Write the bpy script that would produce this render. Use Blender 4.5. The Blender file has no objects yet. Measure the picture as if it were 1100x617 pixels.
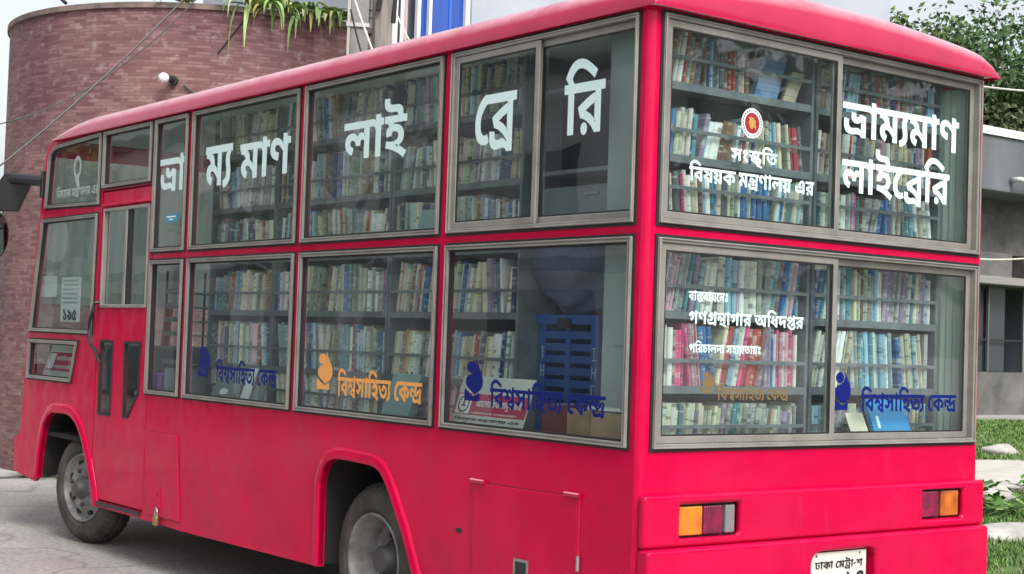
import bpy, bmesh, math, random
from mathutils import Vector, Matrix
from mathutils.geometry import delaunay_2d_cdt

SC = bpy.context.scene
COL = SC.collection
R = math.radians

# ------------------------------------------------------------------ camera
cam_d = bpy.data.cameras.new("camera")
cam = bpy.data.objects.new("camera", cam_d)
COL.objects.link(cam)
LIFT = 0.02                               # wheels carry the bus this far above its own drawing zero
YAW, PITCH, ROLL = R(37.4117), R(2.0485), R(1.9312)
F_ = Vector((math.sin(YAW) * math.cos(PITCH), math.cos(YAW) * math.cos(PITCH), math.sin(PITCH)))
R_ = Vector((math.cos(YAW), -math.sin(YAW), 0.0))
U_ = R_.cross(F_)
r2 = R_ * math.cos(ROLL) + U_ * math.sin(ROLL)
u2 = U_ * math.cos(ROLL) - R_ * math.sin(ROLL)
cam.matrix_world = Matrix(((r2.x, u2.x, -F_.x, -4.198), (r2.y, u2.y, -F_.y, -4.600), (r2.z, u2.z, -F_.z, 1.55 + LIFT), (0, 0, 0, 1)))
cam_d.sensor_width = 36.0
cam_d.lens = 1629.5 / 1100 * 36.0
cam_d.clip_end = 2000
SC.camera = cam

# ------------------------------------------------------------------ sky, sun, exposure (bright overcast)
SUN_EL, SUN_AZ = R(48), R(190)          # azimuth clockwise from +Y
world = bpy.data.worlds.new("World")
SC.world = world
world.use_nodes = True
wn = world.node_tree
for n in list(wn.nodes):
    wn.nodes.remove(n)
w_out = wn.nodes.new('ShaderNodeOutputWorld')
w_bg = wn.nodes.new('ShaderNodeBackground')
w_sky = wn.nodes.new('ShaderNodeTexSky')
w_hsv = wn.nodes.new('ShaderNodeHueSaturation')
w_sky.sky_type = 'NISHITA'
w_sky.sun_disc = False
w_sky.sun_elevation = SUN_EL
w_sky.sun_rotation = SUN_AZ
w_sky.air_density = 1.0
w_sky.dust_density = 4.0
w_sky.ozone_density = 1.0
w_hsv.inputs['Saturation'].default_value = 0.30
w_bg.inputs['Strength'].default_value = 0.15
wn.links.new(w_sky.outputs[0], w_hsv.inputs['Color'])
wn.links.new(w_hsv.outputs[0], w_bg.inputs['Color'])
wn.links.new(w_bg.outputs[0], w_out.inputs['Surface'])

sun_d = bpy.data.lights.new("sun", 'SUN')
sun_d.energy = 1.5
sun_d.angle = R(25)
sun_d.color = (1.0, 0.97, 0.92)
sun = bpy.data.objects.new("sun", sun_d)
COL.objects.link(sun)
sd = Vector((math.sin(SUN_AZ) * math.cos(SUN_EL), math.cos(SUN_AZ) * math.cos(SUN_EL), math.sin(SUN_EL)))
sun.rotation_euler = sd.to_track_quat('Z', 'Y').to_euler()
sun.location = sd * 60

SC.view_settings.view_transform = 'Standard'
SC.view_settings.look = 'None'
SC.view_settings.exposure = 0.72
SC.view_settings.gamma = 1.0
SC.view_settings.use_curve_mapping = False
SC.render.engine = 'CYCLES'
SC.cycles.max_bounces = 10
SC.cycles.diffuse_bounces = 4
SC.cycles.glossy_bounces = 4
SC.cycles.transmission_bounces = 6
SC.cycles.transparent_max_bounces = 24
SC.cycles.use_denoising = True
SC.cycles.caustics_reflective = False
SC.cycles.caustics_refractive = False

W, L = 2.285, 7.12
rnd = random.Random(7)

# ------------------------------------------------------------------ materials
def mat(name, col=(0.5, 0.5, 0.5), rough=0.6, metal=0.0, coat=0.0, spec=0.5):
    m = bpy.data.materials.new(name)
    m.use_nodes = True
    b = m.node_tree.nodes['Principled BSDF']
    b.inputs['Base Color'].default_value = (*col, 1)
    b.inputs['Roughness'].default_value = rough
    b.inputs['Metallic'].default_value = metal
    b.inputs['Coat Weight'].default_value = coat
    b.inputs['Coat Roughness'].default_value = 0.08
    b.inputs['Specular IOR Level'].default_value = spec
    return m

def N(m, kind, **kw):
    n = m.node_tree.nodes.new(kind)
    for k, v in kw.items():
        setattr(n, k, v)
    return n

def lk(m, a, b):
    m.node_tree.links.new(a, b)

def bsdf(m):
    return m.node_tree.nodes['Principled BSDF']

def noise_col(m, c1, c2, scale, detail=6, lo=0.35, hi=0.65, coord='Object', stretch=(1, 1, 1), rough=0.6):
    """base colour that wanders between c1 and c2"""
    tc = N(m, 'ShaderNodeTexCoord'); mp = N(m, 'ShaderNodeMapping'); mp.inputs['Scale'].default_value = stretch
    no = N(m, 'ShaderNodeTexNoise'); no.inputs['Scale'].default_value = scale; no.inputs['Detail'].default_value = detail
    no.inputs['Roughness'].default_value = rough
    cr = N(m, 'ShaderNodeValToRGB')
    cr.color_ramp.elements[0].position = lo; cr.color_ramp.elements[0].color = (*c1, 1)
    cr.color_ramp.elements[1].position = hi; cr.color_ramp.elements[1].color = (*c2, 1)
    lk(m, tc.outputs[coord], mp.inputs[0]); lk(m, mp.outputs[0], no.inputs['Vector']); lk(m, no.outputs['Fac'], cr.inputs[0])
    lk(m, cr.outputs[0], bsdf(m).inputs['Base Color'])
    return cr, mp

def add_bump(m, scale, strength, dist=0.01, detail=3, stretch=(1, 1, 1), coord='Object', prev=None):
    tc = N(m, 'ShaderNodeTexCoord'); mp = N(m, 'ShaderNodeMapping'); mp.inputs['Scale'].default_value = stretch
    no = N(m, 'ShaderNodeTexNoise'); no.inputs['Scale'].default_value = scale; no.inputs['Detail'].default_value = detail
    bu = N(m, 'ShaderNodeBump'); bu.inputs['Strength'].default_value = strength; bu.inputs['Distance'].default_value = dist
    lk(m, tc.outputs[coord], mp.inputs[0]); lk(m, mp.outputs[0], no.inputs['Vector']); lk(m, no.outputs['Fac'], bu.inputs['Height'])
    if prev: lk(m, prev.outputs[0], bu.inputs['Normal'])
    lk(m, bu.outputs[0], bsdf(m).inputs['Normal'])
    return bu

M = {}
# bus paint: hand-sprayed glossy red, panel sheets slightly wavy, thin road dust near the skirt
p = M['paint'] = mat('red_paint', (0.62, 0.0015, 0.042), 0.34, coat=0.26, spec=0.06)
noise_col(p, (0.50, 0.0002, 0.046), (0.56, 0.0004, 0.050), 1.9, 7, 0.36, 0.64)
def dust_sheen_over(m, dust, amount, scale, lo, hi, stretch=(1, 1, 1)):
    """patchy film of dust and chalked paint over whatever feeds the base colour"""
    b = bsdf(m); src = b.inputs['Base Color'].links[0].from_socket
    tc = N(m, 'ShaderNodeTexCoord'); mp = N(m, 'ShaderNodeMapping'); mp.inputs['Scale'].default_value = stretch
    no = N(m, 'ShaderNodeTexNoise'); no.inputs['Scale'].default_value = scale; no.inputs['Detail'].default_value = 9; no.inputs['Roughness'].default_value = 0.65
    mr = N(m, 'ShaderNodeMapRange'); mr.inputs['From Min'].default_value = lo; mr.inputs['From Max'].default_value = hi; mr.inputs['To Max'].default_value = amount
    mx = N(m, 'ShaderNodeMix', data_type='RGBA'); mx.inputs[7].default_value = (*dust, 1)
    lk(m, tc.outputs['Object'], mp.inputs[0]); lk(m, mp.outputs[0], no.inputs['Vector']); lk(m, no.outputs['Fac'], mr.inputs[0]); lk(m, mr.outputs[0], mx.inputs[0])
    lk(m, src, mx.inputs[6]); lk(m, mx.outputs[2], b.inputs['Base Color'])
    return mx, mr
dust_sheen_over(p, (0.42, 0.10, 0.15), 0.13, 1.3, 0.46, 0.80)
dust_sheen_over(p, (0.30, 0.13, 0.13), 0.16, 9.0, 0.60, 0.80, (1, 1, .25))
b1 = add_bump(p, 2.3, 0.75, 0.05, 2)
add_bump(p, 160, 0.03, 0.002, 2, prev=b1)
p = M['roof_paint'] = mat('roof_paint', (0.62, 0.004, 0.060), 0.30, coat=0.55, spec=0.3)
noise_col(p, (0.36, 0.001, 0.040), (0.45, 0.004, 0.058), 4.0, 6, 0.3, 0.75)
# pale sky sheen painted onto upward-facing roof, over some dust and faded paint
mxd, mrd = dust_sheen_over(p, (0.86, 0.50, 0.56), 1.0, 5.0, 0.15, 0.55)
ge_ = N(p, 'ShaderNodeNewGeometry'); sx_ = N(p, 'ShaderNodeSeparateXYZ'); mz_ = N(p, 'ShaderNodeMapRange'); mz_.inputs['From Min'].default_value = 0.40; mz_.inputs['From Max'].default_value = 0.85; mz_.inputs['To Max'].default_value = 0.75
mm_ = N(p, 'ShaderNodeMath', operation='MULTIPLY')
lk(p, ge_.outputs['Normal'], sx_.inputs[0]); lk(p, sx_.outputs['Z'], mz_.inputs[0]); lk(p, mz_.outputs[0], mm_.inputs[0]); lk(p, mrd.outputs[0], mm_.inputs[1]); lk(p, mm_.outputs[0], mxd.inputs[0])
add_bump(p, 6, 0.10, 0.02, 3)
p = M['dull_red'] = mat('inner_red', (0.25, 0.004, 0.02), 0.7)
p = M['alu'] = mat('window_aluminium', (0.62, 0.61, 0.58), 0.34, metal=0.35)
noise_col(p, (0.23, 0.22, 0.20), (0.32, 0.31, 0.285), 5, 4, 0.3, 0.6)
p = M['rubber'] = mat('black_rubber', (0.012, 0.012, 0.014), 0.6)
p = M['black'] = mat('black_plastic', (0.018, 0.019, 0.022), 0.45)
p = M['dark'] = mat('dark_underside', (0.012, 0.011, 0.011), 0.9)
p = M['tyre'] = mat('tyre_rubber', (0.045, 0.042, 0.040), 0.85)
noise_col(p, (0.030, 0.028, 0.027), (0.085, 0.075, 0.068), 7, 6, 0.35, 0.7)
add_bump(p, 60, 0.3, 0.003, 4)
p = M['rim'] = mat('dusty_steel_rim', (0.36, 0.36, 0.36), 0.5, metal=0.3)
noise_col(p, (0.11, 0.105, 0.10), (0.30, 0.30, 0.30), 9, 6, 0.3, 0.65)
p = M['hub'] = mat('greasy_hub', (0.10, 0.10, 0.10), 0.5, metal=0.5)
p = M['letter'] = mat('white_letter_vinyl', (0.62, 0.80, 0.78), 0.5)
p = M['faded'] = mat('faded_letter_vinyl', (0.34, 0.42, 0.40), 0.6)
p = M['sticker'] = mat('teal_sticker', (0.05, 0.22, 0.32), 0.5)
p = M['letter_blue'] = mat('blue_letter_vinyl', (0.002, 0.010, 0.135), 0.5, spec=0.2)
p = M['letter_orange'] = mat('orange_letter_vinyl', (0.75, 0.33, 0.08), 0.5)
p = M['letter_ochre'] = mat('faded_ochre_vinyl', (0.17, 0.115, 0.05), 0.6)
p = M['letter_black'] = mat('black_lettering', (0.015, 0.015, 0.015), 0.6)
p = M['letter_white'] = mat('plain_white_lettering', (0.8, 0.8, 0.78), 0.6)
p = M['plate'] = mat('off_white_plate', (0.62, 0.61, 0.55), 0.5)
p = M['seal_red'] = mat('seal_red', (0.30, 0.01, 0.025), 0.5)
p = M['seal_gold'] = mat('seal_gold', (0.42, 0.27, 0.06), 0.5)
p = M['amber'] = mat('amber_lens', (0.75, 0.22, 0.02), 0.15, coat=0.6)
noise_col(p, (0.34, 0.07, 0.008), (0.80, 0.25, 0.015), 7, 1, 0.35, 0.65)
p = M['red_lens'] = mat('dark_red_lens', (0.22, 0.006, 0.05), 0.15, coat=0.6)
noise_col(p, (0.07, 0.003, 0.018), (0.26, 0.006, 0.06), 12, 3)
p = M['white_lens'] = mat('clear_lens', (0.20, 0.21, 0.22), 0.2, coat=0.6)
def ribs(m, scale):
    tc = N(m, 'ShaderNodeTexCoord'); wv = N(m, 'ShaderNodeTexWave', wave_type='BANDS', bands_direction='X'); wv.inputs['Scale'].default_value = scale
    bu = N(m, 'ShaderNodeBump'); bu.inputs['Strength'].default_value = 0.6; bu.inputs['Distance'].default_value = 0.004
    lk(m, tc.outputs['Object'], wv.inputs['Vector']); lk(m, wv.outputs['Fac'], bu.inputs['Height']); lk(m, bu.outputs[0], bsdf(m).inputs['Normal'])
for k_ in ('amber', 'red_lens', 'white_lens'): ribs(M[k_], 28)
p = M['shelf'] = mat('grey_steel_shelf', (0.15, 0.165, 0.175), 0.5)
noise_col(p, (0.11, 0.125, 0.135), (0.19, 0.205, 0.215), 8, 5)
p = M['case_back'] = mat('dark_case_back', (0.06, 0.07, 0.08), 0.8)
p = M['lining'] = mat('pale_lining', (0.62, 0.66, 0.62), 0.7)
p = M['pillar'] = mat('grey_green_pillar', (0.27, 0.31, 0.29), 0.7)
p = M['greyboard'] = mat('grey_board', (0.20, 0.22, 0.24), 0.7)
p = M['brass'] = mat('brass', (0.45, 0.32, 0.12), 0.4, metal=0.9)
p = M['steel'] = mat('dull_steel', (0.4, 0.4, 0.4), 0.4, metal=0.8)
p = M['mirror'] = mat('mirror_glass', (0.16, 0.19, 0.20), 0.05, metal=1.0)

def glass_mat(name, tint, dust_veil, ior=1.5):
    m = bpy.data.materials.new(name); m.use_nodes = True
    nt = m.node_tree
    for n in list(nt.nodes): nt.nodes.remove(n)
    out = nt.nodes.new('ShaderNodeOutputMaterial')
    tr = nt.nodes.new('ShaderNodeBsdfTransparent'); tr.inputs[0].default_value = (*tint, 1)
    gl = nt.nodes.new('ShaderNodeBsdfGlossy'); gl.inputs['Roughness'].default_value = 0.015
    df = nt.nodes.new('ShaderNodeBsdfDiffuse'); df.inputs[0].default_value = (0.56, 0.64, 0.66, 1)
    fr = nt.nodes.new('ShaderNodeFresnel'); fr.inputs[0].default_value = ior
    m1 = nt.nodes.new('ShaderNodeMixShader'); m2 = nt.nodes.new('ShaderNodeMixShader')
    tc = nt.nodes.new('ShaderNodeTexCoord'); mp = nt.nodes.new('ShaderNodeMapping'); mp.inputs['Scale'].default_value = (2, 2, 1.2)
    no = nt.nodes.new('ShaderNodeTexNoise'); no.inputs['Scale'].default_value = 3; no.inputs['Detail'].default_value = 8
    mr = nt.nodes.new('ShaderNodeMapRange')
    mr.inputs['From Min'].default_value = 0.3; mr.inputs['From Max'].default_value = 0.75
    mr.inputs['To Min'].default_value = dust_veil * 0.5; mr.inputs['To Max'].default_value = dust_veil * 1.6  # diffuse film: thin dust plus the reflected haze painted into the pane colour
    bno = nt.nodes.new('ShaderNodeTexNoise'); bno.inputs['Scale'].default_value = 2.2; bno.inputs['Detail'].default_value = 1
    bu = nt.nodes.new('ShaderNodeBump'); bu.inputs['Strength'].default_value = 0.06; bu.inputs['Distance'].default_value = 0.03
    l = nt.links.new
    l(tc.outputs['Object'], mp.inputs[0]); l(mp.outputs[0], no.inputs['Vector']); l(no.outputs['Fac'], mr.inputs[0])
    l(tc.outputs['Object'], bno.inputs['Vector']); l(bno.outputs['Fac'], bu.inputs['Height']); l(bu.outputs[0], gl.inputs['Normal'])
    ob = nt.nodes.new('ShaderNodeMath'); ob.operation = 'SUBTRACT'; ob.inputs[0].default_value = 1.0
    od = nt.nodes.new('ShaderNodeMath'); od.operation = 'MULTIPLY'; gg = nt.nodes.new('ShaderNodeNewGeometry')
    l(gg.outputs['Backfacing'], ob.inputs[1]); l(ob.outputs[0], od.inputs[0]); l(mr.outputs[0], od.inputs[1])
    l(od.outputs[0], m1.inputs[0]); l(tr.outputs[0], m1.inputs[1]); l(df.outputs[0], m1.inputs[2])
    ge = nt.nodes.new('ShaderNodeNewGeometry'); iv = nt.nodes.new('ShaderNodeMath'); iv.operation = 'SUBTRACT'; iv.inputs[0].default_value = 1.7
    ms = nt.nodes.new('ShaderNodeMath'); ms.operation = 'MULTIPLY'; ms.use_clamp = True
    sc = nt.nodes.new('ShaderNodeMath'); sc.operation = 'MULTIPLY'; sc.inputs[1].default_value = 1.7
    l(ge.outputs['Backfacing'], sc.inputs[0]); l(sc.outputs[0], iv.inputs[1]); l(fr.outputs[0], ms.inputs[0]); l(iv.outputs[0], ms.inputs[1])
    l(ms.outputs[0], m2.inputs[0]); l(m1.outputs[0], m2.inputs[1]); l(gl.outputs[0], m2.inputs[2])
    l(m2.outputs[0], out.inputs['Surface'])
    return m
m = M['curtain'] = mat('pale_curtain', (0.62, 0.66, 0.61), 0.9)
tl_ = N(m, 'ShaderNodeBsdfTranslucent'); tl_.inputs[0].default_value = (0.62, 0.66, 0.61, 1); ms_ = N(m, 'ShaderNodeMixShader'); ms_.inputs[0].default_value = 0.55
lk(m, bsdf(m).outputs[0], ms_.inputs[1]); lk(m, tl_.outputs[0], ms_.inputs[2]); lk(m, ms_.outputs[0], m.node_tree.nodes['Material Output'].inputs['Surface'])
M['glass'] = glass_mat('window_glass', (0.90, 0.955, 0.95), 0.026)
M['glass_veiled'] = glass_mat('veiled_window_glass', (0.89, 0.95, 0.94), 0.068)

# cover colours come from each book's own object colour; title bands and wear from its random value
def book_mat(name, attr):
    m = mat(name, (0.5, 0.5, 0.5), 0.55)
    tc = N(m, 'ShaderNodeTexCoord'); oi = N(m, 'ShaderNodeObjectInfo')
    if attr:
        src = N(m, 'ShaderNodeAttribute', attribute_name='cover'); col = src.outputs['Color']
    else:
        col = oi.outputs['Color']
    mp = N(m, 'ShaderNodeMapping'); mp.inputs['Scale'].default_value = (1.2, 1.2, 36)
    ad = N(m, 'ShaderNodeVectorMath', operation='ADD')
    cv = N(m, 'ShaderNodeCombineXYZ')
    mu = N(m, 'ShaderNodeMath', operation='MULTIPLY'); mu.inputs[1].default_value = 50
    lk(m, src.outputs['Alpha'] if attr else oi.outputs['Random'], mu.inputs[0])
    for i in range(3): lk(m, mu.outputs[0], cv.inputs[i])
    lk(m, tc.outputs['Object'], mp.inputs[0]); lk(m, mp.outputs[0], ad.inputs[0]); lk(m, cv.outputs[0], ad.inputs[1])
    no = N(m, 'ShaderNodeTexNoise'); no.inputs['Scale'].default_value = 1.0; no.inputs['Detail'].default_value = 3
    lk(m, ad.outputs[0], no.inputs['Vector'])
    r1 = N(m, 'ShaderNodeValToRGB'); r1.color_ramp.elements[0].position = 0.57; r1.color_ramp.elements[1].position = 0.61
    lk(m, no.outputs['Fac'], r1.inputs[0])
    mx = N(m, 'ShaderNodeMix', data_type='RGBA'); mx.inputs[7].default_value = (0.62, 0.60, 0.54, 1)
    sc = N(m, 'ShaderNodeMath', operation='MULTIPLY'); sc.inputs[1].default_value = 0.5
    lk(m, r1.outputs[0], sc.inputs[0]); lk(m, sc.outputs[0], mx.inputs[0]); lk(m, col, mx.inputs[6])
    r2_ = N(m, 'ShaderNodeValToRGB'); r2_.color_ramp.elements[0].position = 0.34; r2_.color_ramp.elements[0].color = (0.4, 0.4, 0.4, 1)
    r2_.color_ramp.elements[1].position = 0.40; r2_.color_ramp.elements[1].color = (1, 1, 1, 1)
    lk(m, no.outputs['Fac'], r2_.inputs[0])
    ml = N(m, 'ShaderNodeMix', data_type='RGBA', blend_type='MULTIPLY'); ml.inputs[0].default_value = 1
    lk(m, mx.outputs[2], ml.inputs[6]); lk(m, r2_.outputs[0], ml.inputs[7])
    lk(m, ml.outputs[2], bsdf(m).inputs['Base Color'])
    return m
M['cover'] = book_mat('book_cover', False)
M['cover_mass'] = book_mat('book_cover_mass', True)
M['pages'] = mat('book_pages', (0.60, 0.55, 0.44), 0.9)

# ------------------------------------------------------------------ mesh helpers
def link(name, me, parent=None, m=None):
    o = bpy.data.objects.new(name, me)
    COL.objects.link(o)
    if parent: o.parent = parent
    if m is not None and me is not None:
        for k in (m if isinstance(m, (list, tuple)) else [m]): me.materials.append(k)
    return o

def obj(name, bm, m, parent=None, smooth=False, bevel=0.0, seg=2):
    bmesh.ops.recalc_face_normals(bm, faces=bm.faces[:])
    me = bpy.data.meshes.new(name)
    bm.to_mesh(me); bm.free()
    if smooth:
        for f in me.polygons: f.use_smooth = True
    o = link(name, me, parent, m)
    if bevel:
        md = o.modifiers.new('bevel', 'BEVEL'); md.width = bevel; md.segments = seg; md.limit_method = 'ANGLE'; md.angle_limit = R(40)
    return o

def thing(name, label, cat, loc=(0, 0, 0), group=None):
    o = bpy.data.objects.new(name, None); COL.objects.link(o); o.location = loc
    return tag(o, label, cat, group)

def tag(o, label, cat, group=None, kind=None):
    o['label'] = label; o['category'] = cat
    if group: o['group'] = group
    if kind: o['kind'] = kind
    return o

def structure(o):
    o['kind'] = 'structure'; return o

def box(bm, x0, x1, y0, y1, z0, z1, mi=0):
    v = [bm.verts.new(q) for q in ((x0, y0, z0), (x1, y0, z0), (x1, y1, z0), (x0, y1, z0), (x0, y0, z1), (x1, y0, z1), (x1, y1, z1), (x0, y1, z1))]
    for f in ((0, 3, 2, 1), (4, 5, 6, 7), (0, 1, 5, 4), (1, 2, 6, 5), (2, 3, 7, 6), (3, 0, 4, 7)):
        bm.faces.new([v[i] for i in f]).material_index = mi
    return v

def one_box(name, m, parent, *a, bevel=0.0, **k):
    bm = bmesh.new(); box(bm, *a); return obj(name, bm, m, parent, bevel=bevel, **k)

def side_map(a, z, d): return (-d, a, z)                # left flank (x = 0), d is outward
def rear_map(a, z, d): return (a, -d, z)                # rear face (y = 0)
def right_map(a, z, d): return (W + d, a, z)            # right flank

def tess(loops):
    """triangles of a shape with holes -> (2-D points, index triples)"""
    pts, edges = [], []
    for lp in loops:
        s = len(pts); n = len(lp)
        pts += [Vector((q[0], q[1])) for q in lp]; edges += [(s + i, s + (i + 1) % n) for i in range(n)]
    vs, _, fs, *_ = delaunay_2d_cdt(pts, edges, [], 0, 1e-7)
    def inside(x, y):
        c = False
        for lp in loops:
            x1, y1 = lp[-1][0], lp[-1][1]
            for q in lp:
                x2, y2 = q[0], q[1]
                if (y1 > y) != (y2 > y) and x < (x2 - x1) * (y - y1) / (y2 - y1) + x1: c = not c
                x1, y1 = x2, y2
        return c
    keep = [f for f in fs if inside(sum(vs[i].x for i in f) / len(f), sum(vs[i].y for i in f) / len(f))]
    return vs, keep

def plate(bm, fmap, outline, holes, d0, d1):
    """flat plate with holes between depths d0 (back) and d1 (front)"""
    loops = [outline] + list(holes)
    pts, tris = tess(loops)
    fr = [bm.verts.new(fmap(q.x, q.y, d1)) for q in pts]
    bk = [bm.verts.new(fmap(q.x, q.y, d0)) for q in pts]
    cnt = {}
    for t in tris:
        bm.faces.new([fr[i] for i in t]); bm.faces.new([bk[i] for i in reversed(t)])
        for k in range(len(t)):
            e = (t[k], t[(k + 1) % len(t)])
            if (e[1], e[0]) in cnt: del cnt[(e[1], e[0])]
            else: cnt[e] = 1
    for i, j in cnt:
        bm.faces.new((fr[i], bk[i], bk[j], fr[j]))
    used = {i for t in tris for i in t}
    for i in range(len(pts)):
        if i not in used: bm.verts.remove(fr[i]); bm.verts.remove(bk[i])

def area2(p): return sum(p[i - 1][0] * p[i][1] - p[i][0] * p[i - 1][1] for i in range(len(p))) * 0.5

def inset(p, w):
    """offset a convex polygon inwards by w (negative: outwards)"""
    if area2(p) < 0: p = list(reversed(p))
    n = len(p); out = []
    for i in range(n):
        a, b, c = Vector(p[i - 1][:2]), Vector(p[i][:2]), Vector(p[(i + 1) % n][:2])
        d1 = (b - a).normalized(); d2 = (c - b).normalized()
        n1 = Vector((-d1.y, d1.x)); n2 = Vector((-d2.y, d2.x))
        k = (n1 + n2); k = k / max(0.2, (1 + n1.dot(n2)))
        q = b + k * w
        out.append((q.x, q.y))
    return out

def rect(a0, a1, z0, z1): return [(a0, z0), (a1, z0), (a1, z1), (a0, z1)]

def tube(bm, pts, r, n=8, caps=True):
    rings = []
    pts = [Vector(q) for q in pts]
    for i, q in enumerate(pts):
        t = (pts[min(i + 1, len(pts) - 1)] - pts[max(i - 1, 0)]).normalized()
        a = t.cross(Vector((0, 0, 1)))
        if a.length < 1e-3: a = t.cross(Vector((1, 0, 0)))
        a.normalize(); b = t.cross(a)
        rr = r[i] if isinstance(r, (list, tuple)) else r
        rings.append([bm.verts.new(q + (a * math.cos(2 * math.pi * k / n) + b * math.sin(2 * math.pi * k / n)) * rr) for k in range(n)])
    for A, B in zip(rings, rings[1:]):
        for k in range(n): bm.faces.new((A[k], A[(k + 1) % n], B[(k + 1) % n], B[k]))
    if caps: bm.faces.new(list(reversed(rings[0]))); bm.faces.new(rings[-1])

def lathe_x(bm, prof, n=48, mi=0):
    """revolve profile [(x, r)] about the x axis"""
    rings = [[bm.verts.new((x, r * math.cos(2 * math.pi * k / n), r * math.sin(2 * math.pi * k / n))) for k in range(n)] for x, r in prof]
    for A, B in zip(rings, rings[1:]):
        for k in range(n): bm.faces.new((A[k], A[(k + 1) % n], B[(k + 1) % n], B[k])).material_index = mi
    return rings

def lathe_z(bm, prof, n=24, c=(0, 0)):
    rings = [[bm.verts.new((c[0] + r * math.cos(2 * math.pi * k / n), c[1] + r * math.sin(2 * math.pi * k / n), z)) for k in range(n)] for r, z in prof]
    for A, B in zip(rings, rings[1:]):
        for k in range(n): bm.faces.new((A[k], A[(k + 1) % n], B[(k + 1) % n], B[k]))
    return rings

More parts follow.
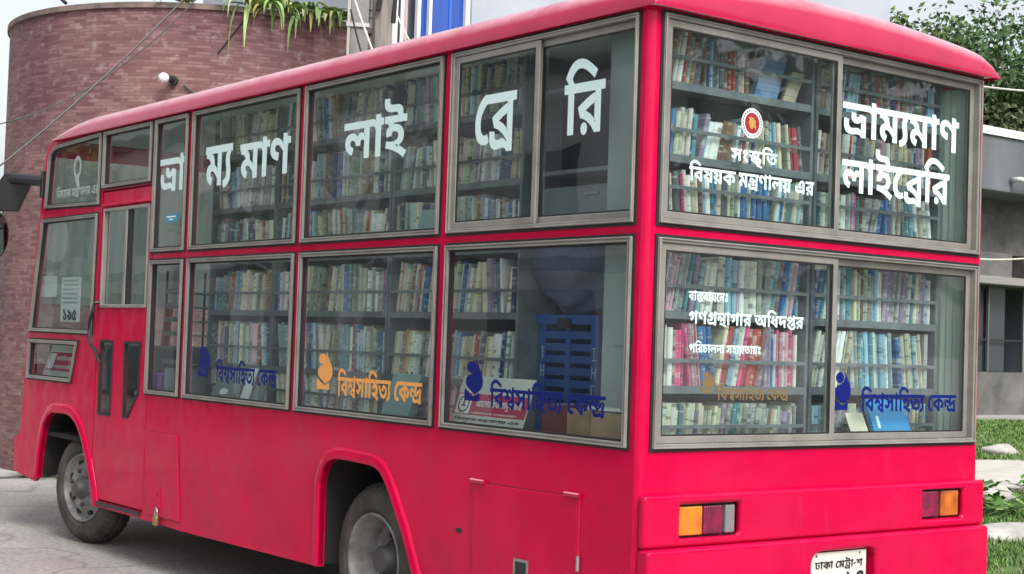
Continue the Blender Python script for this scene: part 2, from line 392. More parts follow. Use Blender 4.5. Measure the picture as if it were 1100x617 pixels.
# ------------------------------------------------------------------ lettering
GLYPHS = {
227: [[[397,251,353,255,316,266,286,285,263,310,250,341,246,376,246,391,248,406,251,421,256,435,261,449,266,462,395,433,392,427,390,422,389,417,387,412,387,407,386,401,387,391,390,383,396,376,403,372,412,369,423,369,434,369,444,371,454,375,463,380,473,387,482,395,492,406,503,418,514,434,678,400,600,358,581,337,562,318,542,301,522,286,501,274,478,264,454,257,427,253]],[[678,0,534,0,523,18,509,32,494,42,477,48,458,51,436,53,416,52,395,51,376,49,356,46,335,44,315,41,294,39,272,37,250,37,224,38,198,40,172,44,147,51,123,60,101,73,81,89,64,110,50,135,39,164,32,199,30,240,31,255,32,271,34,287,36,303,39,319,42,334,180,315,178,306,176,296,175,285,173,273,172,262,172,251,174,227,178,207,186,191,196,179,208,169,222,163,238,159,254,156,271,155,292,156,310,157,328,159,344,162,360,165,375,167,391,169,407,171,423,171,446,170,467,165,487,158,504,148,520,135,534,119,534,220,534,239,534,260,535,281,536,303,537,324,538,345,588,378,678,400]],[[771,622,771,504,-10,504,-10,622]]],
54: [[[320,622,320,504,227,504,227,0,83,0,83,439,74,458,63,474,50,487,35,496,16,502,-4,504,-10,504,-10,622,10,622,24,621,38,617,52,610,64,599,76,583,87,561,86,567,85,576,84,587,84,598,83,609,83,618,83,689,203,689,226,622]]],
44: [[[663,622,663,504,571,504,571,0,426,0,426,127,444,75,421,106,398,133,375,158,352,179,329,197,307,211,284,222,260,228,237,230,224,229,212,226,201,220,193,212,188,201,187,189,189,175,195,163,205,153,218,144,235,136,255,128,214,7,177,20,144,35,116,53,92,72,73,94,58,117,47,142,41,168,39,195,41,229,50,258,64,283,83,303,105,320,130,332,157,340,185,346,213,347,244,346,273,342,301,335,327,326,353,313,377,297,401,278,424,255,447,229,429,216,428,232,428,249,427,265,427,282,427,298,426,313,426,504,-10,504,-10,622]],[[329,317,329,312,329,306,328,299,327,292,326,286,325,279,185,314,182,341,177,365,169,384,157,400,141,413,121,424,95,432,62,439,23,443,49,549,112,533,149,527,182,519,211,509,237,497,260,483,279,467,295,449,307,428,317,404,324,378,328,349]]],
202: [[[301,622,301,504,220,504,278,522,262,506,249,491,237,477,228,463,221,449,215,435,212,420,210,405,209,388,210,366,213,343,217,320,223,297,228,273,234,249,238,225,241,200,242,175,241,149,238,123,232,99,224,77,213,56,197,37,178,18,154,1,125,-14,91,-29,51,-42,5,-54,-27,62,6,71,33,81,54,92,69,104,81,116,89,130,93,146,96,162,97,179,96,204,93,228,89,251,83,273,78,296,72,318,67,341,65,364,64,388,65,406,67,423,71,439,76,453,83,467,91,481,101,495,112,509,125,523,117,504,-10,504,-10,622]]],
34: [[[664,622,664,504,571,504,571,0,427,0,427,417,446,362,424,388,403,412,381,435,358,455,336,473,313,488,289,498,266,505,242,507,230,507,219,504,209,500,200,495,193,489,187,481,183,471,180,461,179,449,180,437,184,425,189,414,197,404,209,395,225,387,244,382,270,378,300,375,283,237,228,246,180,259,139,276,105,297,78,321,57,349,43,380,34,415,32,452,34,486,42,516,56,544,74,569,96,590,122,607,152,619,184,627,218,629,252,627,284,621,313,610,340,597,366,581,390,563,412,543,434,523,454,503,431,507,430,524,429,540,428,558,428,574,427,590,427,605,427,689,547,689,570,622]]],
47: [[[793,622,793,504,700,504,700,0,556,0,556,310,583,255,573,271,561,286,548,299,534,310,519,316,502,318,495,317,488,316,481,313,474,309,467,303,462,295,457,286,455,273,454,258,454,252,454,246,455,241,456,236,456,230,457,225,334,218,330,238,323,256,315,272,305,287,294,299,281,308,266,316,249,320,231,321,220,320,210,319,201,315,194,311,187,305,182,299,178,291,176,283,175,274,178,253,187,236,202,222,222,211,244,201,268,192,228,73,189,85,154,101,122,118,94,139,71,162,52,187,39,216,30,247,28,280,30,313,38,342,52,367,70,390,92,408,117,423,146,434,176,441,208,443,247,441,281,434,311,423,339,406,367,385,396,359,373,364,383,387,396,405,413,419,432,430,453,436,474,438,496,437,517,432,536,424,554,414,571,402,587,387,562,371,560,386,559,401,557,416,556,432,556,446,556,461,556,504,-10,504,-10,622]]],
10: [[[354,622,352,640,347,655,339,665,327,673,310,677,288,679,232,679,182,680,140,685,104,693,75,704,49,719,29,737,17,752,8,769,1,787,-4,807,-6,829,-7,854,-7,863,-7,873,-6,882,-5,891,-4,901,-2,913,134,904,134,899,133,893,132,888,132,884,132,880,132,876,132,863,134,851,136,840,140,830,145,822,151,815,159,809,169,804,179,801,193,798,211,797,234,796,293,796,330,795,361,792,387,787,409,780,429,770,446,756,459,741,470,724,479,704,485,681,489,653,491,622]],[[271,479,328,476,377,467,418,452,451,432,477,409,497,383,511,355,519,326,522,297,516,248,499,207,471,175,433,150,386,130,331,117,302,158,335,150,368,140,401,129,433,117,465,103,497,87,529,70,561,51,592,31,517,-71,485,-50,452,-29,417,-10,381,9,344,26,305,42,264,57,223,71,181,83,137,94,92,103,45,111,69,224,92,218,116,214,139,210,163,207,187,206,211,205,247,206,279,210,306,216,328,224,346,234,359,246,369,260,375,276,377,294,374,315,365,332,351,347,332,358,308,365,279,367,263,366,249,365,237,362,227,358,219,354,213,348,209,341,206,333,205,324,206,320,206,316,207,312,209,307,210,303,211,300,76,282,72,293,68,305,65,317,63,330,62,343,62,355,64,379,73,400,87,420,107,437,131,452,160,463,193,472,230,477]],[[147,420,141,441,131,460,117,477,97,492,73,503,44,512,126,556,173,546,207,530,234,513,254,495,268,474,278,450,283,423]],[[590,622,590,504,-10,504,-10,622]]],
450: [[[414,622,414,504,354,504,331,491,310,476,289,461,269,443,252,425,235,405,221,384,209,362,199,339,192,315,187,290,186,263,188,228,193,198,203,174,216,154,230,139,246,129,264,122,281,117,299,116,311,116,322,117,334,119,345,122,357,127,370,132,420,25,398,14,377,7,356,1,334,-2,311,-4,288,-5,240,-2,196,8,157,25,122,48,94,77,71,114,54,156,44,205,40,260,42,300,49,339,59,376,74,412,91,446,112,478,136,508,162,536,191,562,222,585,254,605,288,622]]],
226: [[[716,622,716,504,623,504,623,0,479,19,448,49,416,76,383,100,350,121,314,140,276,157,236,172,192,184,144,194,91,323,154,356,221,387,290,417,361,444,431,468,501,487,484,456,484,504,-10,504,-10,622],[479,381,499,363,459,351,420,338,382,324,345,308,307,291,268,273,295,267,322,258,349,247,376,235,402,220,428,204,454,185,479,165,504,143,483,134,482,149,481,165,480,182,480,199,479,217,479,236]],[[623,-117,480,-117,470,-101,458,-88,444,-78,426,-71,405,-66,379,-65,363,-65,346,-67,329,-69,312,-71,294,-74,276,-77,257,-79,236,-80,215,-81,195,-80,174,-78,152,-75,131,-69,111,-61,91,-50,73,-36,58,-18,45,3,35,28,29,58,27,92,27,103,28,115,29,126,30,137,32,148,34,158,172,143,171,137,169,131,168,124,167,118,167,111,167,103,169,81,177,64,189,52,205,44,223,39,244,38,259,38,274,39,287,41,301,43,314,46,327,48,340,50,353,51,367,51,390,50,410,45,428,37,445,26,462,13,479,-2,479,69,623,68]]],
55: [[[320,622,320,504,227,504,227,0,83,0,83,504,-10,504,-10,622,85,622,74,635,62,649,50,663,38,678,27,692,17,705,52,756,86,799,120,833,153,861,188,882,224,898,261,909,301,915,343,917,374,916,405,914,435,909,464,903,495,894,526,882,559,868,595,851,633,831,673,808,718,782,767,752,696,655,645,688,598,716,557,739,521,758,486,773,454,785,423,793,392,798,359,799,330,797,303,792,279,782,258,770,238,756,221,740,205,723,190,705,177,687,183,676,190,665,198,653,206,642,214,631,221,622]]],
46: [[[641,622,641,504,548,504,548,0,404,0,377,33,348,64,316,91,281,115,244,137,204,155,162,171,117,184,69,194,15,323,79,356,146,387,215,417,286,444,356,468,426,487,409,456,409,504,-10,504,-10,622],[404,381,424,363,384,351,345,338,307,324,270,308,232,291,192,273,219,267,246,258,274,247,303,233,330,217,358,198,384,178,407,155,429,131,408,124,407,139,406,154,405,169,405,185,404,200,404,215]],[[169,-17,148,-15,130,-8,114,4,102,20,95,38,92,58,95,79,102,97,114,113,130,125,148,132,169,134,190,132,208,125,224,113,236,97,243,79,245,58,243,38,236,20,224,4,208,-8,190,-15]]],
50: [[[722,622,722,504,629,504,629,0,485,0,485,309,510,266,499,280,488,292,478,301,468,308,458,312,449,313,441,313,434,311,427,307,420,301,413,293,404,281,393,265,380,245,364,219,345,192,328,168,310,148,293,132,276,119,258,109,239,103,218,99,195,98,173,99,153,103,133,109,114,118,96,131,78,146,61,166,43,189,26,217,124,278,136,260,147,245,157,234,166,227,177,223,188,221,197,222,204,224,212,227,219,233,228,242,237,254,248,271,261,293,275,319,299,342,317,371,334,394,351,411,369,423,389,430,412,432,429,431,444,427,459,421,473,412,488,401,504,386,489,382,488,394,487,407,487,419,486,432,485,444,485,457,485,504,-10,504,-10,622]],[[237,241,232,279,226,311,219,338,211,360,199,378,185,393,167,405,147,415,123,423,95,429,62,434,24,439,63,560,140,521,175,514,206,506,231,497,253,487,271,475,286,461,298,445,307,427,314,407,320,384,324,357,327,328]]],
6: [[[145,319,185,293,224,265,260,234,295,201,328,166,359,129,387,91,414,51,439,11,332,-49,307,-16,282,17,256,48,228,78,199,107,168,136,134,163,98,189,59,214]],[[62,473,65,501,72,527,83,551,99,571,118,589,140,603,165,614,192,620,221,622,250,620,277,614,302,603,324,589,343,571,359,551,371,528,378,502,380,473,378,445,371,419,359,395,343,374,324,356,302,342,277,332,250,325,221,323,192,325,165,332,140,342,118,356,99,373,83,394,72,418,65,445],[170,473,172,459,177,447,185,436,195,428,207,423,221,422,235,423,247,428,257,436,265,447,270,459,272,473,270,487,265,498,257,509,247,517,235,522,221,523,207,522,195,517,185,509,177,498,172,487]]],
431: [[[526,267,481,270,439,280,401,296,368,318,340,346,319,378,335,379,329,359,320,339,309,320,295,303,279,288,260,275,239,266,214,260,186,258,165,259,144,263,124,268,104,277,86,289,67,305,50,325,32,349,14,378,112,438,124,418,136,403,146,393,156,387,167,383,179,381,192,383,203,387,214,393,223,403,231,416,238,433,243,455,246,481,247,513,386,513,390,493,396,475,402,458,410,442,418,427,428,414,438,403,450,394,462,386,476,381,490,377,505,376,521,378,533,383,544,391,551,401,555,415,557,432,555,452,548,471,537,490,523,508,507,524,489,538,637,554,648,543,658,530,668,516,678,501,686,484,693,467,699,447,702,427,703,406,698,364,683,329,657,302,622,283,578,271]],[[884,622,884,504,-10,504,-10,622]],[[599,358,599,298,596,306,643,300,686,290,726,276,761,258,791,238,816,213,834,185,845,154,849,119,845,87,833,58,813,33,785,14,748,3,702,-1,690,-1,678,0,668,0,659,1,649,3,640,4,645,112,648,111,652,111,656,110,660,110,665,110,670,110,684,111,694,113,702,117,707,123,709,129,710,136,707,152,697,165,681,178,659,188,631,196,599,202,602,264,602,-45,458,-45,430,-22,402,-2,375,14,347,28,318,40,288,50,256,59,221,67,183,73,134,193,192,220,248,244,302,265,355,284,410,301,465,315,461,297,461,356],[459,249,492,214,455,205,417,195,380,182,342,168,303,153,264,136,261,157,300,149,337,139,371,126,403,112,433,95,461,75,460,87,460,98,459,109,459,120,459,131,459,141]]],
59: [[[-375,-65,-348,-52,-319,-39,-289,-25,-257,-11,-226,2,-193,16,-162,29,-131,41,-102,52,-63,-46,-83,-52,-104,-59,-128,-67,-153,-75,-177,-84,-201,-93,-223,-102,-243,-111,-260,-119,-254,-89,-217,-92,-181,-97,-145,-105,-109,-114,-75,-126,-42,-139,-10,-153,18,-167,44,-183,-13,-271,-47,-253,-82,-237,-117,-223,-152,-211,-187,-201,-222,-193,-257,-185,-292,-179,-328,-175]]],
35: [[[437,31,376,35,317,47,262,67,211,96,163,137,120,188,80,252,46,330,15,422,150,459,171,393,193,336,217,286,243,245,272,212,304,187,339,169,377,158,419,154,442,155,463,157,482,161,500,166,515,173,528,181,540,191,549,203,556,216,561,230,564,247,565,264,564,283,560,300,554,315,546,328,537,338,526,346,513,352,500,355,486,357,473,355,461,352,451,345,443,336,439,325,437,312,437,305,438,298,439,291,440,284,442,277,445,271,308,252,302,267,298,281,294,295,292,308,291,320,290,331,293,362,302,389,316,412,335,431,358,446,384,457,412,465,441,470,472,471,521,468,564,458,602,442,635,421,662,395,683,364,698,330,707,292,710,252,707,212,697,176,682,141,659,109,629,83,593,61,549,44,497,34]],[[751,622,751,504,-10,504,-10,622]]],
42: [[[641,622,641,504,548,504,548,0,404,0,377,33,348,64,316,91,281,115,244,137,204,155,162,171,117,184,69,194,15,323,79,356,146,387,215,417,286,444,356,468,426,487,409,456,409,504,-10,504,-10,622],[404,381,424,363,384,351,345,338,307,324,270,308,232,291,192,273,219,267,246,258,274,247,303,233,330,217,358,198,384,178,407,155,429,131,408,124,407,139,406,154,405,169,405,185,404,200,404,215]]],
49: [[[685,622,685,504,592,504,592,0,448,0,416,29,383,56,348,79,311,99,270,117,228,132,182,145,133,156,80,164,30,286,57,302,89,319,123,336,158,354,192,369,224,383,304,409,358,329,332,317,304,305,276,293,248,280,221,267,196,253,222,249,250,242,279,233,309,222,339,209,368,194,397,178,424,159,450,139,449,150,448,161,448,172,448,183,448,195,448,207,448,306,452,360,450,373,449,387,449,403,448,418,448,434,448,449,448,504,-10,504,-10,622]],[[61,533,177,513,215,501,254,485,295,467,337,447,378,424,418,400,457,373,492,345,525,316,479,219,452,245,421,270,385,294,347,318,307,340,266,360,223,379,181,396,139,412,97,425,58,436,22,444]]],
70: [[[677,622,677,504,584,504,584,0,440,0,411,30,379,56,345,79,308,100,269,117,227,132,182,145,133,155,80,164,30,286,48,297,67,307,86,318,105,328,125,339,146,349,167,360,189,370,211,381,183,395,153,407,123,419,91,429,57,437,22,444,61,533,102,504,-10,504,-10,622],[440,504,167,504,187,510,208,503,228,495,248,486,267,475,285,465,303,453,319,441,335,429,350,416,361,321,343,314,325,307,306,299,287,290,268,282,250,273,231,264,214,255,196,246,194,253,224,248,255,240,288,229,321,216,354,200,386,182,415,161,442,139,465,114,446,105,444,122,442,138,441,155,440,172,440,190,440,210]],[[169,-32,148,-30,130,-23,114,-11,102,5,95,23,93,44,95,64,102,83,114,98,130,110,148,117,169,120,190,117,208,110,224,98,236,83,243,65,245,44,243,23,236,5,224,-11,208,-23,190,-30]]],
20: [[[873,622,873,504,546,504,546,442,548,396,548,0,404,0,377,33,348,64,316,91,281,115,244,137,204,155,162,171,117,184,69,194,15,323,79,356,146,387,215,417,286,444,356,468,426,487,408,459,408,504,-10,504,-10,622],[404,382,424,363,397,355,370,347,345,338,319,328,294,319,269,308,244,297,219,285,192,273,219,267,246,258,274,247,303,233,330,217,358,198,384,178,407,155,429,131,409,124,408,137,407,150,406,165,405,181,404,196,404,212]],[[833,253,831,231,827,209,819,188,808,169,792,152,772,138,746,128,715,121,678,119,664,119,650,120,638,121,625,122,614,123,603,125,607,243,611,243,616,242,621,242,626,241,633,241,640,241,658,242,672,246,681,252,687,260,690,269,691,279,687,299,674,317,652,333,621,348,582,360,533,370,533,485,587,476,637,463,684,445,726,423,762,397,792,367,815,333,828,295]]],
369: [[[508,266,488,267,468,268,449,271,430,275,410,280,391,288,371,297,349,308,327,321,309,332,293,341,281,347,270,351,259,354,250,355,240,354,233,352,226,348,222,343,219,336,218,329,219,321,222,314,227,306,233,299,241,292,250,285,163,199,143,217,124,238,107,260,92,285,84,313,81,345,83,372,90,395,102,415,117,433,135,447,155,458,177,465,199,470,221,472,252,470,279,466,304,458,328,447,354,434,383,417,406,403,426,393,442,385,456,380,471,377,486,376,501,378,513,382,523,390,530,400,535,414,536,431,534,452,527,471,516,490,502,508,486,524,468,538,616,555,626,544,637,532,647,518,657,502,665,485,673,467,678,447,682,427,683,405,678,365,663,331,639,303,605,283,561,270]],[[759,622,759,504,-10,504,-10,622]],[[494,365,522,364,546,362,566,358,584,352,600,344,615,334,629,323,642,308,652,291,660,270,665,243,667,211,667,-117,523,-117,512,-99,498,-85,483,-75,466,-69,447,-66,426,-64,405,-65,384,-66,364,-68,345,-71,326,-73,307,-76,287,-78,265,-80,242,-80,217,-79,191,-77,166,-73,142,-66,119,-57,97,-45,77,-30,61,-11,47,12,36,39,30,71,28,108,28,120,29,133,30,146,32,159,34,171,36,184,174,165,173,158,172,150,171,143,170,135,170,127,170,120,171,100,176,83,183,70,193,59,205,51,219,45,233,41,249,39,265,38,285,39,304,40,320,42,336,45,351,48,366,50,381,52,397,54,414,54,436,53,456,48,475,41,493,31,508,18,522,2,522,213,522,223,521,231,520,238,517,243,514,247,510,251,506,254,502,256,497,257,492,258,486,258,480,259,471,258,461,256,450,254,440,250,430,246,420,241,411,236,403,229,396,223,391,216,388,209,387,202,387,197,389,193,393,189,398,187,405,186,413,185,418,185,423,186,428,186,434,187,438,187,443,188,458,90,448,88,436,86,422,84,407,82,391,81,373,81,349,82,328,86,308,92,291,101,276,113,265,127,256,143,251,163,249,185,252,211,259,235,272,258,289,279,308,298,331,315,356,330,383,342,411,352,439,359,467,364]]],
16: [[[540,628,571,627,598,624,620,619,640,611,658,602,674,591,687,579,699,563,709,545,717,522,722,493,724,457,724,0,582,0,574,14,566,26,558,36,548,45,538,51,525,57,511,60,494,63,475,63,451,63,429,62,408,60,387,57,366,55,344,52,322,50,299,49,274,49,245,50,215,52,186,57,159,64,133,74,108,88,86,106,67,128,52,155,40,187,33,225,30,269,31,287,32,306,34,325,37,344,40,362,43,378,183,359,180,348,178,336,176,323,174,309,173,294,173,276,174,255,177,237,183,221,190,209,199,198,210,189,222,183,235,178,249,174,264,172,279,171,295,171,325,172,353,174,380,178,406,181,431,183,456,184,480,183,502,180,522,175,540,166,560,153,580,136,580,432,579,449,578,463,576,474,573,483,569,490,564,496,554,504,541,509,524,510,508,509,493,505,479,499,465,491,452,482,440,471,430,459,421,448,413,436,408,425,404,415,403,406,404,401,405,396,407,391,410,387,414,383,420,380,428,378,438,376,449,376,456,376,462,376,468,377,474,378,480,378,486,379,492,265,482,262,470,260,458,258,443,256,427,255,409,255,369,258,334,269,304,286,280,311,266,344,262,385,264,412,271,440,283,469,299,496,319,523,343,548,370,570,400,590,432,606,466,618,502,626]]],
61: [[[414,622,414,504,354,504,332,491,310,476,289,461,269,443,252,425,235,405,221,384,209,362,199,339,192,315,187,290,186,263,188,228,193,198,203,174,216,154,230,139,246,129,264,122,281,117,299,116,311,116,322,117,334,119,345,122,357,127,370,132,420,25,398,14,377,7,356,1,334,-2,312,-4,288,-5,240,-2,196,8,157,25,122,48,94,77,71,114,54,156,44,205,40,260,43,303,51,344,64,384,83,420,106,454,133,485,165,512,200,535,239,553,175,508,164,507,152,506,139,505,124,505,106,504,86,504,-10,504,-10,622]]],
435: [[[528,258,480,261,437,272,400,291,367,315,340,344,319,377,335,379,329,359,320,339,309,320,295,303,279,288,260,275,239,266,214,260,186,258,165,259,144,263,124,268,104,277,86,289,67,305,50,325,32,349,14,378,112,438,124,418,136,403,146,393,156,387,167,383,179,381,192,383,203,387,214,393,223,403,231,416,238,433,243,455,246,481,247,513,386,513,390,493,396,475,402,458,410,442,418,427,428,414,438,403,450,394,462,386,476,381,490,377,505,376,521,378,533,383,544,391,551,401,555,415,557,432,555,452,548,471,537,490,523,508,507,524,489,538,637,554,648,543,658,530,668,516,678,501,686,484,693,467,699,447,702,427,703,406,698,363,683,327,658,297,624,275,580,262]],[[767,622,767,504,-10,504,-10,622]],[[452,-93,392,-90,336,-79,284,-61,235,-36,191,-4,150,37,114,85,82,141,55,206,187,247,207,200,228,160,251,124,274,94,301,70,332,50,366,37,405,28,449,26,487,28,517,34,539,44,554,59,563,77,566,100,565,111,562,122,558,131,552,139,544,146,535,152,524,156,512,158,498,159,490,159,482,157,475,155,468,152,463,148,459,143,455,138,453,131,453,124,453,120,453,116,454,112,455,108,456,104,457,100,323,86,319,96,317,106,314,117,313,128,312,138,312,148,314,174,321,197,334,217,350,233,371,247,395,258,423,266,453,271,487,273,535,270,576,262,612,248,642,230,667,209,686,184,699,156,707,127,710,97,707,60,698,27,682,-3,661,-30,633,-52,598,-70,556,-83,507,-91]]],
39: [[[651,622,651,504,558,504,558,0,414,0,414,203,435,153,413,179,391,203,368,225,345,244,321,261,297,275,274,285,251,291,228,293,214,292,202,289,191,283,182,275,177,265,176,252,177,239,183,228,191,219,204,210,220,201,240,192,177,74,134,95,98,120,68,150,45,184,32,219,28,258,30,292,39,322,53,347,71,369,93,386,118,399,145,408,172,413,200,415,230,414,258,409,285,402,312,392,338,380,363,364,388,347,412,327,437,304,417,294,416,310,415,326,415,343,414,360,414,376,414,391,414,504,-10,504,-10,622]]],
7: [[[62,473,65,502,72,527,83,551,99,571,118,589,140,603,165,614,192,620,221,622,250,620,277,614,302,603,324,589,343,571,359,551,371,528,378,502,380,473,378,445,371,419,359,395,343,374,324,356,302,342,277,332,250,325,221,323,192,325,165,332,140,342,118,356,99,373,83,394,72,418,65,445],[170,473,172,459,177,447,185,436,195,428,207,423,221,422,235,423,247,428,257,436,265,447,270,459,272,473,270,487,265,498,257,509,247,517,235,522,221,523,207,522,195,517,185,509,177,498,172,487]],[[62,150,65,178,72,204,83,228,99,248,118,265,140,280,165,290,192,297,221,299,250,297,277,290,302,280,324,265,343,248,359,228,371,204,378,178,380,150,378,121,371,95,359,71,343,51,324,33,302,19,277,8,250,2,221,0,192,2,165,8,140,18,118,33,99,50,83,71,72,95,65,121],[170,150,172,136,177,123,185,113,195,105,207,100,221,99,235,100,247,105,257,113,265,123,270,136,272,149,270,163,265,175,257,186,247,194,235,198,221,200,207,198,195,194,185,186,177,175,172,163]]],
22: [[[486,0,486,403,506,359,491,378,475,396,459,414,442,432,425,448,407,464,388,478,369,489,348,499,327,507,305,511,282,513,252,511,227,504,207,493,189,479,171,464,154,447,144,451,158,459,174,466,190,472,207,476,228,479,251,480,279,478,304,473,325,464,344,451,360,436,372,419,381,399,386,378,388,354,383,315,368,278,344,242,309,208,264,175,210,142,129,256,166,273,196,290,220,305,237,321,247,337,251,354,250,364,247,372,241,378,234,383,223,386,210,387,197,386,184,384,170,381,157,376,142,370,125,361,15,451,39,484,64,515,90,542,117,567,145,588,175,606,207,619,241,626,276,629,307,627,337,622,365,613,392,600,419,584,446,564,474,541,503,515,533,485,490,500,490,510,489,522,488,537,487,554,486,573,486,593,486,689,607,689,629,622,723,622,723,504,630,504,630,0]]],
205: [[[783,622,783,504,690,504,690,0,546,0,546,403,566,359,551,378,535,396,519,414,502,432,485,448,467,464,448,478,429,489,408,499,387,507,365,511,342,513,312,511,287,504,267,493,249,479,231,464,214,447,203,451,218,459,233,466,249,472,267,476,288,479,311,480,339,478,364,473,385,464,404,451,419,436,432,419,441,399,446,378,448,354,444,318,431,283,410,250,379,217,340,185,291,154,212,267,240,280,264,294,284,308,299,322,308,338,311,354,310,364,306,372,301,378,293,383,283,386,270,387,257,386,243,384,230,381,216,376,201,370,185,361,75,451,99,484,125,515,150,542,177,567,206,588,235,606,267,619,300,626,336,629,367,627,396,622,424,613,452,600,479,584,506,564,534,541,563,515,593,485,550,500,549,510,549,522,548,537,547,554,546,573,546,593,546,689,667,689,689,622]],[[690,-43,548,-43,539,-27,526,-14,511,-4,493,3,470,8,444,9,426,9,408,7,388,5,368,3,346,0,324,-3,301,-5,276,-6,250,-7,227,-6,204,-4,179,0,154,6,130,15,107,27,86,43,67,63,52,88,40,118,33,154,30,196,31,211,32,227,33,243,36,259,38,273,41,286,178,268,176,258,174,248,172,235,171,223,170,212,170,202,171,178,176,159,183,144,193,133,204,124,218,118,234,115,252,112,270,112,291,112,311,113,329,116,347,118,364,121,382,124,399,126,417,127,436,127,459,126,481,121,500,113,517,103,533,90,546,75,546,90,690,137]]],
358: [[[453,268,434,268,414,270,394,273,374,277,353,282,333,289,312,298,292,309,270,321,253,332,237,341,225,347,214,351,204,354,194,355,185,354,177,352,171,348,166,343,163,336,162,329,163,321,166,314,171,306,178,299,185,292,194,285,108,199,88,217,69,238,51,260,36,285,28,313,25,345,27,372,34,395,46,415,61,433,79,447,100,458,121,465,143,470,166,472,196,470,223,466,248,458,272,447,299,434,327,417,351,403,370,393,386,385,400,380,415,377,431,376,445,378,458,382,467,390,475,400,479,414,481,431,478,452,472,471,461,490,446,508,430,524,412,538,560,555,570,544,581,532,591,518,601,502,609,485,617,467,622,447,626,427,627,405,622,367,608,333,585,306,552,284,508,272]],[[691,622,691,504,-10,504,-10,622]],[[388,329,430,328,468,322,501,314,529,303,552,289,572,274,587,257,599,240,608,222,614,203,618,186,619,169,617,140,610,115,599,94,584,76,566,61,545,48,521,37,495,28,467,22,437,16,407,11,376,7,416,71,443,65,471,58,503,50,535,40,568,29,600,18,632,6,660,-7,687,-21,630,-122,588,-102,547,-84,509,-69,473,-55,437,-43,402,-33,367,-23,331,-15,295,-7,258,0,218,6,176,13,197,123,220,117,245,113,271,109,297,106,324,105,350,104,394,106,427,112,449,122,463,136,472,153,475,174,472,191,466,206,454,218,440,227,423,233,404,234,388,233,375,230,366,224,359,217,355,208,354,198,354,192,354,187,356,183,357,179,358,175,359,172,226,158,221,167,218,177,215,188,213,198,212,209,211,218,214,242,222,262,235,280,252,295,273,307,298,317,326,324,356,328]]],
8: [[[984,622,984,504,891,504,891,0,747,0,724,33,697,62,666,89,633,112,600,133,568,150,631,241,655,227,678,213,699,198,718,183,736,168,750,152,749,160,749,167,748,174,748,182,748,190,747,198,747,206,747,214,747,222,747,504,-10,504,-10,622]],[[406,76,349,79,295,90,244,108,197,135,153,171,113,217,77,274,44,342,14,422,149,459,170,402,191,353,213,310,237,275,262,247,291,225,322,210,357,201,395,198,423,200,448,203,469,209,487,217,502,228,513,241,522,257,527,274,528,293,526,314,520,331,511,346,498,356,482,363,464,365,452,364,442,360,434,355,428,347,424,338,423,328,423,323,424,317,425,311,426,306,428,300,429,295,297,277,292,290,288,302,284,315,282,328,280,339,280,349,283,379,290,404,303,425,321,442,341,456,365,467,392,474,419,478,448,480,492,477,533,468,568,453,599,433,625,409,645,381,660,349,669,314,672,277,669,242,660,208,645,177,623,148,595,124,559,103,516,88,465,79]],[[338,420,333,441,324,460,309,477,290,492,265,503,237,512,318,556,365,546,398,530,425,513,445,495,460,474,470,450,475,423]]],
38: [[[644,622,644,504,551,504,551,0,407,0,380,33,350,64,318,91,283,115,246,137,206,156,163,172,117,185,68,195,15,323,79,356,146,388,216,419,288,446,358,470,429,489,407,456,407,622],[407,383,427,366,386,354,347,340,308,326,270,310,231,293,191,274,218,268,246,259,275,247,304,233,332,217,360,199,386,178,410,155,432,131,411,124,410,139,409,154,408,171,407,187,407,205,407,224]],[[239,629,250,629,261,628,272,627,282,626,293,625,303,624,295,516,292,517,288,517,284,518,280,518,275,518,269,518,255,517,243,514,234,509,228,502,225,494,224,486,226,471,234,458,246,448,264,439,285,431,311,425,234,342,205,357,179,372,156,388,135,404,119,421,105,439,96,460,90,482,88,507,89,525,94,544,101,562,112,580,127,596,147,610,172,620,203,627]]],
37: [[[654,622,654,504,216,504,216,232,180,251,205,276,233,301,263,325,296,349,332,373,370,396,410,418,451,438,495,457,594,376,585,358,578,340,571,321,565,302,561,282,558,261,555,239,554,217,553,194,554,168,557,140,561,111,567,80,574,49,584,17,443,-12,433,22,424,54,417,87,412,119,409,154,408,190,409,215,411,238,415,261,421,283,427,304,435,325,444,345,453,365,464,385,508,331,468,312,429,291,391,267,354,242,319,215,285,188,252,160,221,133,192,107,72,182,72,504,-10,504,-10,622]]],
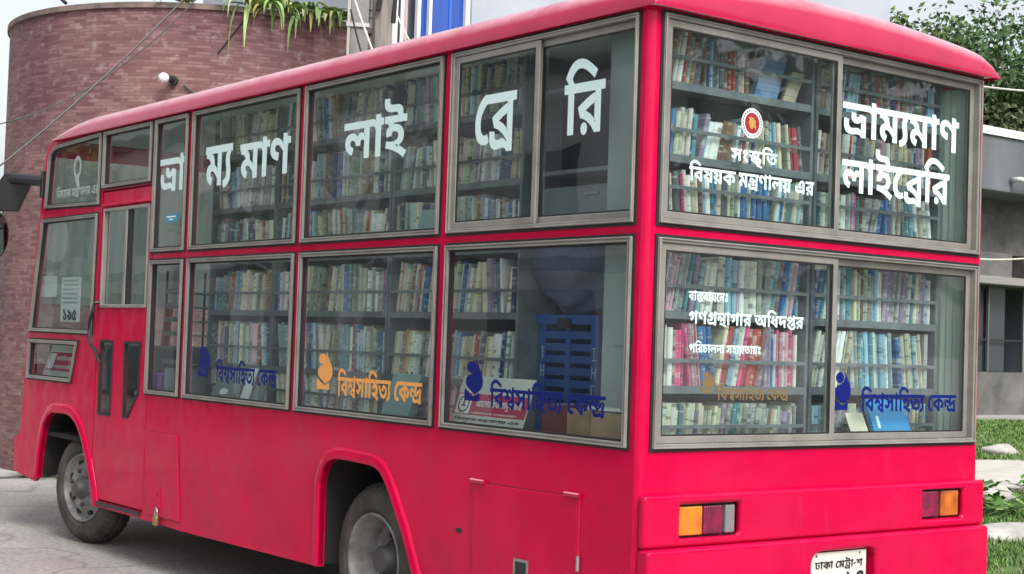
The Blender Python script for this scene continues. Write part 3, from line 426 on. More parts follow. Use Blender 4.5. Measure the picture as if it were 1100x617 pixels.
378: [[[306,629,336,627,366,621,395,612,424,598,454,580,484,556,517,528,552,493,590,453,545,349,525,374,506,397,486,417,467,437,448,454,429,469,409,482,389,493,369,502,348,508,326,512,304,513,282,512,262,508,243,502,224,494,206,484,188,472,170,457,149,439,127,419,118,438,135,448,151,456,167,463,183,468,201,471,220,472,242,470,263,463,282,451,298,435,307,413,310,385,310,377,309,369,308,360,306,350,304,343,302,337,175,293,185,302,194,311,202,319,209,329,212,340,214,352,212,362,208,370,202,376,194,381,184,384,173,385,162,384,152,383,143,380,133,376,124,372,114,366,13,456,46,493,77,525,107,552,137,576,168,595,199,610,231,620,267,627]],[[546,432,259,200,169,290,233,340,271,354,278,362,285,370,293,377,301,385,309,392,318,399,325,406,333,412,340,417,468,516]],[[784,622,784,504,677,504,677,185,533,239,533,405,538,490,537,504,535,519,534,536,534,553,533,569,533,585,533,689,654,689,676,622]],[[479,-96,431,-94,385,-88,341,-79,299,-65,260,-48,222,-26,187,-1,155,28,126,61,99,98,76,139,56,184,185,230,205,190,228,153,252,120,279,91,310,67,344,48,384,34,429,26,479,23,509,24,534,27,555,31,572,38,586,46,596,56,603,68,607,82,609,97,607,114,601,128,592,140,580,149,565,155,546,157,538,156,531,155,524,152,518,149,513,145,509,140,506,135,504,129,503,121,503,118,504,114,505,109,505,105,506,101,508,98,374,83,370,93,367,103,365,114,363,125,363,136,362,145,365,171,372,193,384,213,400,230,420,244,444,255,471,263,501,268,534,270,580,267,621,259,656,245,685,227,710,205,728,180,742,152,750,122,753,92,750,56,740,23,725,-7,703,-33,673,-55,636,-72,592,-86,540,-94]]],
40: [[[784,622,784,504,691,504,691,0,547,0,547,391,556,333,535,361,514,386,493,410,473,431,452,449,432,466,412,480,391,491,371,500,350,507,328,511,307,512,283,511,260,507,240,499,220,490,202,477,184,463,166,446,148,427,129,407,115,426,129,435,144,443,160,450,176,456,194,459,213,460,244,457,268,448,287,433,300,414,308,393,311,371,311,361,310,351,310,342,309,333,308,326,306,320,269,332,276,340,284,348,293,357,302,367,312,376,323,386,333,396,343,404,352,413,472,514,556,430,257,162,161,253,249,331,216,284,178,265,189,277,198,288,205,299,210,310,213,320,214,331,213,344,209,354,203,362,194,367,184,371,172,372,162,371,153,369,144,367,135,363,125,358,115,353,13,447,44,484,75,516,105,545,134,570,165,591,196,608,229,619,264,627,302,629,334,627,365,622,394,612,421,600,449,584,476,564,503,542,531,516,559,488,552,468,551,482,550,497,549,513,548,530,547,547,547,563,547,689,667,689,690,622]]],
25: [[[608,622,608,504,221,504,221,480,220,376,221,369,221,361,222,352,222,344,223,335,223,327,223,218,223,199,224,184,226,173,229,164,233,157,238,151,248,143,262,139,280,137,297,139,313,142,329,148,344,156,360,167,375,179,389,192,400,205,409,219,415,233,419,248,420,262,419,274,415,283,409,290,400,295,390,298,377,299,368,299,349,299,331,301,315,305,299,310,282,318,263,328,251,335,239,344,229,353,219,363,209,373,201,383,212,507,226,489,240,473,256,459,273,447,292,438,312,430,334,424,356,421,380,420,402,420,434,419,460,416,482,411,500,403,516,393,531,381,540,370,548,357,554,342,559,326,562,310,562,293,560,255,552,220,539,187,522,157,502,129,478,103,450,79,419,59,385,42,349,29,311,22,271,19,239,21,211,24,187,30,167,37,149,47,133,59,118,74,105,93,94,115,85,142,80,178,78,223,78,504,-10,504,-10,622]]],
51: [[[271,479,328,476,377,467,418,452,451,432,477,409,497,383,511,355,519,326,522,297,516,248,499,207,471,175,433,150,386,130,331,117,302,158,335,150,368,140,401,129,433,117,465,103,497,87,529,70,561,51,592,31,517,-71,485,-50,452,-29,417,-10,381,9,344,26,305,42,264,57,223,71,181,83,137,94,92,103,45,111,69,224,92,218,116,214,139,210,163,207,187,206,211,205,247,206,279,210,306,216,328,224,346,234,359,246,369,260,375,276,377,294,374,315,365,332,351,347,332,358,308,365,279,367,263,366,249,365,237,362,227,358,219,354,213,348,209,341,206,333,205,324,206,320,206,316,207,312,209,307,210,303,211,300,76,282,72,293,68,305,65,317,63,330,62,343,62,355,64,379,73,400,87,420,107,437,131,452,160,463,193,472,230,477]],[[147,420,141,441,131,460,117,477,97,492,73,503,44,512,126,556,173,546,207,530,234,513,254,495,268,474,278,450,283,423]],[[590,622,590,504,-10,504,-10,622]]],
273: [[[751,622,751,504,658,504,658,258,514,258,514,517,517,538,516,550,516,561,515,570,515,580,514,591,514,604,514,689,634,689,657,622]],[[356,629,381,628,405,624,426,618,445,610,463,599,481,585,498,568,514,547,531,524,529,382,505,421,481,453,456,478,430,497,402,507,372,511,352,509,336,505,322,496,312,485,306,471,303,453,307,432,316,415,332,403,354,394,381,388,413,385,397,258,354,263,316,273,285,288,259,307,238,331,223,357,212,387,205,420,203,455,205,492,212,525,224,553,239,576,257,596,279,610,303,621,329,627]],[[81,629,112,627,141,620,168,610,193,594,214,574,232,549,245,518,253,482,256,440,254,410,247,381,236,352,220,326,198,303,171,284,139,269,99,260,54,257,42,384,68,387,91,391,109,396,123,402,135,410,143,419,149,429,152,440,153,452,151,470,144,485,132,497,117,505,98,510,77,511,64,511,52,510,39,509,27,507,14,504,1,501,-12,620,5,623,21,625,37,627,52,628,67,629]],[[658,300,658,-43,514,-43,490,-25,467,-8,444,6,420,18,396,28,371,37,344,46,314,53,281,60,232,175,260,191,290,206,321,221,353,236,386,251,419,265,451,278,483,289,514,300],[515,188,498,183,479,177,461,170,441,162,422,154,402,145,382,135,362,125,341,115,348,140,381,133,411,124,441,114,469,101,494,86,517,69,517,79,516,90,516,102,515,113,515,123,515,131]]],
372: [[[197,454,229,453,259,449,288,442,316,432,344,419,373,404,402,385,433,362,466,337,397,256,369,276,341,295,311,311,280,323,249,331,219,333,207,332,196,330,187,325,181,319,177,311,175,300,176,290,180,281,186,272,196,265,209,257,226,251,163,134,124,154,90,178,63,206,44,238,32,271,28,306,30,338,38,366,52,389,69,409,90,426,115,438,141,447,168,452]],[[976,622,976,504,537,504,537,242,502,295,543,326,590,357,642,385,697,412,755,436,816,458,915,376,906,357,899,337,892,317,887,295,882,273,879,251,876,227,875,203,874,177,875,158,876,137,877,115,880,93,883,71,888,47,893,23,898,-1,905,-27,766,-59,747,16,742,43,738,69,734,95,732,122,730,149,729,177,730,203,732,227,735,251,740,273,746,295,754,316,763,338,773,361,785,385,828,332,798,322,765,308,730,292,692,273,654,252,616,230,580,207,545,182,512,157,393,236,393,360,396,371,396,385,395,400,394,414,394,429,394,443,393,458,393,504,-10,504,-10,622]],[[647,113,669,111,689,106,709,97,728,85,746,70,762,51,767,-59,755,-43,742,-29,726,-19,707,-11,685,-7,660,-6,639,-6,618,-7,597,-9,576,-12,555,-15,533,-18,509,-20,485,-21,458,-22,435,-21,410,-19,385,-16,360,-10,336,-2,313,8,292,22,274,39,258,60,246,86,239,116,237,150,237,163,238,176,240,189,242,202,244,215,247,227,382,210,380,203,379,195,378,188,377,181,377,173,377,166,378,149,383,134,390,122,400,113,412,106,426,102,442,99,458,97,476,97,497,97,517,99,535,101,553,104,571,106,588,109,606,111,626,112]]],
33: [[[608,622,608,504,223,504,223,218,223,199,224,184,226,173,229,164,233,157,238,151,248,143,262,139,280,137,297,139,313,142,329,148,345,156,361,167,376,180,389,192,400,205,409,219,416,233,420,248,421,262,420,273,416,282,410,290,401,296,389,299,375,301,367,300,359,300,352,300,345,299,339,298,333,297,314,413,329,416,344,419,359,422,375,423,392,425,411,425,446,423,476,416,500,406,520,392,536,375,548,356,556,335,561,313,562,289,560,254,552,220,539,188,522,157,502,129,478,103,450,79,419,59,385,42,349,29,311,22,271,19,239,21,211,24,187,30,167,37,148,47,132,60,118,74,105,93,94,115,85,142,80,178,78,223,78,504,-10,504,-10,622]]],
214: [[[729,622,729,504,344,504,344,237,344,218,345,203,348,192,351,183,354,176,359,170,369,163,383,158,401,157,418,158,434,161,450,167,466,176,482,186,497,200,510,212,521,225,530,238,537,253,541,267,542,281,541,292,537,302,531,309,522,315,510,319,496,320,488,320,480,319,473,319,467,318,460,317,454,316,435,433,450,436,465,438,480,441,496,443,513,444,532,444,567,442,597,436,621,425,641,411,657,395,669,376,677,355,682,332,684,308,682,284,679,261,673,239,665,217,656,196,644,177,631,158,616,140,600,123,571,99,540,78,506,61,470,49,432,41,392,39,360,40,332,43,308,49,288,57,269,67,253,79,239,94,226,112,215,134,206,162,201,198,200,242,200,504,-10,504,-10,622]],[[498,622,495,640,490,655,482,665,471,673,454,677,432,679,361,679,312,680,270,685,234,693,204,704,179,719,158,737,147,752,138,769,131,787,126,807,123,829,122,854,122,863,123,873,123,882,124,891,126,901,128,913,264,904,263,899,263,893,262,888,262,884,262,880,262,876,262,863,263,851,266,840,270,830,275,822,281,815,289,809,298,804,309,801,323,798,341,797,363,796,436,796,473,795,505,792,531,787,552,780,572,770,590,756,603,741,613,724,622,704,628,681,632,653,635,622]],[[637,-181,494,-181,485,-165,472,-152,457,-141,438,-134,416,-130,390,-129,375,-129,359,-130,343,-132,326,-135,307,-138,288,-140,267,-143,244,-144,219,-145,197,-144,175,-141,152,-136,129,-129,108,-119,88,-107,70,-91,54,-71,41,-48,31,-20,25,12,23,48,24,65,25,81,27,97,29,113,32,128,34,143,171,128,169,117,167,106,165,95,164,84,163,74,163,64,164,45,168,27,173,13,181,1,191,-9,202,-17,215,-22,230,-25,246,-26,262,-25,278,-24,292,-22,306,-19,319,-17,333,-14,348,-12,364,-11,381,-10,404,-12,425,-16,444,-24,462,-34,478,-47,492,-62,492,-10,493,6,493,23,494,42,495,61,497,77,499,91,637,221]]],
598: [[[53,362,319,362,319,232,53,232]]],
48: [[[734,622,734,504,641,504,641,0,497,0,497,506,500,531,499,544,498,557,498,569,497,582,497,594,497,606,497,689,616,689,640,622]],[[349,629,375,627,400,623,423,614,443,603,463,589,481,572,498,552,514,530,529,505,526,364,504,404,480,439,455,469,428,493,399,506,367,511,351,509,335,505,322,496,312,485,306,471,303,453,307,432,317,415,333,403,356,394,384,388,417,385,403,257,358,262,319,272,286,287,260,307,238,330,223,357,212,387,205,420,203,455,205,492,212,525,223,553,238,576,256,596,277,610,300,621,323,627]],[[81,629,112,627,141,620,168,610,193,594,214,574,232,549,245,518,253,482,256,440,254,410,247,381,236,352,220,326,198,303,171,284,139,269,99,260,54,257,42,384,68,387,91,391,109,396,123,402,135,410,143,419,149,429,152,440,153,452,151,470,144,485,132,497,117,505,98,510,77,511,64,511,52,510,39,509,27,507,14,504,1,501,-12,620,5,623,21,625,37,627,52,628,67,629]]],
76: [[[314,0,250,5,198,19,158,42,129,73,112,109,107,149,110,184,121,215,140,242,165,266,198,287,237,306,295,193,283,189,273,184,265,179,260,173,257,166,256,158,257,149,262,140,270,133,282,127,296,124,313,122,341,125,363,131,381,142,394,156,401,171,404,189,402,205,398,219,392,233,382,245,369,259,351,272,330,287,303,304,272,322,233,346,200,368,174,388,152,407,136,427,124,446,117,467,112,489,110,512,112,532,117,552,125,573,136,593,149,612,165,631,293,560,287,553,281,546,276,538,272,531,270,523,269,516,270,509,271,502,273,497,276,491,282,484,289,478,299,470,312,461,327,451,347,439,370,424,397,407,432,385,462,363,487,341,508,319,524,295,537,271,545,245,551,216,552,184,549,147,539,114,523,84,500,59,473,38,439,22,402,10,360,2]]],
82: [[[365,277,439,263,411,250,383,240,357,233,330,228,302,225,273,224,203,229,147,244,106,270,77,305,59,347,53,397,56,428,63,458,74,486,89,513,108,537,131,558,156,577,184,593,215,605,248,615,282,620,318,622,345,621,371,618,396,612,418,605,439,595,457,583,472,569,485,552,495,533,503,509,508,478,509,441,509,189,510,175,511,163,514,153,518,146,523,140,531,135,541,132,553,130,568,128,552,0,509,2,472,8,442,16,417,27,397,43,383,63,373,89,367,121,365,158],[285,343,305,344,325,346,343,350,360,356,378,363,395,372,365,348,365,416,365,437,364,453,362,465,360,474,356,482,350,489,345,494,339,498,332,501,324,503,315,504,307,504,293,503,280,501,266,496,254,490,243,483,232,474,223,464,215,454,209,442,204,430,201,417,200,404,203,384,210,368,222,356,239,349,260,345]]],
84: [[[203,333,238,331,270,325,299,315,325,301,346,285,364,266,377,244,385,220,387,194,385,166,380,141,370,118,358,97,343,78,327,62,332,119,368,126,398,137,422,153,440,174,450,199,454,229,452,247,447,265,440,281,427,296,410,310,386,324,356,338,318,351,271,364,217,379,171,394,132,408,101,423,77,440,58,458,46,479,38,503,36,529,37,547,41,564,47,581,56,598,66,615,78,632,206,586,202,581,198,575,195,569,193,563,191,557,191,550,191,544,193,539,196,534,200,529,207,524,217,520,229,515,244,509,263,504,286,497,313,489,344,481,397,464,442,447,481,429,512,410,538,390,558,370,574,348,586,327,593,304,598,282,601,258,602,235,599,192,588,155,570,122,546,94,516,70,482,50,442,34,399,21,352,12,302,5,251,1,197,0,181,0,159,115,190,121,214,128,232,137,243,149,251,161,253,176,251,188,247,199,240,207,231,214,219,218,205,219,191,218,181,215,173,209,168,202,164,194,163,185,163,180,164,175,165,171,166,167,167,163,168,158,38,132,34,144,30,156,27,168,25,180,24,192,23,204,26,231,33,254,45,275,62,292,82,307,107,318,136,326,168,331]]],
80: [[[333,0,279,3,229,13,182,29,141,51,106,79,77,114,56,153,43,198,39,248,44,300,59,348,84,394,118,437,161,478,213,517,273,555,339,592,413,629,478,542,474,536,471,530,469,524,467,518,466,512,466,505,468,492,474,481,484,472,498,465,513,461,530,460,533,460,537,460,540,460,544,460,547,461,550,461,603,374,565,352,534,332,511,315,493,299,479,285,471,273,465,260,462,248,461,236,463,222,468,210,478,199,491,191,508,187,528,185,532,185,537,185,543,186,548,186,553,186,558,187,607,62,568,44,527,29,482,16,435,7,385,2],[341,118,356,118,370,119,382,120,394,122,405,125,416,127,427,131,438,134,451,138,472,101,424,111,385,127,355,149,335,175,322,204,318,236,319,259,324,281,332,302,343,322,359,342,378,363,402,385,430,408,463,433,498,356,467,359,439,365,416,374,396,386,380,399,368,414,360,429,355,444,353,458,353,468,354,478,356,487,359,496,363,505,369,514,439,503,389,477,344,450,303,423,269,396,240,368,217,339,200,308,190,275,187,241,189,213,196,190,208,170,224,153,243,140,265,130,289,123,314,119]]],
9: [[[984,622,984,504,891,504,891,0,747,0,724,33,697,62,666,89,633,112,600,133,568,150,631,241,655,227,678,213,699,198,718,183,736,168,750,152,749,160,749,167,748,174,748,182,748,190,747,198,747,206,747,214,747,222,747,504,-10,504,-10,622]],[[406,76,349,79,295,90,244,108,197,135,153,171,113,217,77,274,44,342,14,422,149,459,170,402,191,353,213,310,237,275,262,247,291,225,322,210,357,201,395,198,423,200,448,203,469,209,487,217,502,228,513,241,522,257,527,274,528,293,526,314,520,331,511,346,498,356,482,363,464,365,452,364,442,360,434,355,428,347,424,338,423,328,423,323,424,317,425,311,426,306,428,300,429,295,297,277,292,290,288,302,284,315,282,328,280,339,280,349,283,379,290,404,303,425,321,442,341,456,365,467,392,474,419,478,448,480,492,477,533,468,568,453,599,433,625,409,645,381,660,349,669,314,672,277,669,242,660,208,645,177,623,148,595,124,559,103,516,88,465,79]],[[338,420,333,441,324,460,309,477,290,492,265,503,237,512,318,556,365,546,398,530,425,513,445,495,460,474,470,450,475,423]],[[1294,622,1294,504,1201,504,1201,0,1057,0,1057,439,1047,460,1036,477,1024,489,1011,497,996,502,979,504,966,504,966,622,988,622,1001,620,1014,616,1027,608,1039,597,1051,581,1061,561,1060,567,1059,576,1058,587,1058,598,1057,609,1057,618,1057,689,1177,689,1200,622]]],
57: [[[-309,-266,-333,-265,-357,-260,-382,-253,-406,-243,-427,-230,-445,-213,-460,-193,-468,-169,-471,-141,-466,-106,-452,-76,-428,-51,-395,-33,-353,-22,-302,-18,-257,-20,-213,-26,-171,-36,-129,-50,-88,-68,-45,-90,-2,-117,44,-147,91,-183,16,-271,-22,-238,-58,-208,-94,-183,-129,-161,-162,-143,-195,-129,-226,-119,-256,-113,-286,-111,-303,-112,-317,-115,-327,-121,-334,-127,-338,-136,-339,-145,-338,-155,-334,-163,-328,-169,-320,-173,-310,-175,-299,-176,-284,-175,-272,-172,-261,-165,-253,-158,-245,-148,-240,-138,-235,-126,-232,-114,-230,-101,-228,-88,-227,-75,-227,-62,-227,17,-83,17,-83,-28,-84,-52,-86,-77,-91,-103,-98,-130,-108,-156,-122,-181,-139,-204,-162,-225,-190,-242,-223,-255,-262,-263]]],
}
RUNS = {
'bhra': [(227,0),(54,761)],
'myo': [(44,0),(202,653)],
'man': [(44,0),(54,653),(34,963)],
'lai': [(47,0),(54,783),(10,1093)],
'bre': [(450,0),(226,404)],
'ri': [(55,0),(46,310)],
'sanskriti': [(50,0),(6,712),(431,1154),(59,2029),(55,2029),(35,2338)],
'bishayak': [(55,0),(42,310),(49,941),(70,1615),(20,2282),(44,3405),(369,4059),(34,4808),(54,5462),(47,5772),(70,6555),(16,7482),(46,8288)],
'bhramyaman': [(227,0),(54,761),(44,1071),(202,1724),(44,2015),(54,2669),(34,2979)],
'library': [(47,0),(54,783),(10,1093),(61,1673),(226,2077),(55,2783),(46,3093)],
'bastobayone': [(42,0),(54,631),(435,941),(42,1698),(54,2329),(70,2639),(61,3306),(39,3710),(7,4351)],
'gono': [(22,0),(34,713),(205,1368),(358,2141),(54,2821),(22,3131),(54,3844),(46,4154),(8,5045),(55,6019),(38,6329),(37,6963),(378,7607),(46,8381)],
'porichalona': [(40,0),(55,774),(46,1084),(25,1715),(54,2313),(47,2623),(39,3406),(54,4047),(50,4617),(51,5329),(54,5909),(70,6219),(35,6886),(54,7627),(70,7937),(7,8604)],
'kendro': [(55,0),(42,310),(273,941),(50,1682),(54,2394),(55,2704),(51,3014),(35,3594),(202,4335),(450,4887),(20,5290),(372,6153)],
'dhaka': [(33,0),(54,598),(20,908),(54,1771),(450,2341),(44,2745),(214,3398),(54,4118),(598,4427),(48,4799)],
'plate2': [(76,0),(82,626)],
'd195': [(76,0),(84,626),(80,1251)],
'alo': [(9,0),(61,1284),(47,1688),(54,2470),(55,2780),(20,3090),(35,3953),(44,4954),(54,5608),(39,5918),(57,6559),(49,6559),(25,7493),(54,8092),(10,8402)],
}
def run_bounds(key):
    xs, ys = [], []
    for g, x in RUNS[key]:
        for grp in GLYPHS[g]:
            for c in grp:
                xs += [v + x for v in c[0::2]]; ys += c[1::2]
    return min(xs), max(xs), min(ys), max(ys)

def lettering(key, fmap, a0, a1, z0, z1, depth, m, parent, name='lettering', slant=0.0):
    """fit one run of glyph outlines into the box a0..a1 (left to right as read), z0..z1"""
    X0, X1, Y0, Y1 = run_bounds(key)
    bm = bmesh.new()
    k = 0
    for g, x in RUNS[key]:
        for grp in GLYPHS[g]:
            loops = []
            for c in grp:
                lp = []
                for i in range(0, len(c), 2):
                    u = (c[i] + x - X0) / (X1 - X0); v = (c[i + 1] - Y0) / (Y1 - Y0)
                    q = (a0 + (a1 - a0) * (u + slant * (v - 0.5)), z0 + (z1 - z0) * v)
                    if not lp or (abs(q[0] - lp[-1][0]) + abs(q[1] - lp[-1][1])) > 1e-6: lp.append(q)
                loops.append(lp)
            flat, tris = tess(loops)
            vs = [bm.verts.new(fmap(q[0], q[1], depth + 0.0004 * (k % 4))) for q in flat]
            for t in tris: bm.faces.new([vs[i] for i in t])
            k += 1
    me = bpy.data.meshes.new(name); bm.to_mesh(me); bm.free()
    return link(name, me, parent, m)

def flat_shape(bm, fmap, pts, depth, holes=()):
    loops = [pts] + list(holes)
    flat, tris = tess(loops)
    vs = [bm.verts.new(fmap(q[0], q[1], depth)) for q in flat]
    for t in tris: bm.faces.new([vs[i] for i in t])

def ellipse(cx, cz, rx, rz, n=28):
    return [(cx + rx * math.cos(2 * math.pi * i / n), cz + rz * math.sin(2 * math.pi * i / n)) for i in range(n)]

def kendro_logo(fmap, a0, a1, z0, z1, depth, m, parent):
    """seated-reader emblem: round head, flame-like body, notched block below"""
    bm = bmesh.new()
    def P(pts): return [(a0 + (a1 - a0) * u, z0 + (z1 - z0) * v) for u, v in pts]
    flat_shape(bm, fmap, P(ellipse(0.33, 0.83, 0.25, 0.145)), depth)
    flat_shape(bm, fmap, P([(0.62, 1.0), (0.72, 0.86), (0.90, 0.70), (1.0, 0.52), (0.97, 0.36), (0.86, 0.27), (0.70, 0.21), (0.52, 0.17), (0.34, 0.25), (0.12, 0.34), (0.04, 0.44), (0.06, 0.55), (0.20, 0.63), (0.40, 0.67), (0.56, 0.74), (0.62, 0.86), (0.56, 0.96)]), depth + 0.0007)
    flat_shape(bm, fmap, P([(0.0, 0.0), (0.82, 0.0), (0.82, 0.22), (0.53, 0.11), (0.24, 0.21), (0.0, 0.31)]), depth + 0.0014)
    me = bpy.data.meshes.new('emblem'); bm.to_mesh(me); bm.free()
    return link('emblem', me, parent, m)

# ================================================================== THE BUS
bus = thing('library_bus', 'bright red mobile library bus with glazed sides, lettered windows and books inside', 'bus', (0, 0, 0))

ARCH_F = [(6.73, .40), (6.70, .60), (6.63, .80), (6.54, .88), (6.45, .905), (6.19, .91), (6.10, .895), (6.0, .855), (5.93, .80), (5.87, .74), (5.75, .57), (5.66, .41), (5.62, .302)]
ARCH_R = [(2.52, .305), (2.525, .75), (2.50, .82), (2.46, .868), (2.38, .893), (2.29, .897), (2.03, .890), (1.97, .88), (1.925, .861), (1.88, .82), (1.83, .757), (1.71, .585), (1.60, .385), (1.56, .31)]
FLANK = ([(0.035, .33)] + list(reversed(ARCH_R)) + [(4.2, .292), (4.70, .30), (5.50, .302)] + list(reversed(ARCH_F)) +
         [(6.80, .365), (7.25, .41), (7.265, .66), (7.17, .70), (7.13, .76), (7.125, .96), (7.10, 1.25), (7.03, 1.69), (6.955, 2.2), (6.88, 2.62), (6.845, 2.85), (6.79, 2.93), (6.72, 2.957), (0.035, 2.957)])
UT, UB, LT, LB = 2.937, 2.055, 2.005, 1.123
U6 = [(5.738, 2.419), (6.800, 2.441), (6.755, 2.82), (6.73, 2.872), (6.67, 2.905), (6.60, 2.917), (5.738, 2.940)]
L6 = [(5.775, 1.498), (7.008, 1.502), (6.84, 2.363), (5.752, 2.363)]
L7 = [(6.135, 1.140), (7.030, 1.140), (7.005, 1.445), (6.028, 1.445)]
WIN = {'L1': rect(.066, 1.414, LB, LT), 'L2': rect(1.481, 2.832, LB, LT), 'L3': rect(2.894, 4.257, LB, LT), 'L4': rect(4.325, 4.824, LB, LT),
       'U1': rect(.066, 1.414, UB, UT), 'U2': rect(1.481, 2.832, UB, UT), 'U3': rect(2.894, 4.257, UB, UT), 'U4': rect(4.325, 4.824, UB, UT),
       'U5': rect(4.874, 5.690, 2.53, UT), 'U6': U6, 'L6': L6, 'L7': L7}
DOOR = rect(4.805, 5.700, .345, 2.515)

bm = bmesh.new()
plate(bm, side_map, FLANK, [inset(w, .018) for w in WIN.values()] + [DOOR], -0.035, 0.0)
obj('flank', bm, M['paint'], bus)
bm = bmesh.new()
plate(bm, right_map, FLANK, [inset(w, .018) for k, w in WIN.items()], -0.035, 0.0)
obj('flank', bm, M['paint'], bus)
# rear face
RW = {'U': rect(.061, 2.235, UB, UT), 'L': rect(.061, 2.235, LB, LT)}
bm = bmesh.new()
plate(bm, rear_map, rect(.036, W - .036, .45, 2.957), [inset(w, .018) for w in RW.values()], -0.035, 0.0)
obj('rear_panel', bm, M['paint'], bus)
# rounded corner posts
for cx, sx in ((0.036, -1), (W - 0.036, 1)):
    bm = bmesh.new(); ring = []
    for z in (.36, 2.957):
        lp = [(cx + sx * 0.0365 * math.sin(t), 0.036 - 0.0365 * math.cos(t), z) for t in [math.pi / 2 * i / 8 for i in range(9)]]
        lp += [(cx + sx * .0, .036, z)]
        ring.append([bm.verts.new(q) for q in lp])
    n = len(ring[0])
    for k in range(n): bm.faces.new((ring[0][k], ring[0][(k + 1) % n], ring[1][(k + 1) % n], ring[1][k]))
    bm.faces.new(ring[0]); bm.faces.new(list(reversed(ring[1])))
    obj('corner_post', bm, M['paint'], bus)

# roof: domed shell overhanging the windows
def edge_round(d, r): 
    t = min(max(d / r, 0.0), 1.0); return math.sqrt(max(0.0, 1 - (1 - t) ** 2))
def roof_z(x, y):
    ov = .035
    dx = min(x + ov, W + ov - x); dr = y + .055; df = 6.64 - y
    h = .118 * edge_round(dx, .13) + .075 * (1 - ((x - W / 2) / (W / 2 + ov)) ** 2)
    return 2.958 + h * edge_round(dr, .13) * edge_round(df, .70) ** 1.2
bm = bmesh.new()
xs = [-.035 + .15 * (1 - math.cos(math.pi / 2 * i / 7)) for i in range(8)]
xs = xs + [.115 + (W - .23) * i / 14 for i in range(1, 14)] + [W - q for q in reversed(xs)]
ys = [-.055 + .22 * (1 - math.cos(math.pi / 2 * i / 7)) for i in range(8)] + [.165 + (5.94 - .165) * i / 26 for i in range(1, 27)] + [5.94 + .70 * math.sin(math.pi / 2 * i / 9) for i in range(1, 10)]
grid = [[bm.verts.new((x, y, roof_z(x, y))) for y in ys] for x in xs]
for i in range(len(xs) - 1):
    for j in range(len(ys) - 1): bm.faces.new((grid[i][j], grid[i + 1][j], grid[i + 1][j + 1], grid[i][j + 1]))
# lip and underside
rimv = [grid[i][0] for i in range(len(xs))] + [grid[-1][j] for j in range(1, len(ys))] + [grid[i][-1] for i in range(len(xs) - 2, -1, -1)] + [grid[0][j] for j in range(len(ys) - 2, 0, -1)]
low = [bm.verts.new((v.co.x, v.co.y, 2.9575 - .012 if v.co.y < 6.45 else 2.9475)) for v in rimv]
n = len(rimv)
for k in range(n): bm.faces.new((rimv[k], rimv[(k + 1) % n], low[(k + 1) % n], low[k]))
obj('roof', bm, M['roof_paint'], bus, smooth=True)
bm = bmesh.new()
box(bm, -.030, W + .030, -.048, 6.60, 2.9580, 2.9615)
obj('ceiling', bm, M['lining'], bus)
bm = bmesh.new()
tube(bm, [(W - .10, -.020, 2.990), (W - .10, -.052, 2.990)], .006, 10)
obj('rivet', bm, M['roof_paint'], bus)

# front face (out of sight from here, but closed): nose, windscreen
bm = bmesh.new()
front = [(7.25, .41), (7.265, .66), (7.17, .70), (7.13, .76), (7.125, .96), (7.10, 1.25)]
top = [(6.845, 2.85), (6.79, 2.93), (6.72, 2.957)]
def strip(pts):
    for a, b in zip(pts, pts[1:]):
        v = [bm.verts.new(q) for q in ((0.001, a[0], a[1]), (W - .001, a[0], a[1]), (W - .001, b[0], b[1]), (0.001, b[0], b[1]))]
        v2 = [bm.verts.new((q.co.x, q.co.y - .03, q.co.z)) for q in v]
        bm.faces.new(v); bm.faces.new(list(reversed(v2)))
        for i in range(4): bm.faces.new((v[i], v2[i], v2[(i + 1) % 4], v[(i + 1) % 4]))
strip(front); strip(top)
for x0, x1 in ((.001, .06), (W / 2 - .03, W / 2 + .03), (W - .06, W - .001)):
    v = [bm.verts.new(q) for q in ((x0, 7.10, 1.25), (x1, 7.10, 1.25), (x1, 6.845, 2.85), (x0, 6.845, 2.85))]
    v2 = [bm.verts.new((q.co.x, q.co.y - .03, q.co.z)) for q in v]
    bm.faces.new(v); bm.faces.new(list(reversed(v2)))
    for i in range(4): bm.faces.new((v[i], v2[i], v2[(i + 1) % 4], v[(i + 1) % 4]))
obj('nose', bm, M['paint'], bus)
bm = bmesh.new()
for x0, x1 in ((.06, W / 2 - .03), (W / 2 + .03, W - .06)):
    v = [bm.verts.new(q) for q in ((x0, 7.085, 1.25), (x1, 7.085, 1.25), (x1, 6.83, 2.85), (x0, 6.83, 2.85))]
    v2 = [bm.verts.new((q.co.x, q.co.y - .006, q.co.z)) for q in v]
    bm.faces.new(v); bm.faces.new(list(reversed(v2)))
    for i in range(4): bm.faces.new((v[i], v2[i], v2[(i + 1) % 4], v[(i + 1) % 4]))
obj('windscreen', bm, M['glass'], bus)
for x in (.35, W - .35):
    bm = bmesh.new(); tube(bm, [(x, 7.15, .85), (x, 7.19, .85)], .11, 24); obj('headlight', bm, M['white_lens'], bus)

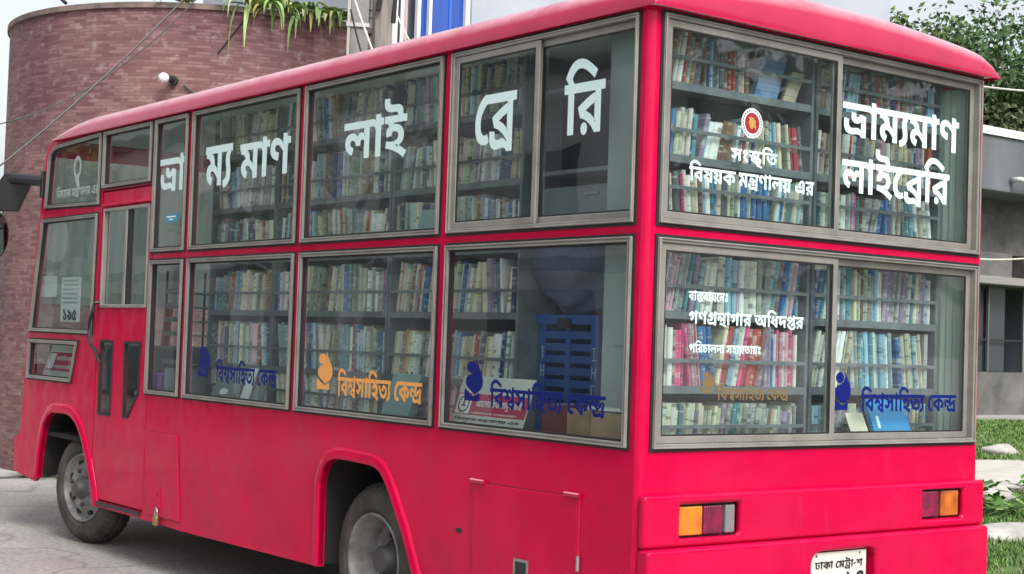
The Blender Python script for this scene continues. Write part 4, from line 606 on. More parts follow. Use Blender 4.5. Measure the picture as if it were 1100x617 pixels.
# ---------------- windows
FD = {'side': side_map, 'rear': rear_map, 'right': right_map}
def window(fmap, poly, fw=.027, name='window', glass='glass', parent=None, proud=.014, rail=0.0):
    """aluminium ring (part), black gasket and glass pane (sub-parts)"""
    bm = bmesh.new()
    plate(bm, fmap, inset(poly, .004), [inset(poly, fw)], -0.020, proud)
    plate(bm, fmap, inset(poly, .0045), [inset(poly, .012)], proud + .0005, proud + .007)
    plate(bm, fmap, inset(poly, fw - .008), [inset(poly, fw - .0005)], proud + .0005, proud + .004)
    f = obj(name, bm, M['alu'], parent or bus, bevel=.002, seg=2)
    bm = bmesh.new()
    plate(bm, fmap, inset(poly, -.008), [inset(poly, .006)], -0.004, .006)
    plate(bm, fmap, inset(poly, fw - .003), [inset(poly, fw + .009)], -0.016, .004)
    obj('gasket', bm, M['rubber'], f)
    bm = bmesh.new()
    plate(bm, fmap, inset(poly, fw - .004), [], -0.0145, -0.0105)
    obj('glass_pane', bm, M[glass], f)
    return f

def slider(fmap, poly, mid, near_first, glass='glass'):
    """outer frame with two sliding sashes, each with its own frame and pane"""
    a0, a1 = min(q[0] for q in poly), max(q[0] for q in poly); z0, z1 = min(q[1] for q in poly), max(q[1] for q in poly)
    bm = bmesh.new()
    plate(bm, fmap, inset(poly, .004), [inset(poly, .024)], -0.030, .014)
    plate(bm, fmap, inset(poly, .0045), [inset(poly, .012)], .0145, .021)
    f = obj('window', bm, M['alu'], bus, bevel=.003)
    bm = bmesh.new(); plate(bm, fmap, inset(poly, -.009), [inset(poly, .006)], -0.004, .006); obj('gasket', bm, M['rubber'], f)
    for i, (s0, s1) in enumerate(((a0 + .024, mid + .020), (mid - .020, a1 - .024))):
        front_ = (i == 0) == near_first
        d = .004 if front_ else -.018
        rc = rect(s0, s1, z0 + .025, z1 - .025)
        bm = bmesh.new()
        plate(bm, fmap, rc, [inset(rc, .031)], d - .014, d)
        s = obj('sash', bm, M['alu'], f, bevel=.003)
        bm = bmesh.new(); plate(bm, fmap, inset(rc, .028), [inset(rc, .038)], d - .012, d - .003); obj('gasket', bm, M['rubber'], f)
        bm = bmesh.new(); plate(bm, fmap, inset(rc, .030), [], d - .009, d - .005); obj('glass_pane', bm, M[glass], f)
    return f

w = {}
for k in ('L2', 'L3', 'L4', 'U2', 'U3', 'U4', 'U5', 'U6', 'L6', 'L7', 'L1'):
    w[k] = window(side_map, WIN[k], glass='glass_veiled' if k in ('U2', 'U3', 'L2', 'L3', 'U4', 'L6') else 'glass')
w['U1'] = slider(side_map, WIN['U1'], .755, False)
w['RU'] = slider(rear_map, RW['U'], 1.168, True)
w['RL'] = slider(rear_map, RW['L'], 1.172, True)
for k in WIN: window(right_map, WIN[k])

def text_s(key, win, a0, a1, z0, z1, m='letter', d=-.0098, **k): return lettering(key, side_map, a0, a1, z0, z1, d, M[m], w[win], **k)
def text_r(key, win, a0, a1, z0, z1, m='letter', d=-.0003, **k): return lettering(key, rear_map, a0, a1, z0, z1, d, M[m], w[win], **k)
text_s('bhra', 'U4', 4.769, 4.385, 2.453, 2.692)
text_s('myo', 'U3', 4.100, 3.734, 2.428, 2.697)
text_s('man', 'U3', 3.638, 3.016, 2.465, 2.700)
text_s('lai', 'U2', 2.434, 1.821, 2.465, 2.782)
text_s('bre', 'U1', 1.218, 0.899, 2.425, 2.703, d=.0000)
text_s('ri', 'U1', 0.582, 0.306, 2.457, 2.795, d=-.0222)
text_r('sanskriti', 'RU', .481, .770, 2.340, 2.438)
text_r('bishayak', 'RU', .237, 1.015, 2.240, 2.340)
text_r('bhramyaman', 'RU', 1.225, 2.095, 2.540, 2.725, d=-.0222)
text_r('library', 'RU', 1.231, 2.028, 2.265, 2.513, d=-.0222)
text_r('bastobayone', 'RL', .255, .487, 1.742, 1.790)
text_r('gono', 'RL', .259, .969, 1.640, 1.725)
text_r('porichalona', 'RL', .264, .697, 1.525, 1.580)
text_r('kendro', 'RL', .440, .884, 1.325, 1.400, 'letter_ochre')
text_r('kendro', 'RL', 1.404, 2.125, 1.270, 1.396, 'letter_blue', d=-.0222)
text_s('kendro', 'L1', 1.043, .226, 1.234, 1.372, 'letter_blue')
text_s('kendro', 'L2', 2.408, 1.601, 1.219, 1.376, 'letter_orange')
text_s('kendro', 'L3', 3.842, 3.071, 1.233, 1.383, 'letter_blue')
text_s('bishayak', 'U6', 6.62, 5.80, 2.500, 2.600, 'faded')
kendro_logo(rear_map, 1.215, 1.330, 1.285, 1.464, -.0222, M['letter_blue'], w['RL'])
kendro_logo(rear_map, .345, .424, 1.360, 1.451, -.0003, M['letter_ochre'], w['RL'])
kendro_logo(side_map, 1.240, 1.096, 1.264, 1.455, -.0085, M['letter_blue'], w['L1'])
kendro_logo(side_map, 2.621, 2.458, 1.255, 1.454, -.0085, M['letter_orange'], w['L2'])
kendro_logo(side_map, 4.087, 3.914, 1.269, 1.456, -.0085, M['letter_blue'], w['L3'])

def seal(fmap, cx, cz, r, depth, parent):
    bm = bmesh.new(); flat_shape(bm, fmap, ellipse(cx, cz, r, r, 40), depth, [ellipse(cx, cz, r * .70, r * .70, 40)])
    me = bpy.data.meshes.new('seal'); bm.to_mesh(me); bm.free(); s = link('seal', me, parent, M['letter'])
    bm = bmesh.new(); flat_shape(bm, fmap, ellipse(cx, cz, r * .69, r * .69, 40), depth)
    for i in range(26):                                   # ring inscription, too small to read
        if i in (6, 7, 19, 20): continue
        t = 2 * math.pi * i / 26
        c, sn = math.cos(t), math.sin(t)
        a, b, h = r * .80, r * .91, .07
        flat_shape(bm, fmap, [(cx + a * math.cos(t - h), cz + a * math.sin(t - h)), (cx + b * math.cos(t - h), cz + b * math.sin(t - h)), (cx + b * math.cos(t + h), cz + b * math.sin(t + h)), (cx + a * math.cos(t + h), cz + a * math.sin(t + h))], depth + .001)
    me = bpy.data.meshes.new('seal_disc'); bm.to_mesh(me); bm.free(); link('seal_disc', me, parent, M['seal_red'])
    bm = bmesh.new()
    pts = [(-.15, .45), (.0, .38), (.12, .42), (.22, .22), (.38, .2), (.3, .02), (.36, -.25), (.42, -.5), (.25, -.28), (.1, -.3), (.0, -.42), (-.2, -.36), (-.3, -.1), (-.38, .05), (-.28, .2), (-.36, .36)]
    flat_shape(bm, fmap, [(cx + r * u * .95, cz + r * v * .95) for u, v in pts], depth + .0012)
    me = bpy.data.meshes.new('seal_map'); bm.to_mesh(me); bm.free(); link('seal_map', me, parent, M['seal_gold'])
seal(rear_map, .606, 2.533, .066, -.0003, w['RU'])
bm = bmesh.new(); flat_shape(bm, side_map, ellipse(6.22, 2.725, .075, .085), -.0098, [ellipse(6.22, 2.725, .045, .055)]); flat_shape(bm, side_map, [(6.27, 2.66), (6.20, 2.55), (6.16, 2.57), (6.19, 2.66)], -.0094)
me = bpy.data.meshes.new('seal'); bm.to_mesh(me); bm.free(); link('seal', me, w['U6'], M['faded'])
bm = bmesh.new(); flat_shape(bm, side_map, rect(4.46, 4.66, 2.245, 2.305), -.0098); me = bpy.data.meshes.new('sticker'); bm.to_mesh(me); bm.free(); stk = link('sticker', me, w['U4'], M['sticker'])
bm = bmesh.new(); flat_shape(bm, side_map, rect(4.54, 4.60, 2.262, 2.272), -.0093); flat_shape(bm, side_map, rect(4.50, 4.64, 2.280, 2.290), -.0093); me = bpy.data.meshes.new('print'); bm.to_mesh(me); bm.free(); link('print', me, stk, M['letter'])

# ---------------- wheel-arch flares and inner wells
def flare(arch, w_, parent):
    n = len(arch); outer = []
    for i in range(n):
        a, b = Vector(arch[max(i - 1, 0)]), Vector(arch[min(i + 1, n - 1)])
        t = (b - a).normalized(); nn = Vector((t.y, -t.x))
        if i == 0 or i == n - 1: nn = Vector((nn.x, 0)).normalized()
        q = Vector(arch[i]) + nn * w_
        outer.append((q.x, q.y))
    bm = bmesh.new()
    rows = []
    for (o, i_) in zip(outer, arch):
        mid = ((o[0] * .35 + i_[0] * .65), (o[1] * .35 + i_[1] * .65))
        rows.append([bm.verts.new(side_map(o[0], o[1], .001)), bm.verts.new(side_map(o[0] * .78 + i_[0] * .22, o[1] * .78 + i_[1] * .22, .012)), bm.verts.new(side_map(mid[0], mid[1], .017)), bm.verts.new(side_map(i_[0], i_[1], .015)), bm.verts.new(side_map(i_[0], i_[1], -.034)), bm.verts.new(side_map(o[0], o[1], -.034))])
    for A, B in zip(rows, rows[1:]):
        for k in range(6): bm.faces.new((A[k], A[(k + 1) % 6], B[(k + 1) % 6], B[k]))
    bm.faces.new(rows[0]); bm.faces.new(list(reversed(rows[-1])))
    return obj('wheel_arch', bm, M['paint'], parent, smooth=False, bevel=.006)
flare(ARCH_R, .064, bus)
flare(ARCH_F, .074, bus)
for arch in (ARCH_F, ARCH_R):
    for side in (0, 1):
        bm = bmesh.new()
        x0, x1 = (.037, .62) if side == 0 else (W - .62, W - .037)
        A = [bm.verts.new((x0, a + 0.0, z + .012)) for a, z in arch]; B = [bm.verts.new((x1, a, z + .012)) for a, z in arch]
        for i in range(len(arch) - 1): bm.faces.new((A[i], A[i + 1], B[i + 1], B[i]))
        xi = x1 if side == 0 else x0
        bm.faces.new(B if side == 0 else A)
        obj('wheel_well', bm, M['dark'], bus)
# chassis below the floor
bm = bmesh.new()
for x in (.70, W - .78): box(bm, x, x + .08, .15, 7.0, .42, .60)
for y in (.4, 1.3, 3.2, 4.4, 5.2): box(bm, .78, W - .78, y, y + .08, .45, .58)
box(bm, .60, W - .60, 2.05, 2.17, .34, .44)
box(bm, .34, W - .34, 6.0, 6.08, .34, .42)
obj('chassis', bm, M['dark'], bus)
bm = bmesh.new()
box(bm, .036, W - .036, .04, 1.50, .62, .64); box(bm, .64, W - .64, 1.50, 2.62, .93, .95); box(bm, .036, W - .036, 2.62, 5.58, .62, .64)
box(bm, .64, W - .64, 5.58, 6.9, .93, .95); box(bm, .036, W - .036, 6.80, 7.10, .62, .64)
obj('underfloor', bm, M['dark'], bus)

# ---------------- rear bumper: two stepped sheet-metal bands
def band(name, d0, d1, z0, z1, holes):
    bm = bmesh.new()
    plate(bm, rear_map, rect(-.001, W - .004, z0, z1), holes, d0, d1)
    return obj(name, bm, M['paint'], bus, bevel=.020, seg=4)
LH = rect(.205, .560, .757, .897)
RH = rect(1.800, 2.115, .765, .907)
PL = [(.990, .36), (1.425, .36), (1.425, .62), (1.412, .648), (1.385, .660), (1.040, .660), (1.005, .648), (.990, .61)]
band('rear_bumper', .0005, .046, .722, .942, [LH, RH])
band('rear_bumper', .0005, .075, .33, .7215, [PL])
for hole, order in ((LH, (('amber_lens', 'amber', .02, .40), ('red_lens', 'red_lens', .42, .74), ('reverse_lens', 'white_lens', .78, .94))), (RH, (('red_lens', 'red_lens', .04, .44), ('amber_lens', 'amber', .50, .93)))):
    a0, a1 = hole[0][0], hole[1][0]; z0, z1 = hole[0][1], hole[2][1]
    bm = bmesh.new(); plate(bm, rear_map, rect(a0 + .001, a1 - .001, z0 + .001, z1 - .001), [], -.01, .006)
    tl = obj('tail_light', bm, M['black'], bus)
    for nm, mk, u0, u1 in order:
        bm = bmesh.new(); plate(bm, rear_map, rect(a0 + (a1 - a0) * u0, a0 + (a1 - a0) * u1, z0 + .010, z1 - .010), [], .0065, .028)
        obj(nm, bm, M[mk], tl, bevel=.006)
bm = bmesh.new(); plate(bm, rear_map, [(q[0] * 1, q[1]) for q in inset(PL, .0015)], [], .0012, .012); obj('plate_recess', bm, M['paint'], bus)
PP = [(1.000, .40), (1.380, .40), (1.380, .652), (1.035, .652), (1.010, .645), (1.000, .62)]
bm = bmesh.new(); plate(bm, rear_map, PP, [], .044, .050)
plt = obj('number_plate', bm, M['plate'], bus)
lettering('dhaka', rear_map, 1.030, 1.355, .570, .625, .0515, M['letter_black'], plt)
lettering('plate2', rear_map, 1.245, 1.370, .480, .560, .0515, M['letter_black'], plt)
for a, z in ((1.040, .639), (1.335, .640)):
    bm = bmesh.new(); flat_shape(bm, rear_map, ellipse(a, z, .0055, .0055, 12), .0515)
    me = bpy.data.meshes.new('plate_bolt'); bm.to_mesh(me); bm.free(); link('plate_bolt', me, plt, M['black'])

# ---------------- side hatches
def hatch(poly, parent=bus, gap=.006):
    bm = bmesh.new(); plate(bm, side_map, inset(poly, -gap), [], -.01, .0012); g = obj('hatch_gap', bm, M['dull_red'], parent)
    bm = bmesh.new(); plate(bm, side_map, poly, [], -.01, .009)
    h = obj('hatch', bm, M['paint'], parent, bevel=.003); g.parent = h
    return h
h1 = hatch([(.345, .37), (1.105, .36), (1.131, .888), (.356, .894)])
for y0, y1, z in ((1.03, 1.135, .896), (.35, .45, .902)):
    bm = bmesh.new(); tube(bm, [side_map(y0, z, .014), side_map(y1, z, .014)], .011, 10); obj('hinge', bm, M['roof_paint'], h1)
bm = bmesh.new(); plate(bm, side_map, rect(.690, .795, .45, .582), [rect(.702, .783, .462, .570)], .008, .013); hs = obj('latch', bm, M['steel'], h1)
bm = bmesh.new(); plate(bm, side_map, rect(.700, .785, .46, .572), [], .008, .0105); obj('latch_slot', bm, M['black'], hs)
bm = bmesh.new(); tube(bm, [side_map(.35, .648, .012), side_map(.35, .585, .012)], .008, 8); obj('hinge', bm, M['steel'], h1)
h2 = hatch([(4.235, .345), (4.700, .345), (4.815, .878), (4.316, .883)], gap=.004)
bm = bmesh.new(); plate(bm, side_map, rect(4.515, 4.575, .40, .53), [rect(4.535, 4.555, .47, .49)], .009, .014); obj('hasp', bm, M['paint'], h2, bevel=.002)
bm = bmesh.new(); flat_shape(bm, side_map, ellipse(1.236, .651, .028, .013, 16), .0016); me = bpy.data.meshes.new('drain_hole'); bm.to_mesh(me); bm.free(); link('drain_hole', me, bus, M['black'])
pk = thing('padlock', 'small brass padlock hanging from the red locker hatch behind the door', 'padlock', side_map(4.545, .335, .022))
bm = bmesh.new(); box(bm, -.012, .010, -.026, .026, -.045, .012); obj('body', bm, M['brass'], pk, bevel=.005)
bm = bmesh.new(); tube(bm, [(0, -.017, .010), (0, -.017, .045), (0, -.010, .062), (0, 0, .068), (0, .010, .062), (0, .017, .045), (0, .017, .010)], .005, 8); obj('shackle', bm, M['steel'], pk)

# ---------------- passenger door
bm = bmesh.new()
DW = rect(4.865, 5.640, 1.690, 2.385)
DG1 = [(5.410, .948), (5.620, .948), (5.624, 1.457), (5.412, 1.456)]
DG2 = [(4.955, 1.115), (5.106, .953), (5.183, .949), (5.205, 1.455), (4.945, 1.457)]
plate(bm, side_map, inset(DOOR, .011), [inset(DW, .015), DG1, DG2], -.028, -.002)
door = obj('door', bm, M['paint'], bus, bevel=.004)
bm = bmesh.new(); plate(bm, side_map, inset(DW, .0), [inset(DW, .022)], -.02, .016)
dwin = obj('window', bm, M['alu'], door, bevel=.004)
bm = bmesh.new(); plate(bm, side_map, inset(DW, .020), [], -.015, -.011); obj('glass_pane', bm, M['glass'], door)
bm = bmesh.new(); plate(bm, side_map, rect(5.225, 5.262, 1.705, 2.37), [], -.01, .012); obj('window_stile', bm, M['alu'], door, bevel=.003)
bm = bmesh.new(); plate(bm, side_map, rect(5.160, 5.224, 1.715, 2.36), [], -.0105, .004); obj('window_stile', bm, M['rubber'], door)
for g in (DG1, DG2):
    bm = bmesh.new(); plate(bm, side_map, inset(g, -.008), [inset(g, .012)], -.012, .003); q = obj('lower_window', bm, M['rubber'], door)
    bm = bmesh.new(); plate(bm, side_map, inset(g, .010), [], -.012, -.008); obj('glass_pane', bm, M['glass'], q)
bm = bmesh.new(); plate(bm, side_map, rect(4.83, 5.67, 2.400, 2.418), [], -.004, .022); obj('top_rail', bm, M['paint'], door, bevel=.003)
bm = bmesh.new(); plate(bm, side_map, rect(4.83, 5.60, .318, .343), [], -.05, .012); obj('door_sill', bm, M['black'], bus)
bm = bmesh.new(); tube(bm, [side_map(5.655, 1.73, .002), side_map(5.66, 1.72, .04), side_map(5.665, 1.66, .05), side_map(5.70, 1.60, .055), side_map(5.715, 1.52, .05), side_map(5.69, 1.43, .045), side_map(5.64, 1.385, .03), side_map(5.62, 1.30, .002)], .014, 8); obj('grab_handle', bm, M['black'], bus)
# shadow gap round the door
bm = bmesh.new(); plate(bm, side_map, inset(DOOR, -.002), [inset(DOOR, .010)], -.034, -.026); obj('door_seal', bm, M['rubber'], bus)

# ---------------- wheels
def make_wheel(name_prefix, front):
    wh = bpy.data.objects.new('wheel', None); COL.objects.link(wh); wh.parent = bus
    RT, w_ = .405, .225
    bm = bmesh.new()
    prof = [(.05, .235), (.018, .245), (.0, .275), (.006, .325), (.016, .355), (.034, .382), (.055, .396), (.066, .402), (.090, RT), (.095, .392), (.103, .392), (.108, RT + .001), (.140, RT + .001), (.145, .392), (.153, .392), (.158, RT), (.19, .398), (.212, .37), (.225, .30), (.21, .245), (.18, .235)]
    rings = lathe_x(bm, prof, 176)
    for i, (x, r_) in enumerate(prof):                    # shoulder lugs pressed into the tread
        if 5 <= i <= 8 or 15 <= i <= 17:
            for k, v in enumerate(rings[i]):
                if k % 4 >= 2:
                    f = (r_ - .014) / r_; v.co.y *= f; v.co.z *= f
    obj('tyre', bm, M['tyre'], wh, smooth=False)
    bm = bmesh.new()
    if front:
        prof = [(.05, .236), (.012, .248), (.004, .244), (.012, .230), (.045, .222), (.055, .205), (.020, .165), (.006, .135), (.004, .085)]
    else:
        prof = [(.05, .236), (.010, .248), (.002, .244), (.010, .230), (.055, .222), (.070, .212), (.150, .205), (.168, .190), (.176, .120), (.150, .105), (.148, .085)]
    lathe_x(bm, prof, 48)
    rim = obj('rim', bm, M['rim'], wh, smooth=True)
    bm = bmesh.new()
    if front:
        lathe_x(bm, [(.006, .090), (-.008, .078), (-.014, .055), (-.045, .048), (-.052, .036), (-.052, .0005)], 24)
    else:
        lathe_x(bm, [(.150, .110), (.10, .075), (.05, .065), (.045, .055), (.045, .0005)], 24)
    obj('hub', bm, M['hub'], wh, smooth=True)
    xf = .010 if front else .145
    for k in range(6):
        t = 2 * math.pi * (k + .3) / 6
        c = (math.cos(t), math.sin(t))
        bm = bmesh.new(); r_ = .122 if front else .125
        tube(bm, [(xf + .03, r_ * c[0], r_ * c[1]), (xf - .028, r_ * c[0], r_ * c[1])], .015, 6); obj('wheel_nut', bm, M['hub'], wh)
    for k in range(8):
        t = 2 * math.pi * (k + .5) / 8
        if front:
            y, z = .182 * math.cos(t), .182 * math.sin(t)
            bm = bmesh.new(); tube(bm, [(.0285, y, z), (.05, y, z)], .024, 14); obj('vent_hole', bm, M['dark'], wh)
    return wh
wf = make_wheel('front', True); wf.location = (.075, 6.045, .385); wf.rotation_euler = (0, 0, R(11))
wr = make_wheel('rear', False); wr.location = (.085, 2.125, .385)
def copy_part(o, parent):
    c = o.copy(); COL.objects.link(c); c.parent = parent
    for ch in [q for q in bpy.data.objects if q.parent == o]: copy_part(ch, c)
    return c
for src, y in ((wf, 6.02), (wr, 2.125)):
    c = copy_part(src, bus); c.location = (W - .06, y, .385); c.rotation_euler = (0, 0, math.pi)
c = copy_part(wr, bus); c.location = (.335, 2.125, .385)

# ---------------- mirror
bm = bmesh.new()
tube(bm, [(.0, 6.86, 2.66), (-.02, 6.92, 2.665), (-.10, 7.16, 2.69), (-.15, 7.26, 2.69)], .046, 8)
v = [(-.19, 7.20, 2.735), (.0, 7.08, 2.715), (-.07, 7.22, 2.44), (-.34, 7.36, 2.43)]
A = [bm.verts.new(q) for q in v]; B = [bm.verts.new((q[0] + .03, q[1] + .05, q[2])) for q in v]
bm.faces.new(A); bm.faces.new(list(reversed(B)))
for i in range(4): bm.faces.new((A[i], B[i], B[(i + 1) % 4], A[(i + 1) % 4]))
marm = obj('mirror_arm', bm, M['black'], bus, bevel=.008)
bm = bmesh.new(); box(bm, -.03, .03, 6.83, 6.87, 2.53, 2.74); obj('bracket', bm, M['black'], marm, bevel=.006)
def disc_y(bm, cx, y0, y1, cz, rx, rz, n=28):
    A = [bm.verts.new((cx + rx * math.cos(2 * math.pi * k / n), y0, cz + rz * math.sin(2 * math.pi * k / n))) for k in range(n)]
    B = [bm.verts.new((cx + rx * math.cos(2 * math.pi * k / n), y1, cz + rz * math.sin(2 * math.pi * k / n))) for k in range(n)]
    bm.faces.new(A); bm.faces.new(list(reversed(B)))
    for k in range(n): bm.faces.new((A[k], A[(k + 1) % n], B[(k + 1) % n], B[k]))
bm = bmesh.new(); disc_y(bm, -.235, 7.27, 7.36, 2.245, .125, .20); mh = obj('mirror_housing', bm, M['black'], marm, bevel=.015, smooth=False)
bm = bmesh.new(); disc_y(bm, -.235, 7.262, 7.268, 2.245, .112, .187); obj('mirror_glass', bm, M['mirror'], marm)

# ---------------- interior floor, ledges, cab
bm = bmesh.new(); n = 40                                # pleated pale screen added inside the windscreen, standing in for pale window reflections
for i in range(n):
    x0_, x1_ = .065 + (W - .13) * i / n, .065 + (W - .13) * (i + 1) / n; k0, k1 = .018 * (i % 2), .018 * ((i + 1) % 2)
    bm.faces.new([bm.verts.new(q) for q in ((x0_, 6.955 - k0, 1.72), (x1_, 6.955 - k1, 1.72), (x1_, 6.775 - k1, 2.84), (x0_, 6.775 - k0, 2.84))])
bmesh.ops.remove_doubles(bm, verts=bm.verts, dist=1e-5); obj('reflection_screen', bm, M['curtain'], bus)
bm = bmesh.new()
box(bm, .037, W - .037, .037, 4.60, 1.06, 1.095)
obj('interior_deck', bm, M['greyboard'], bus)
bm = bmesh.new(); box(bm, .037, W - .037, 4.60, 7.0, .72, .75); obj('cab_floor', bm, M['dark'], bus)
bm = bmesh.new(); box(bm, .037, W - .037, 4.60, 4.63, .75, 1.30); obj('partition', bm, M['greyboard'], bus)
bm = bmesh.new(); box(bm, .15, W - .06, 6.55, 7.02, 1.05, 1.42); obj('dashboard', bm, M['greyboard'], bus, bevel=.03)
bm = bmesh.new(); box(bm, 1.3, 1.8, 5.55, 6.05, 1.05, 1.25); box(bm, 1.3, 1.8, 5.47, 5.57, 1.25, 1.85); obj('driver_seat', bm, M['black'], bus, bevel=.03)
bm = bmesh.new()
tube(bm, [(1.55 + .21 * math.cos(t), 6.40 - .1 * math.sin(t), 1.55 + .19 * math.sin(t)) for t in [2 * math.pi * k / 24 for k in range(25)]], .014, 8, caps=False)
tube(bm, [(1.55, 6.42, 1.55), (1.55, 6.62, 1.35)], .02, 8); tube(bm, [(1.35, 6.40, 1.55), (1.75, 6.40, 1.55)], .012, 6); obj('steering_wheel', bm, M['black'], bus)
# ================================================================== BOOKCASES AND BOOKS
def bookcase(name, label, fmap, a0, a1, depth_front, depth, z0, z1, boards, rails=True, dividers=()):
    """fmap(a, z, d): a along the case, d outward. front face at -depth_front"""
    t = thing(name, label, 'bookcase', (0, 0, 0), 'grey steel bookcases inside the bus')
    F, B = -depth_front, -depth_front - depth
    for e0, e1 in ((a0, a0 + .018), (a1 - .018, a1)):
        bm = bmesh.new(); plate(bm, fmap, rect(e0, e1, z0, z1), [], B, F); obj('side_panel', bm, M['shelf'], t)
    bm = bmesh.new(); plate(bm, fmap, rect(a0 + .018, a1 - .018, z0, z1), [], B, B + .006); obj('back_panel', bm, M['case_back'], t)
    for z in boards:
        bm = bmesh.new()
        plate(bm, fmap, rect(a0 + .019, a1 - .019, z - .014, z), [], B + .007, F - .004)
        plate(bm, fmap, rect(a0 + .019, a1 - .019, z - .032, z + .002), [], F - .004, F)
        obj('shelf', bm, M['shelf'], t)
        if rails:
            bm = bmesh.new(); plate(bm, fmap, rect(a0 + .019, a1 - .019, z + .102, z + .118), [], F - .003, F + .003); obj('rail', bm, M['shelf'], t)
    return t

REAR_BOARDS = [2.687, 2.374, 2.125, 1.702, 1.382, 1.097]
bookcase('bookcase', 'grey steel bookcase behind left half of rear windows, holding the pink row', rear_map, .150, 1.150, .130, .23, 1.096, 2.945, REAR_BOARDS)
bookcase('bookcase', 'grey steel bookcase behind right half of rear windows beside pale wall', rear_map, 1.165, 2.105, .130, .23, 1.096, 2.945, REAR_BOARDS)
SIDE_BOARDS = [2.695, 2.348, 2.015, 1.688, 1.348, 1.097]
SIDE_CASES = [(1.225, 2.385, 'grey steel bookcase behind side windows, nearest the rear with blue crate beside it'), (2.395, 3.695, 'grey steel bookcase behind middle side window with orange emblem'), (3.705, 4.57, 'grey steel bookcase behind side windows, nearest the passenger door')]
for a0, a1, lb in SIDE_CASES:
    bookcase('bookcase', lb, side_map, a0, a1, .300, .24, 1.096, 2.945, SIDE_BOARDS)

PAL = {'pale green': (.46, .49, .38), 'grey green': (.26, .29, .23), 'teal': (.10, .26, .30), 'light blue': (.28, .46, .56), 'blue': (.06, .17, .40), 'navy': (.03, .06, .14),
       'cream': (.66, .58, .42), 'white': (.74, .72, .66), 'grey': (.32, .33, .33), 'dark grey': (.10, .11, .12), 'brown': (.24, .12, .07), 'tan': (.40, .32, .21),
       'dull red': (.40, .06, .06), 'pink': (.66, .10, .25), 'pale pink': (.62, .38, .42), 'orange': (.50, .22, .06), 'mauve': (.30, .22, .32)}
W_MIX = [('pale green', 8), ('grey green', 7), ('teal', 4), ('light blue', 8), ('blue', 6), ('navy', 5), ('cream', 8), ('white', 11), ('grey', 10), ('dark grey', 4), ('brown', 5), ('tan', 5), ('dull red', 5), ('pale pink', 4), ('mauve', 5), ('orange', 1)]
W_ROW = {2.687: [('grey', 6), ('white', 5), ('dark grey', 6), ('navy', 5), ('light blue', 3), ('brown', 5), ('dull red', 3), ('pale pink', 2), ('grey green', 4)],
         1.382: [('pink', 16), ('pale pink', 9), ('white', 8), ('dull red', 7), ('blue', 3), ('cream', 5), ('light blue', 3), ('grey', 3), ('mauve', 3), ('brown', 3)],
         2.125: [('light blue', 8), ('blue', 6), ('teal', 4), ('cream', 6), ('pale green', 5), ('tan', 4), ('white', 5), ('pink', 1), ('dark grey', 3), ('grey', 5), ('brown', 2)],
         1.702: [('light blue', 8), ('grey', 9), ('white', 8), ('teal', 5), ('mauve', 6), ('blue', 4), ('pale pink', 4), ('brown', 3), ('cream', 3), ('grey green', 3)],
         1.097: [('pale green', 10), ('grey green', 9), ('teal', 4), ('tan', 5), ('grey', 7), ('mauve', 3), ('cream', 4), ('light blue', 3)]}
def pick(weights):
    t = rnd.random() * sum(w_ for _, w_ in weights)
    for n, w_ in weights:
        t -= w_
        if t <= 0: return n
    return weights[-1][0]

def book_shape(bm, th, h, d, T, col=None, layer=None):
    """spine at local y = 0 facing -y, x thickness (0..th), z height; T maps local to world"""
    def bx(x0, x1, y0, y1, z0, z1, mi):
        fs = len(bm.faces)
        box(bm, x0, x1, y0, y1, z0, z1, mi)
    n0 = len(bm.verts)
    c = .0022
    sp = [(0, .0075), (th * .25, .0), (th * .75, .0), (th, .0075)]
    prof = sp + [(th, d), (th - c, d), (th - c, .009), (c, .009), (c, d), (0, d)]
    bot = [bm.verts.new((x, y, 0)) for x, y in prof]; topv = [bm.verts.new((x, y, h)) for x, y in prof]
    n = len(prof); faces = []
    for k in range(n): faces.append(bm.faces.new((bot[k], bot[(k + 1) % n], topv[(k + 1) % n], topv[k])))
    idx = ((0, 1, 2, 3), (3, 4, 5, 6), (3, 6, 7, 0), (0, 7, 8, 9))
    for f in idx:
        faces.append(bm.faces.new([topv[i] for i in f])); faces.append(bm.faces.new([bot[i] for i in reversed(f)]))
    v = [bm.verts.new(q) for q in ((c, .009, .002), (th - c, .009, .002), (th - c, d - .003, .002), (c, d - .003, .002), (c, .009, h - .003), (th - c, .009, h - .003), (th - c, d - .003, h - .003), (c, d - .003, h - .003))]
    for f in ((4, 5, 6, 7), (1, 2, 6, 5), (2, 3, 7, 6), (3, 0, 4, 7)): bm.faces.new([v[i] for i in f]).material_index = 1
    if col is not None:
        sd_ = rnd.random()
        for f in faces:
            for lp in f.loops: lp[layer] = (*col, sd_)
    bm.verts.ensure_lookup_table()
    if T is not None:
        for k in range(n0, len(bm.verts)): bm.verts[k].co = T @ bm.verts[k].co

BOOK_MESH = {}
def book_mesh(th, h, d):
    key = (round(th * 500) / 500, round(h * 100) / 100, round(d * 50) / 50)
    if key not in BOOK_MESH:
        bm = bmesh.new(); book_shape(bm, *key, None)
        bmesh.ops.recalc_face_normals(bm, faces=bm.faces[:])
        me = bpy.data.meshes.new('book'); bm.to_mesh(me); bm.free()
        me.materials.append(M['cover']); me.materials.append(M['pages'])
        BOOK_MESH[key] = me
    return key, BOOK_MESH[key]

